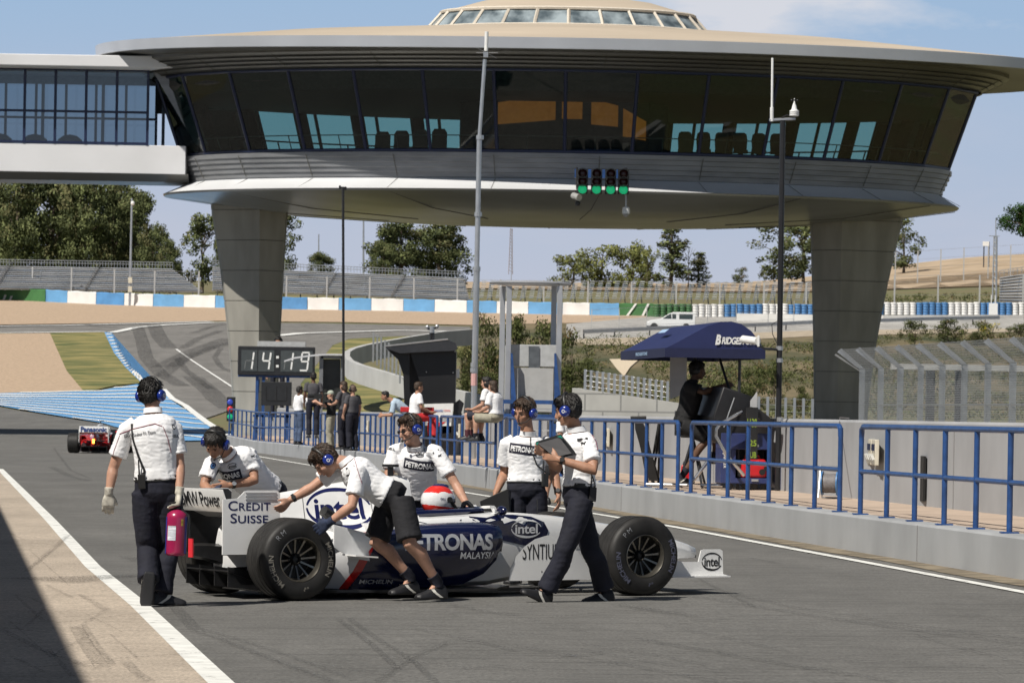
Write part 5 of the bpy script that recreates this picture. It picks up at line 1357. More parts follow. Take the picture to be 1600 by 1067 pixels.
def tree_proto(kind, seed):
    R_ = random.Random(seed); cl = []
    if kind == 'broad':      # dense rounded gum tree, 9 m
        for i in range(84):
            a = R_.uniform(0, 6.28); z = R_.uniform(.5, 8.6); w_ = 3.1*sin(min(1, (z+1.0)/9.9)*pi*.93)**.6*R_.uniform(.2, 1)
            cl.append((w_*cos(a), w_*sin(a), z, R_.uniform(.7, 1.25)))
        per, ls, h0, tr, pal_ = 170, .27, 1.6, .26, euc
    elif kind == 'airy':     # thin crowned gum with sky showing between the clumps
        for i in range(52):
            a = R_.uniform(0, 6.28); z = R_.uniform(1.0, 8.6); w_ = R_.uniform(.5, 2.9)*(1-.4*abs(z-5.8)/3.5)
            cl.append((w_*cos(a), w_*sin(a), z, R_.uniform(.55, .95)))
        per, ls, h0, tr, pal_ = 110, .30, 3.0, .17, euc
    elif kind == 'umbrella':
        for i in range(34):
            a = R_.uniform(0, 6.28); w_ = R_.uniform(.3, 3.0); z = 3.1+R_.uniform(-2.8, 2.2)-.10*w_
            cl.append((w_*cos(a), w_*sin(a)*.7, z, R_.uniform(.6, 1.05)))
        per, ls, h0, tr, pal_ = 120, .30, 2.0, .16, pal
    elif kind == 'spire':
        for i in range(46):
            a = R_.uniform(0, 6.28); z = R_.uniform(.5, 8.7); w_ = 1.75*(1-z/9.4)**.75*R_.uniform(.3, 1.1)
            cl.append((w_*cos(a), w_*sin(a), z, R_.uniform(.45, .8)))
        per, ls, h0, tr, pal_ = 150, .28, 1.0, .2, euc
    elif kind == 'pine':
        for i in range(44):
            a = R_.uniform(0, 6.28); w_ = R_.uniform(.2, 3.4); z = 5.4+R_.uniform(-2.6, 2.6)*(1-.18*w_)
            cl.append((w_*cos(a), w_*sin(a), z, R_.uniform(.8, 1.3)))
        per, ls, h0, tr, pal_ = 120, .30, 3.6, .24, pin
    elif kind == 'bush':     # 3 m
        for i in range(34):
            a = R_.uniform(0, 6.28); z = R_.uniform(.15, 2.75); w_ = 1.7*sin(min(1, (z+.35)/3.2)*pi*.95)**.55*R_.uniform(.2, 1)
            cl.append((w_*cos(a), w_*sin(a), z, R_.uniform(.3, .62)))
        per, ls, h0, tr, pal_ = 330, .15, .4, .06, bsh
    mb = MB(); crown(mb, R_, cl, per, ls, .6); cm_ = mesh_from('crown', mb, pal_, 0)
    mb = MB(); limbs(mb, R_, cl, h0, tr, (1.2,0) if kind == 'pine' else (0,0)); tm = mesh_from('trunk', mb, [bark], 60)
    return cm_, tm, max(c[2]+c[3]*.6 for c in cl), max(abs(c[0])+c[3]*.7 for c in cl)*2
PROTO = {}
for kd, seeds in (('broad',(1,2,3)),('airy',(4,5)),('umbrella',(6,7)),('spire',(8,)),('pine',(9,)),('bush',(10,11,12))):
    PROTO[kd] = [tree_proto(kd, s_) for s_ in seeds]
def plant(kind, var, px, ytop, wpx, d, label, name='tree', cat='tree', group=None, ybase=None, rot=None):
    cmesh, tmesh, h, w_ = PROTO[kind][var % len(PROTO[kind])]
    if kind in ('airy','umbrella','spire'): wpx *= 1.28
    b = gd(px, d)
    if ybase is not None: b = G(px, ybase); d = b.y
    k = d/F; H_ = P(px, ytop, d).z-b.z
    M = Matrix.Translation(b) @ Matrix.Rotation(rot if rot is not None else random.uniform(0, 6.28), 4, 'Z') @ Matrix.Diagonal((wpx*k/w_, wpx*k/w_, H_/h, 1))
    t = thing(name, label, cat, M=M, group=group)
    for nm, me in (('trunk', tmesh), ('crown', cmesh)):
        o = bpy.data.objects.new(nm, me); COL.objects.link(o); o.parent = t
gt = 'trees along the hill crest'
for i, (kd, px, yt, w_, d, lb) in enumerate([
    ('broad',-30,268,110,478,'dark dense tree cut off by the left edge of the picture'),('broad',22,266,105,470,'tall dark gum tree below the left end of the footbridge'),('broad',78,262,110,482,'broad dark tree below the footbridge, second crown from the left'),
    ('broad',128,262,105,474,'broad dark tree below the footbridge, left of the lamp post'),('broad',172,270,95,484,'tall tree whose crown meets the underside of the footbridge'),('broad',208,292,72,478,'dark tree with an uneven crown right behind the lamp post head'),
    ('broad',-8,300,100,492,'dark tree filling the gap at the far left behind the first trees'),('broad',100,300,100,494,'dark tree standing behind the second and third crowns below the footbridge'),('broad',190,318,80,492,'dark tree filling the gap left of the lamp post'),('broad',236,348,62,470,'lower rounded tree right of the lamp post'),('broad',262,372,46,466,'smallest tree at the right end of the left tree group'),
    ('airy',312,333,66,474,'thin crowned gum tree left of the left pillar with sky showing through'),('broad',352,322,56,480,'dark tree half hidden behind the left pillar'),('airy',436,328,50,474,'tall thin tree just right of the left pillar'),
    ('broad',497,394,46,500,'small round tree under the thin aerial mast'),('broad',622,342,112,500,'large dark rounded tree left of the silver mast, higher one of the pair'),('broad',682,346,118,506,'large dark rounded tree nearest the silver mast'),('broad',596,376,44,494,'low dark tree at the left foot of the large rounded pair'),
    ('umbrella',893,392,62,540,'olive green flat topped tree furthest left of the open group under the pavilion'),('umbrella',936,382,66,550,'olive green tree with open clumps in the middle of the group under the pavilion'),('umbrella',985,376,64,545,'yellowish green tree with rounded clumps left of the dark spire tree'),('umbrella',1008,384,30,541,'small olive tree squeezed against the dark spire tree'),
    ('spire',1046,356,58,548,'tall dark pointed tree standing under the pavilion'),('spire',1088,394,38,552,'small dark pointed tree beside the bare twigs'),
    ('airy',1216,346,84,560,'thin gum tree left of the right pillar behind the black pole'),('airy',1252,340,64,566,'thin gum tree partly hidden by the right pillar'),('airy',1408,338,56,566,'thin gum tree just right of the right pillar'),
    ('pine',1598,318,92,600,'bright green pine on the hill crest at the right edge')]):
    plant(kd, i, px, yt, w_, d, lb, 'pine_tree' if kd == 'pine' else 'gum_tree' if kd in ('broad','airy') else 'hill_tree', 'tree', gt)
for i, (px, yt, w_, d, lb) in enumerate([(1155,417,34,590,'small dark shrub on the dry hill crest, left one of the pair'),(1192,415,20,590,'small dark shrub on the dry hill crest, right one of the pair')]):
    plant('bush', i, px, yt, w_, d, lb, 'shrub', 'shrub', 'shrubs')
mb = MB(); R_ = random.Random(5); b = gd(1072, 548); mb.tube([b, b+V((0,0,5))], [.08,.03], 5)
for i in range(14):
    z = R_.uniform(1.5,4.6); mb.tube([b+V((0,0,z)), b+V((R_.uniform(-1,1), R_.uniform(-.5,.5), z+R_.uniform(.8,1.8)))], [.03,.012], 4)
solo('bare_tree', mb, [bark], 'bare leafless young tree between the two dark pointed trees', 'tree', base=b)
gb = 'bushes beyond the pit wall'
for i, (px, yt, w_, yb, lb) in enumerate([
    (757,487,74,612,'tall green bush left of the silver tower, highest of the thicket'),(800,492,78,615,'dense green bush seen between the tower posts at left'),(846,497,84,618,'dense green bush seen between the tower posts at right'),(892,512,74,622,'bush just right of the tower, tallest on that side'),
    (918,560,64,630,'lower dry bush right of the tower'),(735,560,56,628,'low dark bush beside the black booth'),(764,575,60,632,'low green bush behind the two seated people'),(880,570,70,634,'low bush behind the man holding the laptop'),
    (728,520,40,600,'sparse tall bush behind the black booth roof'),(1178,565,64,640,'dark round bush behind the awning post'),(1210,560,50,632,'dark bush left of the right pillar, upper one'),(1253,602,44,648,'dark bush touching the left side of the right pillar'),
    (1130,590,50,640,'olive bush seen under the awning'),(1430,500,60,540,'low green bush on the bank right of the pillar'),(1480,497,70,536,'wide green bush on the bank in the middle'),(1528,500,56,540,'green bush beside the yellow flowering shrub'),(1590,505,60,545,'green bush on the bank at the right edge')]):
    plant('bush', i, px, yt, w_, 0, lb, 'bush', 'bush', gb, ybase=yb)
# yellow flowering shrub
mb = MB(); R_ = random.Random(12); g = G(1547, 524); k = g.y/F
crown(mb, R_, [(R_.uniform(-.7,.7), R_.uniform(-.4,.4), R_.uniform(.2,.9), .4) for _ in range(10)], 260, .13)
mb.v = [(x+g.x, y+g.y, z+g.z) for x, y, z in mb.v]
solo('flowering_shrub', mb, [bsh[1], leafmat('flower_yellow', (.50,.40,.02)), leafmat('flower_yellow2', (.62,.50,.04)), bsh[2]], 'yellow flowering shrub on the bank at the right', 'shrub', smooth=0, base=g)
# low scrub over the banks: ground cover nobody could count
mb = MB(); R_ = random.Random(77)
for _ in range(4200):
    px, py = R_.uniform(735, 1640), R_.uniform(527, 655)
    if px < 900 and py < 560: continue
    if 1010 < px < 1300 and py < 532: continue
    if 945 < px < 1005 and 560 < py < 592: continue
    g = G(px, py); n_ = noise.noise(V((g.x*.12, g.y*.05, 3)))
    if n_ < -.22: continue
    r = R_.uniform(.15, .5)*(1+n_)
    crown(mb, R_, [(g.x, g.y, g.z+r*.35, r)], 160 if r < .4 else 110, .13)
for _ in range(500):
    px, py = R_.uniform(0, 1080), R_.uniform(452, 474)
    g = bpt(min(px,1080)); g = gd(px, g.y+R_.uniform(2, 12)); r = R_.uniform(.15,.4); crown(mb, R_, [(g.x, g.y, g.z+.1, r)], 130, .16)
for _ in range(260):
    px = R_.uniform(1380, 1640); g = gd(px, R_.uniform(415, 470)); r = R_.uniform(.2,.6); crown(mb, R_, [(g.x, g.y, g.z+.1, r)], 120, .18)
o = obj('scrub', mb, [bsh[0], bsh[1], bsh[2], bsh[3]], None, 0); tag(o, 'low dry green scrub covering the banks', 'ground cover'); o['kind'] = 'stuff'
# ================================================================== pit building on the left (casts the long shadow over the apron)
e0 = (G(135,1067).x, G(135,1067).y); e1 = (G(0,800).x, G(0,800).y); sl = (e1[0]-e0[0])/(e1[1]-e0[1])
hg = 6.0; dsp = hg/tan(SUN_EL); sx = dsp*sin(SUN_AZ)-sl*dsp*cos(SUN_AZ)
gxl = lambda y: e0[0]+sl*(y-e0[1])-sx
pbld = thing('pit_garage', 'long white pit garage building beside the apron', 'building', (gxl(20)-4, 20, 0))
garw = mat('garage_wall', (.62,.62,.60), .7, var=.06)
mb = MB(); mb.prism([V((gxl(-30),-30,hg-.5)), V((gxl(84),84,hg-.5)), V((gxl(84)-11,84,hg-.5)), V((gxl(-30)-11,-30,hg-.5))], (0,0,.5)); obj('roof', mb, [alu], pbld, 0)
mb = MB(); mb.prism([V((gxl(-30)-1.2,-30,-.2)), V((gxl(84)-1.2,84,-.2)), V((gxl(84)-10.8,84,-.2)), V((gxl(-30)-10.8,-30,-.2))], (0,0,hg-.3)); obj('wall', mb, [garw], pbld, 0)
for i in range(15):
    y = -24+7*i; mb = MB(); a, b = V((gxl(y)-1.17,y,.05)), V((gxl(y+5.4)-1.17,y+5.4,.05)); mb.quad(a, b, b+V((0,0,3.4)), a+V((0,0,3.4))); obj('garage_door', mb, [mat('door_grey', (.25,.27,.3), .5, var=.1)], pbld, 0)
# ================================================================== formula cars
carw = mat('car_white', (.86,.86,.85), .22, var=.02, coat=.6)
carn = mat('car_navy', (.005,.008,.040), .2, var=.08, scale=3, coat=.7)
carr = mat('car_red', (.50,.012,.012), .22, var=.04, coat=.6)
carb = mat('carbon_black', (.014,.014,.015), .35, var=.25, scale=12, coat=.2)
tyrem = mat('tyre_rubber', (.022,.021,.020), .55, var=.25, scale=9, spec=.35, bump=.05, bscale=60)
rimm = mat('rim_metal', (.24,.225,.195), .3, .85, var=.15, scale=14)
rimd = mat('rim_dark', (.02,.02,.02), .4, .3, var=.1)
txw = mat('letter_white', (.76,.76,.76), .4, var=0); txn = mat('letter_navy', (.012,.016,.09), .35, var=0); txk = mat('letter_black', (.014,.014,.016), .4, var=0)
txs = mat('letter_silver', (.60,.61,.63), .35, .4, var=.05); txt_ = mat('tyre_letter', (.22,.205,.175), .6, var=.25, scale=30); txtd = mat('tyre_letter_dim', (.10,.105,.15), .6, var=.25, scale=30)
def split_mat(name, a, b, c, kx, kz, t0, t1, rough=.22):
    """paint that changes along the body: a where x*kx+z*kz > t1, b between, c below t0"""
    m = mat(name, a, rough, var=0, coat=.6); n = m.node_tree.nodes; l = m.node_tree.links; bs = n['Principled BSDF']
    t = n.new('ShaderNodeTexCoord'); s_ = n.new('ShaderNodeVectorMath'); s_.operation = 'DOT_PRODUCT'; s_.inputs[1].default_value = (kx, 0, kz)
    l.new(t.outputs['Object'], s_.inputs[0]); prev = None
    for thr, lo, hi_ in ((t0, c, b), (t1, None, a)):
        g = n.new('ShaderNodeMath'); g.operation = 'GREATER_THAN'; g.inputs[1].default_value = thr; l.new(s_.outputs['Value'], g.inputs[0])
        mx = n.new('ShaderNodeMix'); mx.data_type = 'RGBA'; l.new(g.outputs[0], mx.inputs[0])
        if prev is None: mx.inputs[6].default_value = (*lo, 1)
        else: l.new(prev, mx.inputs[6])
        mx.inputs[7].default_value = (*hi_, 1); prev = mx.outputs[2]
    l.new(prev, bs.inputs['Base Color']); return m
def sym(x, half):
    """closed ring from half section [(w, z)] going from the top centre line down to the bottom centre line"""
    r = [V((x, -w_, z)) for w_, z in half]
    return r+[V((x, w_, z)) for w_, z in half[::-1] if w_ > 1e-4]
def tyre_profile(hw, rim):
    o = [(hw-.012,rim-.002),(hw-.004,rim+.012),(hw,rim+.06),(hw-.004,.285),(hw-.018,.311),(hw-.04,.3235),(hw-.06,.328)]
    g = []
    for y in (.36, .12, -.12, -.36): 
        c = y*hw*1.7; g += [(c+.009,.3295),(c+.006,.325),(c-.006,.325),(c-.009,.3295)]
    return o+g+[(-h, r) for h, r in o[::-1]]
def arc_text(mb, s, r, a_mid, size, c, hw, out, bold=.02, sp=1.0, w=None):
    t = text2d(s, size, bold, sp, maxedge=.02)
    if w: t = fit(t, w, size*.72)
    mb.add([c+V((cos(a_mid-x/(r))*(r+y), out*(hw+.0035-max(0, (r+y-.262))*.12), sin(a_mid-x/r)*(r+y))) for x, y in t[0]], t[1])
def make_wheel(t, x, y, hw, out, detail, dim=False):
    """out: -1 right side of the car, +1 left side"""
    c = V((x, y, .33)); rim = .178
    mb = MB(); mb.lathe(tyre_profile(hw, rim), c, (0,1,0), 56, u=(1,0,0)); wh = obj('wheel', mb, [tyrem], t, 35, local=True)
    wh['label'] = 'grooved slick black racing tyre on a dark spoked rim'
    mb = MB(); o = out
    mb.lathe([(o*(hw-.010),.180),(o*(hw-.006),.174),(o*(hw-.02),.166),(o*(hw-.05),.163),(o*(hw-.16),.158),(o*-.10,.16),(-o*(hw-.02),.176)], c, (0,1,0), 48, u=(1,0,0)); rm = obj('rim', mb, [rimm], wh, 40, local=False) if False else None
    mb2 = MB(); mb2.v, mb2.f, mb2.m = mb.v, mb.f, mb.m
    def sub(nm, q, m, sm=40): 
        me = mesh_from(nm, q, m, sm); ob = bpy.data.objects.new(nm, me); COL.objects.link(ob); ob.parent = wh; return ob
    sub('rim', mb2, [rimm])
    mb = MB(); mb.lathe([(o*.0,.0),(o*.0,.158)], c, (0,1,0), 32, u=(1,0,0)); sub('brake_disc', mb, [rimd])
    mb = MB()
    for i in range(12):
        a = 2*pi*i/12+.1; e = V((cos(a),0,sin(a))); n_ = V((-sin(a),0,cos(a))); Y = V((0,o,0))
        p0 = c+Y*(hw-.125); p1 = c+Y*(hw-.085)
        mb.loft([[q+e*r+n_*(s1*w_)+Y*(s2*.009) for s1, s2 in ((-1,-1),(1,-1),(1,1),(-1,1))] for q, r, w_ in ((p0,.035,.008),(p0.lerp(p1,.5),.095,.006),(p1,.162,.009))])
    sub('spoke', mb, [rimm])
    mb = MB(); mb.lathe([(o*(hw-.14),.055),(o*(hw-.11),.05),(o*(hw-.095),.036),(o*(hw-.08),.034),(o*(hw-.075),.026),(o*(hw-.10),.018),(o*(hw-.10),0)], c, (0,1,0), 18, u=(1,0,0)); sub('wheel_nut', mb, [rimd])
    if detail:
        m = txtd if dim else txt_
        for am in (203, 0):
            mb = MB(); arc_text(mb, 'MICHELIN', .262, radians(am), .06, c, hw, out, .025, w=.28); sub('tyre_lettering', mb, [m], 0)
        mb = MB(); arc_text(mb, 'R M' if not dim else 'P M', .265, radians(132), .06, c, hw, out, -.012); sub('chalk_mark', mb, [mat('chalk', (.30,.31,.33), .8, var=0)], 0)
        mb = MB()
        arc_text(mb, 'III III', .232, radians(282), .022, c, hw, out, .03); arc_text(mb, 'II', .245, radians(277), .02, c, hw, out, .05); sub('stamp', mb, [m], 0)
    return wh
def make_f1(M, label, L, detail=True):
    t = thing('racing_car', label, 'racing car', M=M)
    A = lambda nm, mb, m, sm=35, **k: obj(nm, mb, m if isinstance(m, list) else [m], t, sm, local=True, **k)
    # wheels
    for x, y, hw, o in ((0,-.71,.19,-1),(0,.71,.19,1),(3.14,-.735,.165,-1),(3.14,.735,.165,1)):
        make_wheel(t, x, y, hw, o, detail and o < 0, x > 1)
    # monocoque with nose: half sections (top centre, shoulder, side, bottom)
    def hs(w, zt, zb, zc=None, fl=.55):
        zc = zt if zc is None else zc
        return [(0,zc),(w*fl,zc),(w*(fl+.06),zt),(w*.90,zt-.012),(w,zt-.06),(w*1.02,(zt+zb)/2),(w*.95,zb+.04),(w*.75,zb),(0,zb)]
    st = [(.85,.30,.60,.08,None),(1.22,.34,.635,.07,None),(1.26,.345,.64,.07,.32),(1.6,.36,.655,.07,.30),(1.98,.335,.675,.08,.34),(2.03,.33,.68,.09,None),(2.3,.29,.675,.13,None),(2.6,.245,.655,.19,None),(2.9,.215,.62,.235,None),(3.2,.19,.575,.26,None),(3.5,.165,.525,.27,None),(3.8,.135,.46,.275,None),(4.0,.11,.40,.28,None),(4.09,.08,.365,.285,None),(4.12,.03,.34,.30,None)]
    mb = MB(); rings = [sym(x, hs(w_, zt, zb, zc, .62)) for x, w_, zt, zb, zc in st]
    n0 = len(mb.f); mb.loft(rings); nr = len(rings[0])
    for i in range(len(rings)-1):
        for j in range(nr):
            if 1 <= i <= 4 and j in (0, 1, nr-2, nr-1): mb.m[i*nr+j] = 1
    ch = A('chassis', mb, [L['nose'], carb], 40)
    # engine cover with airbox
    es = [(1.36,[(0,.955),(.055,.95),(.085,.915),(.10,.85),(.13,.76),(.24,.66),(.33,.60),(.33,.40),(0,.38)]),(1.28,[(0,.985),(.065,.975),(.10,.93),(.12,.85),(.155,.75),(.27,.655),(.345,.59),(.35,.4),(0,.38)]),(1.0,[(0,.965),(.05,.95),(.085,.90),(.115,.80),(.16,.70),(.25,.60),(.35,.55),(.36,.36),(0,.34)]),
          (.6,[(0,.905),(.028,.885),(.06,.83),(.085,.74),(.12,.63),(.20,.545),(.29,.49),(.31,.32),(0,.3)]),(.2,[(0,.84),(.018,.815),(.04,.76),(.065,.67),(.095,.57),(.15,.48),(.21,.42),(.23,.27),(0,.26)]),(-.15,[(0,.745),(.014,.72),(.03,.66),(.05,.58),(.08,.50),(.11,.42),(.14,.36),(.15,.25),(0,.24)]),(-.32,[(0,.56),(.01,.55),(.02,.53),(.04,.49),(.06,.44),(.08,.38),(.10,.33),(.1,.24),(0,.23)])]
    mb = MB(); mb.loft([sym(x, h) for x, h in es]); ec = A('engine_cover', mb, L['cover'], 60)
    mb = MB(); mb.sphere((1.372,0,.87), (.01,.075,.07), 14, 8); A('air_intake', mb, carb)
    mb = MB(); mb.box((1.22,0,1.02), (.05,.02,.09)); mb.box((1.22,0,1.065), (.06,.20,.022)); A('camera_pod', mb, carb, bevel=.005)
    # sidepods
    pods = []
    for s_ in (-1, 1):
        def sp(x, y0, y1, z0, z1, u=.08):
            pts = [(y0,z1-.03),(y0+(y1-y0)*.45,z1),(y1-.07,z1-.015),(y1-.015,z1-.06),(y1,z1-.14),(y1-.01,z0+(z1-z0)*.35),(y1-u,z0+.05),(y1-u-.03,z0),(y0,z0)]
            return [V((x, s_*y, z)) for y, z in pts]
        mb = MB(); mb.loft([sp(1.93,.30,.66,.34,.565,.05), sp(1.90,.29,.71,.30,.595), sp(1.78,.29,.74,.19,.61,.10), sp(1.6,.29,.75,.11,.61,.12), sp(1.3,.28,.75,.08,.60,.12), sp(1.0,.26,.735,.07,.57), sp(.7,.23,.66,.07,.52), sp(.4,.19,.50,.08,.45,.06), sp(.1,.14,.31,.09,.37,.05), sp(-.12,.10,.2,.1,.30,.04)])
        pods.append(A('sidepod', mb, L['pod'], 50))
        mb = MB(); mb.loft([[V((1.934, s_*y, z)) for y, z in ((.33,.37),(.63,.37),(.64,.45),(.62,.545),(.35,.545))], [V((1.936, s_*y, z)) for y, z in ((.34,.38),(.62,.38),(.63,.45),(.61,.535),(.36,.535))]]); A('inlet', mb, carb, 0)
        # flip up ahead of the rear wheel, small winglet
        mb = MB(); mb.loft([[V((x, s_*y, z)) for y, z in ((.40,z1-.02),(.66,z1),(.665,z1-.02),(.66,z0),(.645,z0),(.64,z1-.03),(.40,z1-.04))] for x, z0, z1 in ((.92,.30,.50),(.75,.30,.515),(.55,.33,.565),(.40,.42,.60))]); A('flip_up', mb, L['pod2'], 20)
        mb = MB(); mb.loft([[V((x, s_*y, z)) for y, z in ((.60,z_),(.86,z_),(.86,z_+.012),(.60,z_+.012))] for x, z_ in ((.70,.335),(.50,.35))]); A('winglet', mb, L['white'], 0)
        mb = MB(); mb.tube([V((.62,s_*.17,.64)), V((.52,s_*.20,.70))], [.05,.045], 10); A('exhaust', mb, rimd)
        # bargeboard
        poly = [(1.99,.13),(2.0,.22),(2.06,.33),(2.14,.41),(2.24,.47),(2.36,.50),(2.5,.495),(2.6,.42),(2.74,.27),(2.95,.245),(3.0,.13)]
        f = lambda x: s_*(.66-.10*((x-1.94)/1.06)**1.5)
        p2 = poly2(poly, .12); mb = MB(); mb.add([V((x, f(x), z)) for x, z in p2[0]]+[V((x, f(x)-s_*.012, z)) for x, z in p2[0]], p2[1]+[tuple(i+len(p2[0]) for i in g[::-1]) for g in p2[1]])
        n_ = len(poly); bb = A('bargeboard', mb, L['white'], 40)
        if s_ < 0: bb_near = bb
        mb = MB(); mb.tube([V((2.3,f(2.3),.2)), V((2.3,s_*.2,.2))], .01, 6); A('stay', mb, carb)
        mb = MB(); mb.loft([[V((x, s_*y, z)) for y, z in ((.22,.20),(.23,.20),(.25,.36),(.24,.36))] for x in (2.55,2.75,2.95)]); A('turning_vane', mb, L['white'], 0)
        # mirror
        mb = MB(); mb.sphere((2.02,s_*.46,.70), (.035,.075,.04), 10, 8); mr_ = A('mirror', mb, L['mirror'], 60)
        mb = MB(); mb.tube([V((2.04,s_*.28,.66)), V((2.03,s_*.44,.69))], .008, 5); A('mirror_stalk', mb, carb)
        mb = MB(); mb.prism([V((2.10,s_*.16,.67)), V((2.16,s_*.16,.67)), V((2.10,s_*.17,.735)), V((2.06,s_*.17,.735))], (0,.008,0)); A('fin', mb, L['white'], 0)
        # suspension
        mb = MB()
        for a, b in (((-.25,.14,.20),(0,.56,.20)),((.30,.16,.20),(0,.56,.20)),((-.2,.13,.40),(0,.55,.45)),((.32,.16,.40),(0,.55,.45)),((.1,.1,.42),(0,.54,.24))):
            mb.tube([V((a[0], s_*a[1], a[2])), V((b[0], s_*b[1], b[2]))], .016, 6, ell=((0,0,1), .5))
        A('rear_suspension', mb, carb)
        mb = MB()
        for a, b in (((2.72,.22,.28),(3.08,.60,.24)),((3.35,.17,.28),(3.12,.60,.24)),((2.78,.21,.55),(3.08,.60,.43)),((3.36,.16,.50),(3.12,.60,.43)),((3.0,.19,.56),(3.1,.58,.26)),((2.95,.2,.3),(2.98,.58,.3))):
            mb.tube([V((a[0], s_*a[1], a[2])), V((b[0], s_*b[1], b[2]))], .015, 6, ell=((0,0,1), .5))
        A('front_suspension', mb, L['arm'])
        mb = MB(); mb.loft([[V((x, s_*y, z)) for y, z in ((.55,.15),(.56,.15),(.56,.5),(.55,.5))] for x in (3.0,3.26)]); A('brake_duct', mb, carb, 0)
        # front wing end plate
        mb = MB(); poly = [(3.36,.15),(3.36,.32),(3.48,.30),(3.62,.272),(3.765,.27),(3.79,.365),(3.82,.375),(3.975,.375),(4.0,.36),(4.005,.165),(4.05,.155),(4.05,.145)]
        mb.prism([V((x, s_*.685, z)) for x, z in poly], (0,-s_*.012,0)); ep_ = A('end_plate', mb, L['white'], 0)
        if s_ < 0: ep_near = ep_
        mb = MB(); mb.box((3.76,s_*.715,.148), (.56,.07,.012)); A('foot_plate', mb, L['white'], 0)
        for sx_ in (-1,):
            mb = MB(); mb.loft([[V((x, s_*y, z)) for y, z in ((.05,.20),(.075,.20),(.085,.33),(.06,.33))] for x in (3.60,3.78,3.88)]); A('wing_pillar', mb, L['white'], 0)
    mb = MB()
    for x0, x1, z0, z1, yw in ((3.74,4.03,.16,.14,.672),(3.57,3.80,.245,.17,.672),(3.46,3.61,.33,.25,.672)):
        n = 12
        mb.loft([[V((x, y, z-(.03*(1-min(1, abs(y)/.25)**2)))) for x, z in ((x0,z0+.012),((x0+x1)/2,(z0+z1)/2+.022),(x1,z1+.004),(x1,z1-.004),((x0+x1)/2,(z0+z1)/2-.006),(x0,z0))] for y in [-yw+2*yw*i/n for i in range(n+1)]])
    A('front_wing', mb, L['white'], 30)
    # floor, plank, diffuser
    mb = MB(); fl = [(2.25,.16),(2.05,.40),(1.85,.70),(.75,.70),(.45,.62),(.25,.48),(-.1,.42),(-.1,-.42),(.25,-.48),(.45,-.62),(.75,-.70),(1.85,-.70),(2.05,-.40),(2.25,-.16)]
    mb.prism([V((x, y, .052)) for x, y in fl], (0,0,.02)); A('floor', mb, carb, 0)
    mb = MB(); mb.box((1.4,0,.036), (2.6,.3,.03)); A('plank', mb, carb, 0)
    mb = MB()
    for y in (-.42,-.15,.15,.42): mb.prism([V((-.05,y,.06)), V((-.42,y,.10)), V((-.42,y,.26)), V((-.05,y,.20))], (0,.012,0))
    mb.loft([[V((x, y, z)) for y, z in ((-.43,z_),(.43,z_),(.43,z_+.012),(-.43,z_+.012))] for x, z_ in ((-.02,.08),(-.42,.22))]); A('diffuser', mb, carb, 0)
    mb = MB(); mb.loft([sym(x, [(0,zt),(w_,zt-.02),(w_,zb+.02),(0,zb)]) for x, w_, zt, zb in ((.3,.16,.40,.12),(-.1,.12,.42,.2),(-.45,.07,.44,.30),(-.56,.06,.44,.32))]); A('gearbox', mb, carb, 30)
    mb = MB(); mb.box((-.565,0,.40), (.012,.075,.15)); rl_ = A('rain_light', mb, L['light'], 0)
    # rear wing
    for s_ in (-1, 1):
        poly = [(-.50,.36),(-.50,.80),(-.37,.81),(-.34,.835),(-.31,.865),(-.28,.873),(-.03,.873),(0,.85),(0,.36)]
        mb = MB(); mb.prism([V((x, s_*.49, z)) for x, z in poly], (0,-s_*.015,0)); e_ = A('rear_end_plate', mb, L['wing'], 0)
        mb = MB(); mb.prism([V((x*.985-.004, s_*.473, z-.006)) for x, z in poly], (0,-s_*.006,0)); obj('inner_skin', mb, [carb], e_, 0, local=True)
        if s_ < 0:
            rp = e_; mb = MB()
            for i in range(3): mb.box((-.17,s_*.4925,.852-.026*i), (.27,.008,.008)); 
            q = obj('louvre', mb, [mat('louvre_shade', (.35,.35,.36), .4, var=0)], e_, 0, local=True)
            mb = MB()
            for x in (-.20,-.14,-.08): mb.box((x,s_*.492,.385), (.014,.006,.014))
            obj('rivet', mb, [txk], e_, 0, local=True)
    mb = MB()
    for x0, z0, x1, z1 in ((-.495,.870,-.425,.715),(-.41,.720,-.05,.655)):
        n = 4
        mb.loft([[V((x, y, z)) for x, z in ((x0,z0+.01),((x0+x1)/2,(z0+z1)/2-.012),(x1,z1),(x1,z1-.02),((x0+x1)/2,(z0+z1)/2-.045),(x0,z0-.004))] for y in [-.475+.95*i/n for i in range(n+1)]])
    fw = A('rear_wing', mb, L['wing'], 40)
    mb = MB(); mb.box((-.22,0,.40), (.22,.95,.02)); mb.box((-.2,0,.53), (.16,.03,.28)); A('lower_wing', mb, carb, 0)
    # cockpit
    mb = MB(); mb.tube([V((1.28,-.20,.66)), V((1.45,-.235,.675)), V((1.8,-.215,.685)), V((2.0,-.12,.69)), V((2.05,0,.695)), V((2.0,.12,.69)), V((1.8,.215,.685)), V((1.45,.235,.675)), V((1.28,.20,.66))], .03, 8); A('cockpit_rim', mb, L['rimpad'])
    mb = MB(); mb.lathe([(-.012,.09),(.012,.09),(.012,.125),(-.012,.125),(-.012,.09)], (1.96,0,.655), (1,0,.35), 20); mb.box((1.96,0,.66), (.03,.20,.05)); A('steering_wheel', mb, carb, 30)
    mb = MB(); mb.tube([V((2.62,.05,.64)), V((2.62,.05,.78))], .004, 5); A('aerial', mb, carb)
    mb = MB(); mb.tube([V((2.08,-.2,.69)), V((2.14,-.1,.715)), V((2.16,0,.72)), V((2.14,.1,.715)), V((2.08,.2,.69))], .012, 6); A('windscreen', mb, L['white'])
    return t, dict(cover=ec, pods=pods, chassis=ch, plate=rp, wing=fw, barge=bb_near, front=ep_near)
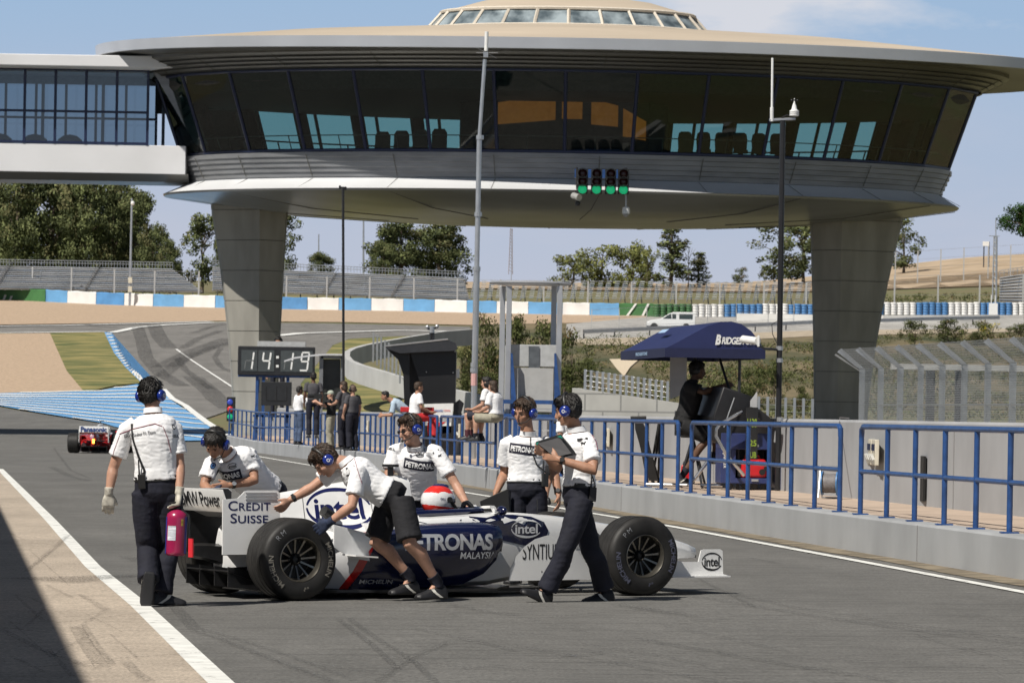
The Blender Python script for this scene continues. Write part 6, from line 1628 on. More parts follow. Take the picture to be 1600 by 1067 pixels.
def deco(parent, t, o, u, v, host, m, name='lettering', off=.0018, depth=.75, lab=None):
    """lettering pressed onto a car part; everything in the car's own space"""
    me = host.data; bv = BVHTree.FromPolygons([x.co for x in me.vertices], [tuple(p.vertices) for p in me.polygons])
    mb = decal(t, o, u, v, bv, off, depth); 
    return obj(name, mb, [m], parent, 0, local=True)
CA = radians(27.5)
# car stands on the cambered lane
nrm = V((-.01,0,1)).normalized()
c0c = G(470, 939.0)
fwd = V((cos(CA), sin(CA), 0)); fwd = (fwd-nrm*fwd.dot(nrm)).normalized(); lft = nrm.cross(fwd)
org = c0c+lft*.90
CM = Matrix(((fwd.x, lft.x, nrm.x, org.x),(fwd.y, lft.y, nrm.y, org.y),(fwd.z, lft.z, nrm.z, org.z),(0,0,0,1)))
WHT, NVY, RED = (.86,.86,.85), (.005,.008,.040), (.45,.012,.012)
podm = split_mat('pod_paint', NVY, RED, (.62,.62,.63), 1, -.45, .50, .565)
LV = dict(nose=carw, cover=carw, pod=podm, pod2=mat('car_silver_white', (.66,.67,.68), .25, var=.05, coat=.5), white=carw, mirror=carn, wing=carw, arm=carb, rimpad=carn, light=mat('rain_light_off', (.60,.03,.04), .3, var=0, emit=((.6,.03,.04), .25)))
f1, H1 = make_f1(CM, 'white and navy open wheel racing car being pushed along the pit lane by the crew', LV)
XU, ZU = V((1,0,0)), V((0,0,1))
for gx, gz0, gz1 in ((.40,.46,.86),(.98,.56,.94)): deco(H1['cover'], shift2(rect2(.006, gz1-gz0, 1, 12), 0, 0), (gx,-.3,(gz0+gz1)/2), XU, ZU, H1['cover'], mat('panel_gap', (.12,.12,.12), .6, var=0), 'panel_gap')
deco(H1['cover'], intel2(.56,.34,.05), (.70,-.3,.715), XU, ZU, H1['cover'], txn)
nv = [(1.70,.66),(1.95,.64),(2.06,.665),(2.22,.663),(2.40,.645),(2.52,.60),(2.565,.53),(2.54,.46),(2.46,.415),(2.36,.40),(2.2,.43),(2.0,.47),(1.7,.50)]
deco(H1['chassis'], poly2(nv, .06), (0,-.5,0), XU, ZU, H1['chassis'], carn, 'navy_patch', .004)
nv2 = [(.92,.70),(1.7,.72),(1.86,.60),(1.7,.53),(.92,.50)]
deco(H1['chassis'], poly2(nv2, .06), (0,-.5,0), XU, ZU, H1['chassis'], carn, 'navy_patch', .004)
deco(H1['chassis'], intel2(.31,.155,.05), (2.34,-.5,.545), XU, ZU, H1['chassis'], txw, off=.006)
pt_ = fit(text2d('PETRONAS', 1, .035, .95, maxedge=.15), .80, .135)
deco(H1['pods'][0], pt_, (1.40,-1.0,.455), XU, ZU, H1['pods'][0], txs)
deco(H1['pods'][0], fit(text2d('MALAYSIA', 1, .01, 1, shear=.15, maxedge=.15), .33, .055), (1.66,-1.0,.345), XU, ZU, H1['pods'][0], txs)
deco(H1['pods'][0], fit(text2d('MICHELIN', 1, .01, 1, maxedge=.15), .26, .035), (.80,-1.0,.135), XU, ZU, H1['pods'][0], txs)
deco(H1['barge'], fit(text2d('SYNTIUM', 1, .005, 1.0, maxedge=.15), .37, .13), (2.30,-1.0,.365), XU, ZU, H1['barge'], txk)
deco(H1['front'], intel2(.20,.155,.05), (3.895,-1.0,.27), XU, ZU, H1['front'], txk)
cs_ = join2(shift2(fit(text2d('Credit', 1, .01, 1.02, smallcaps=.8, maxedge=.2), .37, .078), -.02, .05), shift2(fit(text2d('Suisse', 1, .01, 1.02, smallcaps=.8, maxedge=.2), .33, .078), -.02, -.05))
deco(H1['plate'], cs_, (-.25,-1.0,.70), XU, ZU, H1['plate'], txn)
u_ = V((0,-1,0)); v_ = V((-.07,0,.155)).normalized()
wt = fit(text2d('BMW Power', 1, .02, .95, maxedge=.2), .80, .125)
deco(H1['wing'], wt, (-.47,.03,.795), u_, v_, H1['wing'], txk)
# second car leaving the pits
TM = G(149, 708.0); ta = radians(88)
TMx = Matrix.Translation(TM) @ Matrix.Rotation(ta, 4, 'Z')
podr = split_mat('pod_paint_red', (.70,.70,.69), (.70,.70,.69), (.50,.012,.012), 1, 0, .9, 1.0)
LT = dict(nose=carw, cover=split_mat('cover_red', (.72,.72,.71), (.5,.012,.012), (.5,.012,.012), 0, 1, .6, .62), pod=mat('car_red2', (.5,.012,.012), .25, var=.05, coat=.5), pod2=carr, white=carw, mirror=carr, wing=carw, arm=carb, rimpad=carb, light=mat('rain_light_on', (.9,.1,.02), .3, var=0, emit=((1.0,.22,.03), 9.0)))
f2, H2 = make_f1(TMx, 'red and white open wheel racing car driving away with its rear light on', LT, False)
mb = MB(); tt2 = fit(text2d('Panasonic', 1, .035), .86, .165); flat(mb, tt2, (-.515,0,.79), (0,-1,0), (0,0,1), .01); obj('lettering', mb, [mat('letter_blue', (.015,.05,.20), .4, var=0)], H2['wing'], 0, local=True)
mb = MB(); mb.box((-.505,0,.79), (.012,.95,.20)); obj('gurney_face', mb, [carw], f2, 0, local=True)
# ================================================================== people
def skinmat(name, c):
    m = mat(name, c, .5, var=.10, scale=18, detail=5, spec=.35); b = m.node_tree.nodes['Principled BSDF']
    b.inputs['Subsurface Weight'].default_value = .08; b.inputs['Subsurface Radius'].default_value = (.02,.008,.004); return m
sk1, sk2, sk3 = skinmat('skin_fair', (.50,.285,.20)), skinmat('skin_tan', (.40,.215,.14)), skinmat('skin_dark', (.13,.07,.045))
shirtw = mat('shirt_white', (.85,.85,.86), .8, var=.03, scale=6, bump=.12, bscale=25)
trous = mat('trouser_navy', (.009,.010,.020), .85, var=.25, scale=7, bump=.2, bscale=30)
shortm = mat('shorts_black', (.011,.011,.014), .85, var=.2, scale=7, bump=.2, bscale=30)
hairk = mat('hair_black', (.012,.010,.009), .5, var=.4, scale=60, bump=.4, bscale=120)
hairb = mat('hair_brown', (.045,.026,.015), .55, var=.4, scale=60, bump=.4, bscale=120)
shoek = mat('shoe_black', (.015,.015,.017), .5, var=.15); shoew = mat('shoe_stripe', (.68,.66,.60), .5, var=.05)
lip = mat('lips', (.32,.13,.10), .5, var=0); eyem = mat('eye_dark', (.02,.014,.012), .2, var=0)
cupb = mat('ear_cup_blue', (.012,.030,.22), .22, var=.05, coat=.6)
glovem = mat('glove_navy', (.02,.03,.065), .8, var=.3, scale=25); glovew = mat('glove_pale', (.50,.47,.40), .85, var=.35, scale=22)
def remesh(mb, vox, it=3, amp=0.0, sc=9.0, seed=0.0, seams=()):
    me = bpy.data.meshes.new('tmp'); me.from_pydata(mb.v, [], mb.f)
    bm = bmesh.new(); bm.from_mesh(me); bmesh.ops.recalc_face_normals(bm, faces=bm.faces); bm.to_mesh(me); bm.free()
    o = bpy.data.objects.new('tmp', me); COL.objects.link(o)
    r = o.modifiers.new('r', 'REMESH'); r.mode = 'VOXEL'; r.voxel_size = vox
    if it: s_ = o.modifiers.new('s', 'SMOOTH'); s_.factor = .5; s_.iterations = it
    ev = o.evaluated_get(bpy.context.evaluated_depsgraph_get()); m2 = bpy.data.meshes.new_from_object(ev)
    bpy.data.objects.remove(o); bpy.data.meshes.remove(me)
    out = MB(); nrm_ = [v.normal.copy() for v in m2.vertices]
    for v, n in zip(m2.vertices, nrm_):
        p = v.co.copy()
        if amp:
            q = p*sc+V((seed, seed*.7, 0)); w1 = noise.noise(q)
            w2 = noise.noise(V((q.x*1.3+w1*1.5, q.y*1.3, q.z*2.6+seed)))
            p += n*amp*(.6*w1+1.0*(1-2*abs(w2))*.8)
        out.v.append(tuple(p))
    out.f = [tuple(p.vertices) for p in m2.polygons]; out.m = [0]*len(out.f)
    bpy.data.meshes.remove(m2); return out
def oval(c, r, f, hw, hd, n=14, p=2.4):
    out = []
    for i in range(n):
        a = 2*pi*i/n; ca, sa = cos(a), sin(a)
        out.append(c+r*(hw*math.copysign(abs(ca)**(2/p), ca))+f*(hd*math.copysign(abs(sa)**(2/p), sa)))
    return out
def hand(mb, wr, ha, side, pn, curl=.35, s=1.0, fat=1.0):
    """wr wrist, ha direction point, side: towards the thumb, pn: palm normal (fingers curl that way)"""
    h = (ha-wr).normalized(); side = (side-h*side.dot(h)).normalized(); pn0 = h.cross(side)
    if pn0.dot(pn) < 0: pn0 = -pn0
    R = [oval(wr+h*t*s, side, pn0, w_*s*fat, d_*s*fat, 10) for t, w_, d_ in ((-.02,.026,.021),(.01,.028,.020),(.04,.038,.018),(.075,.043,.016),(.092,.041,.013))]
    mb.loft(R)
    for k, (off, ln) in enumerate(((.034,.070),(.0115,.080),(-.0115,.074),(-.033,.058))):
        b = wr+h*.084*s+side*off*s; dv = (h+side*off*2.6).normalized(); pts = [b]; c_ = curl*(.8+.12*k)
        for q, f in enumerate((.45,.32,.23)):
            dv = (dv*cos(c_)+pn0*sin(c_)).normalized(); pts.append(pts[-1]+dv*ln*f*s)
        mb.tube(pts, [.0105*s*fat,.0098*s*fat,.0088*s*fat,.0072*s*fat], 8)
    b = wr+h*.022*s+side*.026*s; dv = (h*.72+side*.62+pn0*.25).normalized()
    mb.tube([b, b+dv*.034*s, b+dv*.034*s+(dv+h*.5+pn0*curl*.6).normalized()*.042*s], [.014*s*fat,.012*s*fat,.009*s*fat], 8)
CLO = {}
def person(label, J, face, hup, o):
    """J: 3D joints; A is the person's left side, B the right"""
    g = o.get('group', None)
    base = V(((J['anA'].x+J['anB'].x)/2, (J['anA'].y+J['anB'].y)/2, 0)); base.z = o.get('ground', gz(base.x, base.y))
    t = thing('person', label, 'person', base, group=g)
    vox = o.get('vox', .0075); far = vox > .012
    neck, pel = J['neck'], J['pelvis']; face = V(face).normalized(); hup = V(hup); hup = (hup-face*hup.dot(face)).normalized(); hr = face.cross(hup)
    rs = (J['shB']-J['shA']).normalized(); rh = (J['hipB']-J['hipA']).normalized()
    up = (neck-pel).normalized()
    hd = J['head']; S_ = o.get('hs', 1.0)
    fs = up.cross(rs).normalized(); bend = o.get('bend', .03)
    mid = neck.lerp(pel, .5)-up.cross((rs+rh).normalized())*bend
    def spine(f): return pel*(1-f)**2+mid*2*f*(1-f)+neck*f*f
    def frame(f):
        tg = ((mid-pel)*2*(1-f)+(neck-mid)*2*f).normalized(); r = rh.lerp(rs, max(0, min(1, f))).normalized(); r = (r-tg*r.dot(tg)).normalized(); return r, tg.cross(r).normalized(), tg
    sw = (J['shB']-J['shA']).length/2; bk = o.get('bulk', 1.0)
    def torso(mb, k, off, f0=-.16, f1=1.0, hem=0.0, top=True):
        rings = []
        for f, w_, d_ in ((-.16,.105,.10),(-.02,.165,.118),(.12,.158,.112),(.28,.146,.105),(.45,.150,.110),(.62,.162,.118),(.76,.168,.118),(.88,.150,.098),(.96,.090,.072),(1.02,.058,.058)):
            if f < f0-.01 or f > f1+.01: continue
            c_ = spine(f) if f >= 0 else pel+(pel-mid).normalized()*(-f*(neck-pel).length)
            r, fw, _ = frame(max(0, f)); flare = hem*max(0, (.3-f))/.46
            rings.append(oval(c_, r, fw, w_*bk*k+off+flare, d_*bk*k+off+flare, 18))
        mb.loft(rings)
    def arm(mb, s, k=1.0, n=2):
        a, b, c = J['sh'+s], J['el'+s], J['wr'+s]
        mb.tube([a, a.lerp(b, .35), a.lerp(b, .8), b, b.lerp(c, .25), b.lerp(c, .7), c], [.052*k*bk,.050*k*bk,.043*k,.040*k,.044*k,.034*k,.0265*k], 12)
    def leg(mb, s, k=1.0):
        a, b, c = J['hip'+s], J['kn'+s], J['an'+s]; cb = (c-b).normalized(); kf = frame(0)[1]
        mb.tube([a, a.lerp(b, .4), a.lerp(b, .85), b+kf*.008, b.lerp(c, .12), b.lerp(c, .32)-kf*.022, b.lerp(c, .65)-kf*.008, c], [.088*bk*k,.080*bk*k,.060*k,.057*k,.053*k,.059*k,.043*k,.035*k], 14)
    # ---- body: one continuous skin
    mb = MB(); torso(mb, .88, 0)
    for s in 'AB':
        mb.sphere(J['sh'+s], .052*bk, 12, 8); arm(mb, s); leg(mb, s)
        an, to = J['an'+s], J['to'+s]; lo_ = V(o.get('sole'+s, (0,0,-1)))*.03; mb.tube([an, an.lerp(to, .45)+lo_, an.lerp(to, .85)+lo_*.3], [.034,.018,.010], 8)
        if not far or True:
            gl = o.get('glove'+s)
            if not gl:
                wr, ha = J['wr'+s], J['ha'+s]
                hand(mb, wr, ha, V(o.get('thumb'+s, fs)), V(o.get('palm'+s, -rs if s == 'B' else rs)), o.get('curl'+s, .4), 1.0 if not far else 1.12, 1.0 if not far else 1.3)
    mb.tube([neck-up*.05, neck.lerp(hd, .35), hd-hup*.04*S_-face*.012], [.068,.056,.054], 14)
    AX = (hr, face, hup)
    def hp(r, f, u): return hd+hr*(r*S_)+face*(f*S_)+hup*(u*S_)
    def hsph(r, f, u, rad, n=16, m_=10): mb.sphere(hp(r, f, u), tuple(q*S_ for q in rad), n, m_, AX)
    hsph(0,-.008,.030,(.074,.094,.086)); hsph(0,.024,-.040,(.058,.066,.076)); hsph(0,.066,-.094,(.024,.022,.020)); hsph(0,.03,-.085,(.045,.05,.03))
    for s_ in (-1, 1): hsph(s_*.036,.060,-.028,(.024,.024,.024), 10, 8); hsph(s_*.077,-.008,-.008,(.012,.026,.034), 10, 8)
    hsph(0,.080,.022,(.048,.014,.013)); hsph(0,.056,.0,(.05,.03,.05))
    mb.tube([hp(0,.088,.012), hp(0,.104,-.018), hp(0,.110,-.034), hp(0,.092,-.042)], [.009*S_,.012*S_,.014*S_,.012*S_], 8)
    hsph(0,.086,-.062,(.024,.010,.009))
    skin = o.get('skin', sk1)
    body = obj('body', remesh(mb, vox, 3), [skin], t, 180)
    # ---- face details
    for s_ in (-1, 1):
        mb = MB(); mb.sphere(hp(s_*.030,.082,.004), (.0095*S_,.007*S_,.0050*S_), 10, 6, AX); obj('eye', mb, [eyem], t, 180)
        mb = MB(); mb.tube([hp(s_*.016,.094,.022), hp(s_*.032,.092,.028), hp(s_*.047,.078,.022)], .0030*S_, 5); obj('eyebrow', mb, [o.get('hair', hairk)], t, 180)
    mb = MB(); mb.sphere(hp(0,.090,-.064), (.021*S_,.009*S_,.0055*S_), 10, 6, AX); obj('mouth', mb, [lip], t, 180)
    # ---- hair
    if o.get('hair') is not None and not o.get('bald'):
        mb = MB(); hl = o.get('hairlen', 0)
        mb.sphere(hp(0,-.022,.046), (.083*S_,.096*S_,.083*S_), 16, 10, AX); mb.sphere(hp(0,-.045,.0), (.078*S_,.068*S_,.075*S_), 14, 8, AX)
        mb.sphere(hp(0,.022,.092), (.066*S_,.062*S_,.034*S_), 14, 8, AX)
        if hl:
            mb.sphere(hp(0,-.06,-.06), (.075*S_,.055*S_,.085*S_*(1+hl)), 14, 8, AX); 
            for s_ in (-1, 1): mb.sphere(hp(s_*.062,-.01,-.03), (.024*S_,.045*S_,.07*S_), 10, 8, AX)
        hmesh = remesh(mb, max(.007, vox), 1, o.get('tousle', .007), 55, o.get('seed', 1))
        if not far:
            R_ = random.Random(o.get('seed', 1)); nf = len(hmesh.f)
            for _ in range(900):
                f_ = hmesh.f[R_.randrange(nf)]; c_ = sum((V(hmesh.v[i]) for i in f_), V())/len(f_); n_ = (c_-hp(0,-.02,.03)).normalized()
                g_ = (-hup*.8-face*.35*R_.random()+V((R_.uniform(-1,1), R_.uniform(-1,1), R_.uniform(-1,1)))*.34); g_ = (g_-n_*g_.dot(n_)).normalized(); w2_ = n_.cross(g_)*.0035; ln2 = R_.uniform(.02,.042)
                hmesh.add([c_-w2_, c_+w2_, c_+g_*ln2*.6+n_*.006+w2_*.6, c_+g_*ln2+n_*R_.uniform(.0,.007)], [(0,1,2,3)])
        obj('hair', hmesh, [o['hair']], t, 180)
    if o.get('cap'):
        mb = MB(); mb.sphere(hp(0,-.01,.055), (.088*S_,.105*S_,.085*S_), 16, 10, AX); mb.box(hp(0,.12,.055), (.13*S_,.12*S_,.012), AX); obj('cap', remesh(mb, .009, 2), [o['cap']], t, 180)
    # ---- headset
    if o.get('headset', False):
        mb = MB(); mb.tube([hp(.092*cos(a), -.012, .012+.128*sin(a)) for a in [pi*i/12 for i in range(13)]], .010*S_, 8, ell=(face, 1.6))
        hs_ = obj('headset', mb, [blackm], t, 180)
        for s_ in (-1, 1):
            c = hp(s_*.092,-.006,-.008); mb = MB(); mb.lathe([(-.012,.02),(-.012,.040),(.0,.046),(.016,.045),(.026,.038),(.031,.022),(.032,0)], c, hr*s_, 22, cap=True); e_ = obj('ear_cup', mb, [o.get('cupm', cupb)], hs_, 40)
            mb = MB(); mb.lathe([(-.020,.02),(-.020,.043),(-.011,.045),(-.011,.02)], c, hr*s_, 20); obj('cushion', mb, [blackm], hs_, 40)
            if not far and o.get('cupm') is None:
                u_ = (face if s_ > 0 else -face); mb = MB(); tx = join2(shift2(ring2(.013,.015,.0055), -.006, 0), shift2(fit(text2d('2', 1, .04), .008, .011), .015, -.008))
                if s_ < 0: pass
                flat(mb, tx, c+hr*s_*.0335, u_, hup, 0); obj('cup_mark', mb, [txw], hs_, 0)
        if o.get('mic', True):
            mb = MB(); mb.tube([hp(-.09,.01,-.03), hp(-.075,.08,-.065), hp(-.03,.118,-.07)], .004, 6); mb.sphere(hp(-.025,.12,-.07), .012, 8, 6); obj('microphone', mb, [blackm], hs_, 60)
    if o.get('glasses'):
        mb = MB()
        for s_ in (-1, 1):
            mb.tube([hp(s_*.032+.019*cos(a), .100, .002+.014*sin(a)) for a in [2*pi*i/12 for i in range(13)]], .0022, 5); mb.tube([hp(s_*.05,.098,.006), hp(s_*.078,.0,.006)], .0025, 5)
        mb.tube([hp(-.013,.100,.006), hp(.013,.100,.006)], .0025, 5); gs = obj('glasses', mb, [blackm], t, 60)
        mb = MB()
        for s_ in (-1, 1): flat(mb, disc2(.018,.013,14), hp(s_*.032,.1005,.002), -hr, hup, 0)
        obj('lens', mb, [mat('lens_dark', (.03,.028,.03), .08, var=0, spec=.8)], gs, 0)
    # ---- shirt
    sm = o.get('shirt', shirtw); mb = MB()
    torso(mb, .98, .014, o.get('hem', .10), 1.0, o.get('flare', .012))
    for s in 'AB':
        a, b = J['sh'+s], J['el'+s]; sl_ = o.get('sleeve', .68)
        mb.sphere(a-up*.006, .060*bk, 12, 8)
        if sl_ <= 1: mb.tube([a.lerp(neck, .35), a, a.lerp(b, sl_*.6), a.lerp(b, sl_)], [.062*bk,.064*bk,.066*bk,.071*bk], 14)
        else: mb.tube([a.lerp(neck, .35), a, a.lerp(b, .7), b, b.lerp(J['wr'+s], .4), b.lerp(J['wr'+s], .9)], [.066*bk,.066*bk,.060*bk,.056,.052,.044], 14)
    shirt = obj('shirt', remesh(mb, max(vox, .0085), 2, .6*o.get('wr', .007), 14, o.get('seed', 1)*3.1), [sm], t, 180)
    if not far:
        mb = MB(); ct_ = neck+up*.022; r_, f_, tg_ = frame(1)
        mb.loft([oval(ct_+tg_*h+f_*(k_*.012), r_, f_, w_, w_, 16) for h, w_, k_ in ((-.03,.075,0),(.012,.070,1),(.012,.063,1),(-.03,.066,0))]+[], cap=False); obj('collar', mb, [sm], t, 40)
    # ---- legs
    lm = o.get('legs', trous); short = o.get('shorts', False); mb = MB()
    rings = []
    for f, w_, d_ in ((-.17,.10,.10),(-.04,.172,.125),(.10,.166,.118),(.17,.158,.112)):
        c_ = spine(f) if f >= 0 else pel+(pel-mid).normalized()*(-f*(neck-pel).length); r, fw, _ = frame(max(0, f)); rings.append(oval(c_, r, fw, w_*bk, d_*bk, 18))
    mb.loft(rings)
    for s in 'AB':
        a, b, c = J['hip'+s], J['kn'+s], J['an'+s]; kf = frame(0)[1]
        if short: mb.tube([a+(a-b)*.05, a.lerp(b, .35), a.lerp(b, .75), a.lerp(b, .93)], [.098*bk,.100*bk,.099*bk,.105*bk], 16)
        else: mb.tube([a+(a-b)*.05, a.lerp(b, .35), a.lerp(b, .8), b+kf*.012, b.lerp(c, .3)-kf*.012, b.lerp(c, .7), b.lerp(c, .97)], [.098*bk,.098*bk,.084*bk,.078*bk,.079*bk,.078*bk,.086*bk], 16)
    trousers = obj('shorts' if short else 'trousers', remesh(mb, max(vox, .010), 3, .0035, 9, o.get('seed', 1)*1.7), [lm], t, 180)
    if not far and o.get('belt', True):
        mb = MB(); r, fw, tg = frame(.13); c_ = spine(.135); mb.loft([oval(c_+tg*h, r, fw, .166*bk+.006, .118*bk+.006, 20) for h in (-.018,.018)]); obj('belt', mb, [blackm], t, 40)
    # ---- shoes
    for s in 'AB':
        an, to = J['an'+s], J['to'+s]; fd = to-an; L_ = fd.length
        sole_n = V(o.get('sole'+s, (0,0,-1))); d_ = (fd-sole_n*fd.dot(sole_n)).normalized(); sd_ = d_.cross(sole_n)
        hgt = max(.06, fd.dot(sole_n)+.02) if o.get('flat'+s, True) else .085
        bt = an+sole_n*hgt
        mb = MB(); st_ = [(-.080,.034,.075),(-.06,.043,.112),(-.01,.047,.118),(.05,.049,.092),(.11,.052,.064),(.165,.048,.048),(.195,.030,.034)]
        mb.loft([[bt+d_*x+sd_*(a_*w_)-sole_n*(h*z_) for a_, z_ in ((-1,0),(1,0),(1.02,.35),(.75,.8),(.3,1),(-.3,1),(-.75,.8),(-1.02,.35))] for x, w_, h in st_])
        sh_ = obj('shoe', remesh(mb, max(.008, vox), 3) if not far else mb, [o.get('shoe', shoek)], t, 60)
        if not far:
            mb = MB(); 
            for e_ in (-1, 1):
                mb.loft([[bt+d_*(x+.012)+sd_*(e_*w_)-sole_n*z, bt+d_*(x-.018)+sd_*(e_*w_)-sole_n*z] for x, w_, z in ((-.01,.0525,.016),(.02,.0535,.036),(.05,.0505,.058),(.065,.040,.082))], cap=False, closed=False)
            obj('stripe', mb, [shoew], sh_, 0)
        if short or o.get('sock') or not far:
            mb = MB(); k_ = J['kn'+s]; mb.tube([an+sole_n*.03, an, an.lerp(k_, o.get('sockh', .20))], [.045,.047,.052], 12); obj('sock', mb, [o.get('sock', trous)], t, 60)
    # ---- gloves
    for s in 'AB':
        gl = o.get('glove'+s)
        if gl:
            mb = MB(); wr, ha = J['wr'+s], J['ha'+s]
            hand(mb, wr, ha, V(o.get('thumb'+s, fs)), V(o.get('palm'+s, -rs if s == 'B' else rs)), o.get('curl'+s, .4), 1.06, 1.18)
            mb.tube([wr-(ha-wr).normalized()*.05, wr+(ha-wr).normalized()*.01], [.036,.034], 12)
            obj('glove', remesh(mb, .0065, 2), [gl], t, 180)
        if o.get('watch'+s):
            wr, el = J['wr'+s], J['el'+s]; a_ = (el-wr).normalized(); c = wr+a_*.035
            mb = MB(); mb.lathe([(-.012,.030),(-.012,.0345),(.012,.0345),(.012,.030)], c, a_, 16); w_ = obj('watch', mb, [blackm], t, 40)
            n_ = V(o.get('watchn', (0,-1,.2))); n_ = (n_-a_*n_.dot(a_)).normalized()
            mb = MB(); mb.cyl(c+n_*.032, c+n_*.042, .019, n=16); obj('watch_face', mb, [o['watch'+s]], w_, 40)
    if o.get('radio'):
        p_, dv = o['radio']; r, fw, tg = frame(.1); bv = bvh_of(shirt, trousers); cdir = (P(p_[0], p_[1], 40)-V((0,0,HEYE))).normalized()
        h = bv.ray_cast(V((0,0,HEYE)), cdir); hpnt = h[0] if h[0] is not None else spine(.1); n_ = V(dv).normalized(); q = hpnt+n_*.018; rr = tg.cross(n_).normalized()
        mb = MB(); mb.box(q, (.058,.036,.115), (rr, n_, tg)); rd = obj('radio', mb, [blackm], t, 0, .006)
        mb = MB(); mb.cyl(q+tg*.05+rr*-.016, q+tg*.17+rr*-.016, .007, .005, 8); mb.cyl(q+tg*.05+rr*.012, q+tg*.068+rr*.012, .007, n=8); obj('antenna', mb, [blackm], rd, 60)
        if o.get('cable'):
            mb = MB(); pts = [q+tg*.06+rr*.02]
            for px, py in o['cable']:
                hh = bv.ray_cast(V((0,0,HEYE)), (P(px, py, 40)-V((0,0,HEYE))).normalized())
                if hh[0] is not None: pts.append(hh[0]+hh[1]*.008)
            if o.get('cable_to'): pts.append(hp(*o['cable_to']))
            mb.tube(pts, o.get('cabler', .006), 6); obj('cable', mb, [blackm], rd, 60)
    CLO[t.name] = dict(shirt=shirt, legs=trousers, rs=rs, up=up, fs=fs, bvh=bvh_of(shirt))
    return t
def pj(d, **k):
    return {n: P(v[0], v[1], d+v[2]) for n, v in k.items()}
def mark(t, px, shape, u, v, m, name='mark', off=.004, depth=.25):
    """print a shape onto a shirt where the pixel (px) falls on it"""
    c = CLO[t.name]; dr = (P(px[0], px[1], 40)-V((0,0,HEYE))).normalized()
    h = c['bvh'].ray_cast(V((0,0,HEYE)), dr)
    if h[0] is None: print('MISS', t['label'], px); return
    mb = decal(shape, h[0], u, v, c['bvh'], off, depth)
    if mb.f: obj(name, mb, [m], c['shirt'], 0)
piping = mat('piping_red', (.22,.035,.06), .7, var=0)
def stripe_on(t, pts, w_, m, name='piping'):
    c = CLO[t.name]; mb = MB(); L_ = []
    for (x0, y0), (x1, y1) in zip(pts, pts[1:]):
        for i in range(8):
            px, py = x0+(x1-x0)*i/8, y0+(y1-y0)*i/8; h = c['bvh'].ray_cast(V((0,0,HEYE)), (P(px, py, 40)-V((0,0,HEYE))).normalized())
            if h[0] is not None: L_.append(h[0]+h[1]*.002)
    if len(L_) > 2: mb.tube(L_, w_, 5); obj(name, mb, [m], c['shirt'], 60)
def roundel(r): return ring2(r, r, r*.34)
puma = poly2([(-.5,.1),(-.2,.28),(.1,.2),(.42,.5),(.5,.42),(.3,.05),(.35,-.3),(.2,-.1),(-.1,-.05),(-.35,-.4),(-.3,-.02)])
def sc2(t, s): return [(x*s, y*s) for x, y in t[0]], t[1]
def team_front(t, band, bang_u, bang_v, intel_px=None, round_px=None, w=.30, text='PETRONAS'):
    u, v = bang_u, bang_v
    mark(t, band, rect2(w*1.12, .088, 14, 4), u, v, mat('band_ink', (.010,.010,.026), .7, var=0), 'band', .003)
    mark(t, band, fit(text2d(text, 1, .04, .95, maxedge=.2), w, .05), u, v, txw, 'lettering', .006)
    if intel_px: mark(t, intel_px, intel2(.085,.05,.2), u, v, txk, 'logo', .004)
    if round_px:
        mark(t, round_px, disc2(.024,.024,20), u, v, txn, 'badge', .003); mark(t, round_px, join2(ring2(.015,.015,.004)), u, v, mat('badge_blue', (.10,.30,.55), .5, var=0), 'badge_ring', .005)
crew = 'team crew around the white and navy car'
Xv, Yv, Zv = V((1,0,0)), V((0,1,0)), V((0,0,1))
# ---- 1: man seen from behind with the extinguisher
d = 33.55
J = pj(d, neck=(239,644,.0), pelvis=(246,762,0), head=(236,617,.03), shA=(198,672,0), shB=(272,670,.02), elA=(177,731,.03), wrA=(170,771,-.02), haA=(169,796,-.02), elB=(281,728,-.01), wrB=(280,770,-.10), haB=(277,792,-.11),
       hipA=(226,772,0), hipB=(266,772,0), knA=(230,857,.07), anA=(232,908,-.10), toA=(227,944,.02), knB=(264,856,.13), anB=(252,928,.04), toB=(270,941,.06))
p1 = person('man seen from behind carrying a red fire extinguisher beside the rear wing', J, (.45,.88,-.12), (0,.1,1), dict(group=crew, hair=hairk, headset=True, skin=sk1, gloveA=glovew, gloveB=glovew, curlA=.35, curlB=1.0, thumbA=(1,.2,0), thumbB=(-.3,1,0), palmA=(0,1,0), palmB=(-1,0,0),
     soleA=(.1,-1,-.05), flatA=False, seed=2, radio=((222,752), (0,-1,0)), cable=[(226,735),(217,712),(209,685),(207,662),(212,648)], cabler=.009, bulk=1.03, wr=.008, mic=False))
stripe_on(p1, [(187,678),(205,671),(242,662),(255,667)], .0035, piping); stripe_on(p1, [(255,667),(262,685),(268,710)], .0025, piping); stripe_on(p1, [(187,680),(178,705),(173,728)], .0025, piping)
mark(p1, (218,678), fit(text2d('BMW Sauber F1 Team', 1, .01, 1, maxedge=.2), .25, .028), V((1,0,.16)), Zv, mat('letter_grey', (.13,.13,.14), .5, var=0), 'lettering')
mark(p1, (271,667), roundel(.020), V((.6,.7,0)), Zv, txk, 'badge'); mark(p1, (274,681), fit(text2d('DELL', 1, .03), .06,.022), V((.6,.7,0)), Zv, txk, 'lettering')
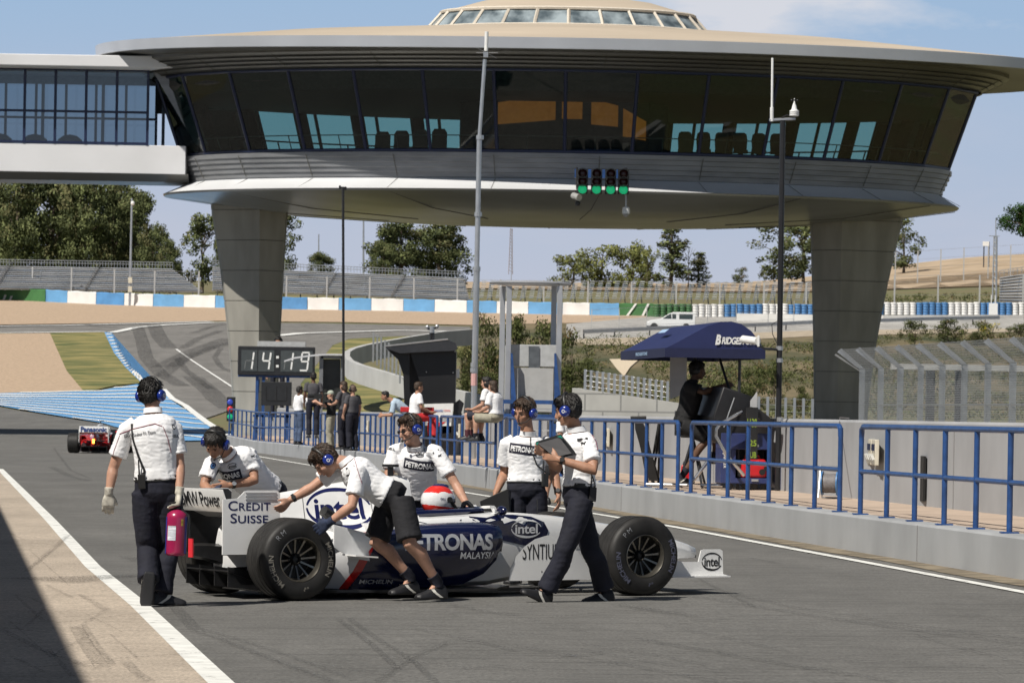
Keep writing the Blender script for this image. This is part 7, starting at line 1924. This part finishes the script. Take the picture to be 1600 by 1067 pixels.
# extinguisher in his right hand
ec_ = P(275.5, 833, d-.12); k = d/F; axx = V((.02,0,1)).normalized()
ext = thing('fire_extinguisher', 'crimson fire extinguisher with a white label held low by the man at left', 'fire extinguisher', ec_-V((0,0,33*k)))
redx = mat('extinguisher_red', (.33,.014,.075), .28, var=.12, scale=6, coat=.5)
mb = MB(); R_ = 16.3*k; hh = 34.5*k; mb.lathe([(-hh,0),(-hh,R_*.8),(-hh+.012,R_*.97),(-hh+.03,R_),(hh-.05,R_),(hh-.02,R_*.93),(hh,R_*.6),(hh+.012,R_*.3),(hh+.02,0)], ec_, axx, 28, u=(0,-1,0)); eb = obj('cylinder', mb, [redx], ext, 50)
def cyl_patch(a0, a1, h0, h1, r): 
    vs = [ec_+axx*(h0+(h1-h0)*j)+(V((sin(a), -cos(a), 0)))*r for j in (0, 1) for a in [a0+(a1-a0)*i/8 for i in range(9)]]; return MB().add(vs, [(i, i+1, 10+i, 9+i) for i in range(8)])
obj('label', cyl_patch(-.85, .02, -.052, .06, R_+.002), [mat('label_white', (.62,.64,.70), .5, var=.35, scale=60, stretch=(.1,.1,1))], eb, 40)
obj('label', cyl_patch(.5, .75, .06, .11, R_+.002), [mat('label_gold', (.45,.32,.05), .5, var=.3, scale=40)], eb, 40)
obj('blue_band', cyl_patch(-1.75, -1.05, -hh*.9, hh*.75, R_+.0015), [mat('extinguisher_blue', (.05,.05,.30), .3, var=.2, coat=.4)], eb, 40)
obj('blue_band', cyl_patch(.95, 1.75, -hh*.9, hh*.75, R_+.0015), [MATS['extinguisher_blue']], eb, 40)
mb = MB(); tp = ec_+axx*hh; mb.cyl(tp, tp+axx*.03, .018, n=12); mb.box(tp+axx*.045+V((-.01,0,0)), (.10,.022,.014)); mb.box(tp+axx*.07+V((-.01,0,0)), (.11,.022,.010), (V((1,0,.15)).normalized(), Yv, Zv)); mb.tube([tp+axx*.02+V((.02,0,0)), tp+V((.09,-.01,-.03)), tp+V((.095,-.01,-.2))], .011, 8); obj('valve', mb, [blackm], ext, 50)
# ---- 2: man bending over the rear wing from the far side
d = 36.75
J = pj(d, neck=(357,709,-.12), pelvis=(420,775,.26), head=(336,692,-.30), shA=(390,709,-.02), shB=(330,724,-.12), elA=(398,750,-.13), wrA=(358,758,-.22), haA=(340,763,-.28), elB=(319,758,-.2), wrB=(331,770,-.33), haB=(347,771,-.40),
       hipA=(432,780,.26), hipB=(404,783,.22), knA=(432,852,.16), anA=(440,903,.3), toA=(428,916,.15), knB=(402,852,.1), anB=(406,904,.22), toB=(394,917,.08))
u2 = (J['shA']-J['shB']).normalized(); v2 = (J['neck']-J['pelvis']).normalized()
p2_ = person('man in headphones bending low over the rear wing from behind the car', J, (-.28,-.62,-.72), (-.12,-.72,.70), dict(group=crew, hair=hairk, headset=True, skin=sk2, watchA=mat('watch_silver', (.6,.6,.6), .3, .6, var=0), curlA=.5, seed=5, wr=.010, bend=-.05, gloveB=glovem, thumbA=(0,0,1), thumbB=(0,0,1)))
team_front(p2_, (352,744), V((1,-.1,.20)), V((-.2,-.35,1)), (363,728), (333,727), .25)
mark(p2_, (397,704), rect2(.055,.014), V((1,0,.3)), Zv, txk, 'badge'); mark(p2_, (395,713), sc2(puma, .035), V((1,0,.2)), Zv, txk, 'emblem')
# ---- 3: man in shorts pushing
d = 34.6
J = pj(d, neck=(543,722,.12), pelvis=(614,775,.12), head=(508,720,.10), shA=(560,737,-.06), shB=(531,728,.30), elA=(550,790,-.14), wrA=(514,816,-.10), haA=(490,831,-.03), elB=(488,761,.28), wrB=(453,781,.26), haB=(440,794,.22),
       hipA=(628,783,.02), hipB=(608,781,.20), knA=(641,848,-.08), anA=(684,911,.06), toA=(652,932,-.02), knB=(588,846,.14), anB=(641,902,.26), toB=(617,925,.18))
p3 = person('man in black shorts leaning forward to push the rear wheel of the car', J, (-.60,-.20,-.77), (-.77,-.08,.62), dict(group=crew, hair=hairb, headset=True, skin=sk1, shorts=True, legs=shortm, gloveA=glovem, gloveB=None, watchB=blackm, curlA=.22, curlB=.5, thumbA=(-.3,0,1), palmA=(0,1,-.3), thumbB=(-.3,-.5,1), palmB=(-.2,1,-.5), seed=8, wr=.011, bend=-.06, hem=.0, tousle=.013, sock=trous, belt=False, mic=False, flatB=True))
sv = (J['shA']-J['elA']).normalized(); su = V((1,0,.12))
mark(p3, (547,730), rect2(.075,.018), V((1,0,.42)), Zv, txk, 'badge'); mark(p3, (544,743), sc2(puma, .04), V((1,0,.25)), Zv, txk, 'emblem')
stripe_on(p3, [(551,706),(556,725),(562,745),(566,757)], .0025, piping)
# ---- 4: man with glasses behind the car
d = 36.95
J = pj(d, neck=(649,699,0), pelvis=(656,778,.24), head=(641,671,-.06), shA=(681,706,-.05), shB=(617,704,.06), elA=(712,757,-.12), wrA=(731,791,-.24), haA=(741,804,-.31), elB=(606,748,.0), wrB=(597,778,-.1), haB=(590,792,-.14),
       hipA=(670,786,.25), hipB=(642,786,.25), knA=(670,850,.18), anA=(672,903,.3), toA=(661,917,.15), knB=(641,851,.18), anB=(642,903,.3), toB=(629,917,.15))
p4_ = person('man with glasses and headphones looking left behind the car', J, (-.78,-.55,-.26), (-.22,-.06,.97), dict(group=crew, hair=hairb, headset=True, glasses=True, skin=sk1, seed=11, curlA=.55, thumbA=(-.6,0,.8), palmA=(0,-.3,-1), wr=.009, bend=-.02))
team_front(p4_, (656,728), V((1,-.05,-.14)), V((0,-.35,1)), (656,709), None, .25)
mark(p4_, (611,690), roundel(.022), V((1,-.2,.0)), Zv, txk, 'badge'); mark(p4_, (611,701), fit(text2d('DELL', 1, .03), .075, .022), V((1,-.2,-.1)), Zv, txk, 'lettering')
mark(p4_, (681,705), rect2(.06,.013), V((.8,0,.55)), Zv, txk, 'badge'); mark(p4_, (687,712), sc2(puma, .035), V((.9,0,.2)), Zv, txk, 'emblem')
# ---- 5: man standing with the laptop
d = 38.1
J = pj(d, neck=(825,679,0), pelvis=(822,764,0), head=(819,644,-.03), shA=(860,696,.05), shB=(791,694,0), elA=(866,738,.10), wrA=(873,774,.0), haA=(873,800,-.04), elB=(788,739,.09), wrB=(774,772,-.06), haB=(769,792,-.10),
       hipA=(838,772,0), hipB=(807,772,0), knA=(840,842,-.03), anA=(843,897,.05), toA=(833,909,-.1), knB=(806,842,-.03), anB=(805,897,.05), toB=(794,909,-.1))
p5 = person('man with headphones and navy trousers holding a black laptop beside the cockpit', J, (-.60,-.76,-.24), (-.08,-.18,.98), dict(group=crew, hair=hairb, headset=True, skin=sk2, seed=14, curlB=.8, curlA=.5, thumbB=(-.2,-1,0), thumbA=(-.2,-1,0), watchA=blackm, wr=.009, radio=((850,750),(.5,-1,0)), cable=[(838,725),(829,700),(829,684)], cabler=.006))
team_front(p5, (817,702), V((1,-.12,-.12)), Zv, (829,680), (800,676), .22)
# laptop
c = P(774, 784, d-.14); k = d/F
lap = thing('laptop', 'open black laptop hanging from the hand of the standing man', 'laptop', c-V((0,0,.1)))
mb = MB(); q = lambda x, y, e=0: P(x, y, d-.16+e)
mb.prism([q(749,783), q(794,763), q(797,806), q(753,806)], (0,.018,0)); obj('lid', mb, [blackm], lap, 0, .003)
mb = MB(); mb.prism([q(752,783,.05), q(794,765,.05), q(797,806,.05), q(755,806,.05)], (.02,.02,0)); obj('base', mb, [mat('laptop_grey', (.05,.05,.055), .4, var=0)], lap, 0)
mb = MB(); mb.tube([q(749.5,783,-.004), q(753.5,806,-.004)], .004, 5); obj('edge', mb, [silver], lap, 0)
# ---- 6: man walking past with a folder
d = 34.8
J = pj(d, neck=(901,673,.1), pelvis=(904,772,.1), head=(887,641,.08), shA=(920,692,-.05), shB=(887,690,.27), elA=(929,735,-.20), wrA=(872,717,-.16), haA=(848,709,-.12), elB=(872,732,.32), wrB=(850,708,.22), haB=(838,702,.16),
       hipA=(909,783,0), hipB=(899,781,.2), knA=(884,858,-.07), anA=(854,922,-.02), toA=(819,924,-.08), knB=(925,860,.2), anB=(945,921,.28), toB=(913,939,.22))
p6_ = person('man walking left in navy trousers past the front wheel reading a folder', J, (-.90,.30,-.25), (-.16,.05,.98), dict(group=crew, hair=hairk, headset=True, skin=sk2, seed=17, curlA=.25, thumbA=(0,0,1), palmA=(0,.6,.8), thumbB=(0,0,1), watchA=blackm, wr=.010, radio=((925,772),(.25,-1,0)), cable=[(926,748),(922,738)], cabler=.005, soleA=(-.45,0,-.89), tousle=.010, hem=.05))
mark(p6_, (910,686), rect2(.085,.020), V((1,0,.16)), Zv, txk, 'badge'); mark(p6_, (911,693), sc2(puma, .045), V((1,0,-.1)), Zv, txk, 'emblem'); stripe_on(p6_, [(924,678),(931,690),(934,705)], .0025, piping)
k = d/F; q = lambda x, y, e=0: P(x, y, d-.16+e)
fol = thing('folder', 'dark clipboard folder with green corners held by the walking man', 'folder', q(872,712))
mb = MB(); mb.prism([q(837,692,.02), q(876,680,.10), q(902,710,.10), q(868,717,.02)], (.0,.028,.012)); obj('board', mb, [blackm], fol, 0, .003)
mb = MB(); mb.add([q(840,692.5,.012), q(874,683,.082), q(893,708,.085), q(867,714,.012)], [(0,1,2,3)]); mb.v = [tuple(V(v)+V((0,-.012,0))) for v in mb.v]; obj('sheet', mb, [mat('folder_grey', (.13,.125,.125), .5, var=.1)], fol, 0)
mb = MB()
for a, b, c_ in (((837,692,.0),(842,690,.005),(839,696,.0)),((876,680,.09),(870,682,.08),(880,685,.09))):
    mb.add([V(q(*a))+V((0,-.022,0)), V(q(*b))+V((0,-.022,0)), V(q(*c_))+V((0,-.022,0))], [(0,1,2)])
obj('corner', mb, [mat('corner_green', (.01,.25,.18), .5, var=0)], fol, 0)
# ---- driver's helmet and shoulders in the cockpit (built in the car's own space)
hc = V((1.66,0,.775)); dr = thing('person', 'racing driver in a red and white helmet sitting in the cockpit', 'person', M=CM @ Matrix.Translation((1.6,0,.30)), group=crew)
DM = Matrix.Translation((-1.6,0,-.30))
def dobj(nm, mb, m, sm=60, par=dr):
    if par is dr: mb.xf(DM)
    return obj(nm, mb, m, par, sm, local=True)
suit = mat('race_suit', (.60,.60,.62), .8, var=.1)
mb = MB(); mb.loft([oval(V((x,0,z)), V((0,1,0)), V((.8,0,.6)), w_, h_, 14) for x, z, w_, h_ in ((1.35,.28,.16,.10),(1.48,.45,.20,.12),(1.55,.58,.19,.10),(1.60,.66,.08,.07),(1.63,.72,.06,.06))])
for s_ in (-1, 1): mb.tube([V((1.56,s_*.18,.57)), V((1.72,s_*.24,.46)), V((1.93,s_*.10,.60))], [.06,.05,.035], 10); hand(mb, V((1.93,s_*.10,.60)), V((2.0,s_*.09,.66)), V((0,-s_,.3)), V((0,-s_,0)), .8)
dobj('body', remesh(mb, .012, 2), [suit], 180)
hel_r = mat('helmet_red', (.72,.035,.025), .18, var=0, coat=.8); hel_w = mat('helmet_white', (.80,.80,.80), .18, var=0, coat=.8)
mb = MB(); mb.sphere(hc, (.150,.122,.132), 28, 18); mb.sphere(hc+V((.03,0,-.06)), (.125,.10,.085), 20, 12)
hm = remesh(mb, .007, 4)
for i, f in enumerate(hm.f):
    c = sum((V(hm.v[j]) for j in f), V())/len(f)-hc
    band = (c.z > .062+.10*c.x*-.4 and abs(c.y) < .10) or (c.z < -.048-.12*c.x) 
    hm.m[i] = 1 if band else 0
he = dobj('helmet', hm, [hel_w, hel_r], 180)
hb = BVHTree.FromPolygons([x.co for x in he.data.vertices], [tuple(p.vertices) for p in he.data.polygons]); ho = hc+V((-1.6,0,-.30))
vis = []
for i in range(15):
    a = -1.35+2.7*i/14; row = []
    for j in range(6):
        z = -.035+.085*j/5; dv = V((cos(a), sin(a), z*4)).normalized(); h = hb.ray_cast(ho+dv*.5, -dv); row.append(h[0]+dv*.004)
    vis.append(row)
mb = MB(); mb.add([p for r in vis for p in r], [(i*6+j, i*6+j+1, (i+1)*6+j+1, (i+1)*6+j) for i in range(14) for j in range(5)]); obj('visor', mb, [mat('visor_dark', (.02,.035,.07), .06, var=0, spec=.9)], he, 180, local=True)
mb = MB(); mb.add([p*1.0 for r in vis for p in (r[4]+(r[4]-ho).normalized()*.003, r[5]+(r[5]-ho).normalized()*.003)], [(2*i, 2*i+1, 2*i+3, 2*i+2) for i in range(14)]); obj('visor_strip', mb, [hel_w], he, 180, local=True)
mb = MB()
for s_ in (-1, 1):
    h = hb.ray_cast(ho+V((.05,s_*.5,.01)), V((0,-s_,0))); mb.cyl(h[0], h[0]+V((0,s_*.012,0)), .024, n=14)
mb.cyl(ho+V((.135,-.07,-.075)), ho+V((.16,-.085,-.075)), .022, n=12); mb.cyl(ho+V((.135,.07,-.075)), ho+V((.16,.085,-.075)), .022, n=12); mb.tube([ho+V((.06,-.118,0)), ho+V((.11,-.10,-.05)), ho+V((.14,-.07,-.075))], .014, 6); obj('visor_pivot', mb, [blackm], he, 60, local=True)
mb = MB(); mb.sphere(ho+V((.02,0,.112)), (.08,.05,.03), 14, 8); obj('air_scoop', mb, [mat('scoop_navy', (.02,.03,.10), .2, var=0)], he, 60, local=True)
mb = decal(fit(text2d('DELL', 1, .02, maxedge=.3), .05, .018), ho+V((-.01,-.3,.015)), V((1,0,-.1)), V((0,0,1)), hb, .003); obj('lettering', mb, [txn], he, 0, local=True)
# ------------------------------------------------------------------ people further off
def stander(label, px, d, z, ytop, yaw, o, **ov):
    """yaw: direction faced in degrees (0 = away from the camera, 90 = left of picture); ov overrides joints in body space"""
    b = P(px, 640, d); b.z = z; H_ = P(px, ytop, d).z-z; s = H_/1.78
    T = dict(head=(0,.02,1.63), neck=(0,0,1.48), pelvis=(0,0,.97), shA=(-.18,0,1.43), elA=(-.23,-.03,1.15), wrA=(-.23,.06,.91), haA=(-.22,.09,.80), hipA=(-.10,0,.93), knA=(-.10,.02,.50), anA=(-.10,-.02,.09), toA=(-.13,.14,.03))
    for k_ in list(T):
        if k_.endswith('A'): x, y, zz = T[k_]; T[k_[:-1]+'B'] = (-x, y, zz)
    T.update(ov); R = Matrix.Rotation(radians(yaw), 3, 'Z'); J = {k_: b+R @ (V(v)*s) for k_, v in T.items()}
    fd = R @ V(o.pop('look', (0,1,-.1))); hu = R @ V(o.pop('hu', (0,0,1))); o.setdefault('vox', .013); o['hs'] = s; o['ground'] = z
    return person(label, J, fd, hu, o)
zp = lambda px, d, off=1: gz(P(px,640,d).x, d)+PLAT
grp = 'people standing at the pit wall'
grey_s = mat('shirt_charcoal', (.07,.068,.075), .85, var=.1); blk_s = mat('shirt_black', (.012,.012,.013), .85, var=.2); bl_s = mat('shirt_light_blue', (.42,.52,.62), .85, var=.08); jean = mat('jeans_blue', (.06,.09,.16), .85, var=.2); khaki = mat('khaki', (.33,.31,.24), .85, var=.15)
armsX = dict(elA=(-.26,.05,1.18), wrA=(-.05,.24,1.12), haA=(.08,.25,1.13), elB=(.26,.05,1.18), wrB=(.05,.26,1.16), haB=(-.08,.26,1.17))
stander('dark haired man in a white shirt left of the canopy booth, beside the clock', 467, 134, zp(467,134), 602, -60, dict(skin=sk3, hair=hairk, shirt=shirtw, legs=jean, sleeve=1.2, group=grp), elB=(.24,.1,1.2), wrB=(.12,.2,1.42), haB=(.08,.18,1.52))
stander('dark man seen from behind inside the canopy booth, taller than the others', 489, 127, zp(489,127)+.25, 580, 10, dict(skin=sk3, hair=hairk, shirt=grey_s, legs=trous, group=grp))
stander('person in a pale cap and black top pointing a camera', 517, 120, zp(517,120), 609, 75, dict(skin=sk1, hair=None, bald=True, cap=mat('cap_pale', (.42,.46,.38), .8, var=.05), shirt=blk_s, legs=khaki, group=grp), elA=(-.22,.16,1.3), wrA=(-.1,.42,1.42), haA=(-.06,.5,1.45), elB=(.24,.14,1.25), wrB=(.08,.34,1.35), haB=(.05,.42,1.38))
cp_ = P(497, 619, 119.6); mb = MB(); mb.box(cp_, (.22,.14,.14)); mb.cyl(cp_+V((-.1,0,0)), cp_+V((-.28,-.05,0)), .06, n=12)
solo('camera', mb, [blackm], 'black camera held up by the person in the pale cap', 'camera', smooth=40)
stander('brown haired man in a charcoal shirt turned away beside the thin black mast', 537, 119, zp(537,119), 594, 55, dict(skin=sk1, hair=hairb, shirt=grey_s, legs=trous, group=grp, hairlen=.1), elA=(-.25,.06,1.2), wrA=(-.12,.3,1.15), haA=(-.08,.38,1.15))
stander('short haired man in a charcoal shirt with headphones, furthest right of that group', 551, 116, zp(551,116), 600, 40, dict(skin=sk1, hair=mat('hair_grey_brown', (.12,.08,.06), .7, var=.2), headset=True, cupm=blackm, tousle=.003, shirt=grey_s, legs=trous, group=grp), elA=(-.24,.02,1.17), wrA=(-.20,.14,.95), haA=(-.18,.18,.85))
rl_y = 106.5
stander('man in a light blue shirt leaning his arms on the railing', 632, 105.5, zp(632,105.5), 606, 97, dict(skin=sk2, hair=hairk, shirt=bl_s, legs=jean, sleeve=.8, group=grp, look=(0,1,-.15)), head=(0,.52,1.56), neck=(0,.36,1.45), pelvis=(0,-.22,1.02), shA=(-.17,.30,1.36), shB=(.17,.28,1.36), elA=(-.22,.36,1.06), wrA=(-.12,.58,1.05), haA=(-.05,.64,1.06), elB=(.22,.34,1.06), wrB=(.12,.58,1.06), haB=(.05,.64,1.07), hipA=(-.1,-.22,.95), hipB=(.1,-.22,.95), knA=(-.1,-.2,.5), knB=(.1,-.25,.5), anA=(-.1,-.3,.09), anB=(.1,-.36,.09), toA=(-.1,-.14,.03), toB=(.1,-.2,.03))
sit = dict(pelvis=(0,0,.62), neck=(0,.06,1.13), head=(0,.09,1.28), shA=(-.18,.05,1.08), shB=(.18,.05,1.08), elA=(-.23,.08,.82), elB=(.23,.08,.82), wrA=(-.16,.32,.72), wrB=(.16,.32,.72), haA=(-.13,.42,.70), haB=(.13,.42,.70), hipA=(-.10,.02,.60), hipB=(.10,.02,.60), knA=(-.11,.46,.60), knB=(.11,.46,.60), anA=(-.11,.44,.17), anB=(.11,.44,.17), toA=(-.12,.60,.10), toB=(.12,.60,.10))
def sitter(label, px, d, z, ytop, yaw, o, **ov):
    q = dict(sit); q.update(ov); s0 = 1.44/1.78
    b = P(px, 640, d); H_ = (P(px, ytop, d).z-z)/s0
    return stander(label, px, d, z, HYpix(px, d, z+H_), yaw, o, **q)
def HYpix(px, d, z):
    lo, hi = -2000, 2000
    for _ in range(50):
        m = (lo+hi)/2
        if P(px, m, d).z > z: lo = m
        else: hi = m
    return m
red_s = mat('shirt_red', (.50,.02,.025), .8, var=.1)
wl = lambda px, d: gz(P(px,640,d).x, d)+PLAT+1.03-.55
sitter('person in a white shirt with a red seat inside the black booth', 648, 97.5, zp(648,97)+.36, 594, -70, dict(skin=sk2, hair=hairb, shirt=shirtw, legs=red_s, group='people sitting at the pit wall'))
stq = thing('seat', 'red seat inside the black booth', 'seat', P(650,642,98.0)); mb = MB(); mb.box(P(652,640,98), (.75,.5,.12)); obj('cushion', mb, [red_s], stq, 0, .02)
mb = MB(); a = P(652,650,98); mb.cyl(V((a.x,a.y,zp(650,98))), a, .05); obj('column', mb, [blackm], stq)
sitter('dark haired person in white shirt and shorts sitting on the wall, further from the tower', 765, 84.0, wl(765,84)-.02, 586, 72, dict(skin=sk1, hair=hairk, hairlen=.2, shirt=shirtw, legs=mat('shorts_dark', (.03,.03,.045), .85, var=.1), shorts=True, sock=mat('sock_maroon', (.08,.02,.03), .8, var=0), sockh=.3, group='people sitting at the pit wall'))
sitter('long haired person in a white shirt sitting on the wall next to the tower', 775, 82.0, wl(775,82)-.02, 592, 60, dict(skin=sk1, hair=hairb, hairlen=.35, shirt=shirtw, legs=khaki, shorts=True, sleeve=.8, group='people sitting at the pit wall'))
# seated man under the awning on a stool
zq = zp(1080,63.5)
px_s, d_s = 1070, 64.2
sitter('man in black sitting on a stool under the dark blue awning', px_s, d_s, zq+.30, 561, -95, dict(skin=sk3, hair=hairk, headset=True, cupm=blackm, shirt=blk_s, legs=mat('shorts_black2', (.012,.012,.013), .85, var=.1), shorts=True, vox=.011, bulk=1.32, group='people sitting at the pit wall', bend=-.04), neck=(0,.10,1.14), head=(0,.16,1.29), elB=(.22,.25,1.0), wrB=(.16,.52,1.10), haB=(.14,.62,1.12), elA=(-.22,.25,1.0), wrA=(-.16,.52,1.10), haA=(-.14,.62,1.12), knB=(.12,.34,.42), anB=(.13,-.02,-.12), toB=(.13,.14,-.19), hipB=(.11,0,.56), knA=(-.11,.44,.55), anA=(-.11,.40,.13), toA=(-.12,.55,.07))  # dark skin tone carries the awning's shade on him
so_ = P(1082, 700, d_s); so_.z = zq
stl = thing('stool', 'black stool with chrome foot rest under the man in black', 'stool', so_)
mb = MB(); mb.lathe([(-.04,0),(-.04,.17),(.0,.2),(.05,.18),(.06,0)], so_+V((0,0,.78)), (0,0,1), 20); mb.box(so_+V((-.24,.0,.95)), (.05,.34,.36)); obj('seat', mb, [blackm], stl)
for a in range(4):
    mb = MB(); e = V((cos(a*pi/2+.6)*.26, sin(a*pi/2+.6)*.26, 0)); mb.tube([so_+V((0,0,.75)), so_+e], .018, 6); obj('leg', mb, [darkmet], stl)
# person on the far side of the lane, mostly hidden by the two men in front
stander('person in shorts mostly hidden behind the man with the folder', 884, 70, gz(P(884,640,70).x,70), 626, 60, dict(skin=sk1, hair=hairb, shirt=shirtw, legs=shortm, shorts=True, vox=.011, group=grp, sockh=.08), knA=(-.1,.28,.52), anA=(-.1,.30,.10), toA=(-.12,.46,.03), knB=(.1,.02,.50), anB=(.1,-.2,.10), toB=(.12,-.04,.03))
# marshal looking out over the clock board
stander('small figure with yellow ear defenders showing above the clock board', 433, 171, P(433,655,171).z, 525, 180, dict(skin=sk2, hair=hairk, headset=True, cupm=mat('ear_yellow', (.6,.42,.03), .5, var=0), shirt=blk_s, legs=trous, group=grp))
mb = MB(); a = P(433,652,171.5); mb.box(V((a.x,a.y,(a.z+gz(a.x,a.y))/2)), (1.6,1.2,max(.3, a.z-gz(a.x,a.y)))); solo('marshal_stand', mb, [wallc], 'low block that the figure above the clock stands on', 'platform', smooth=0)
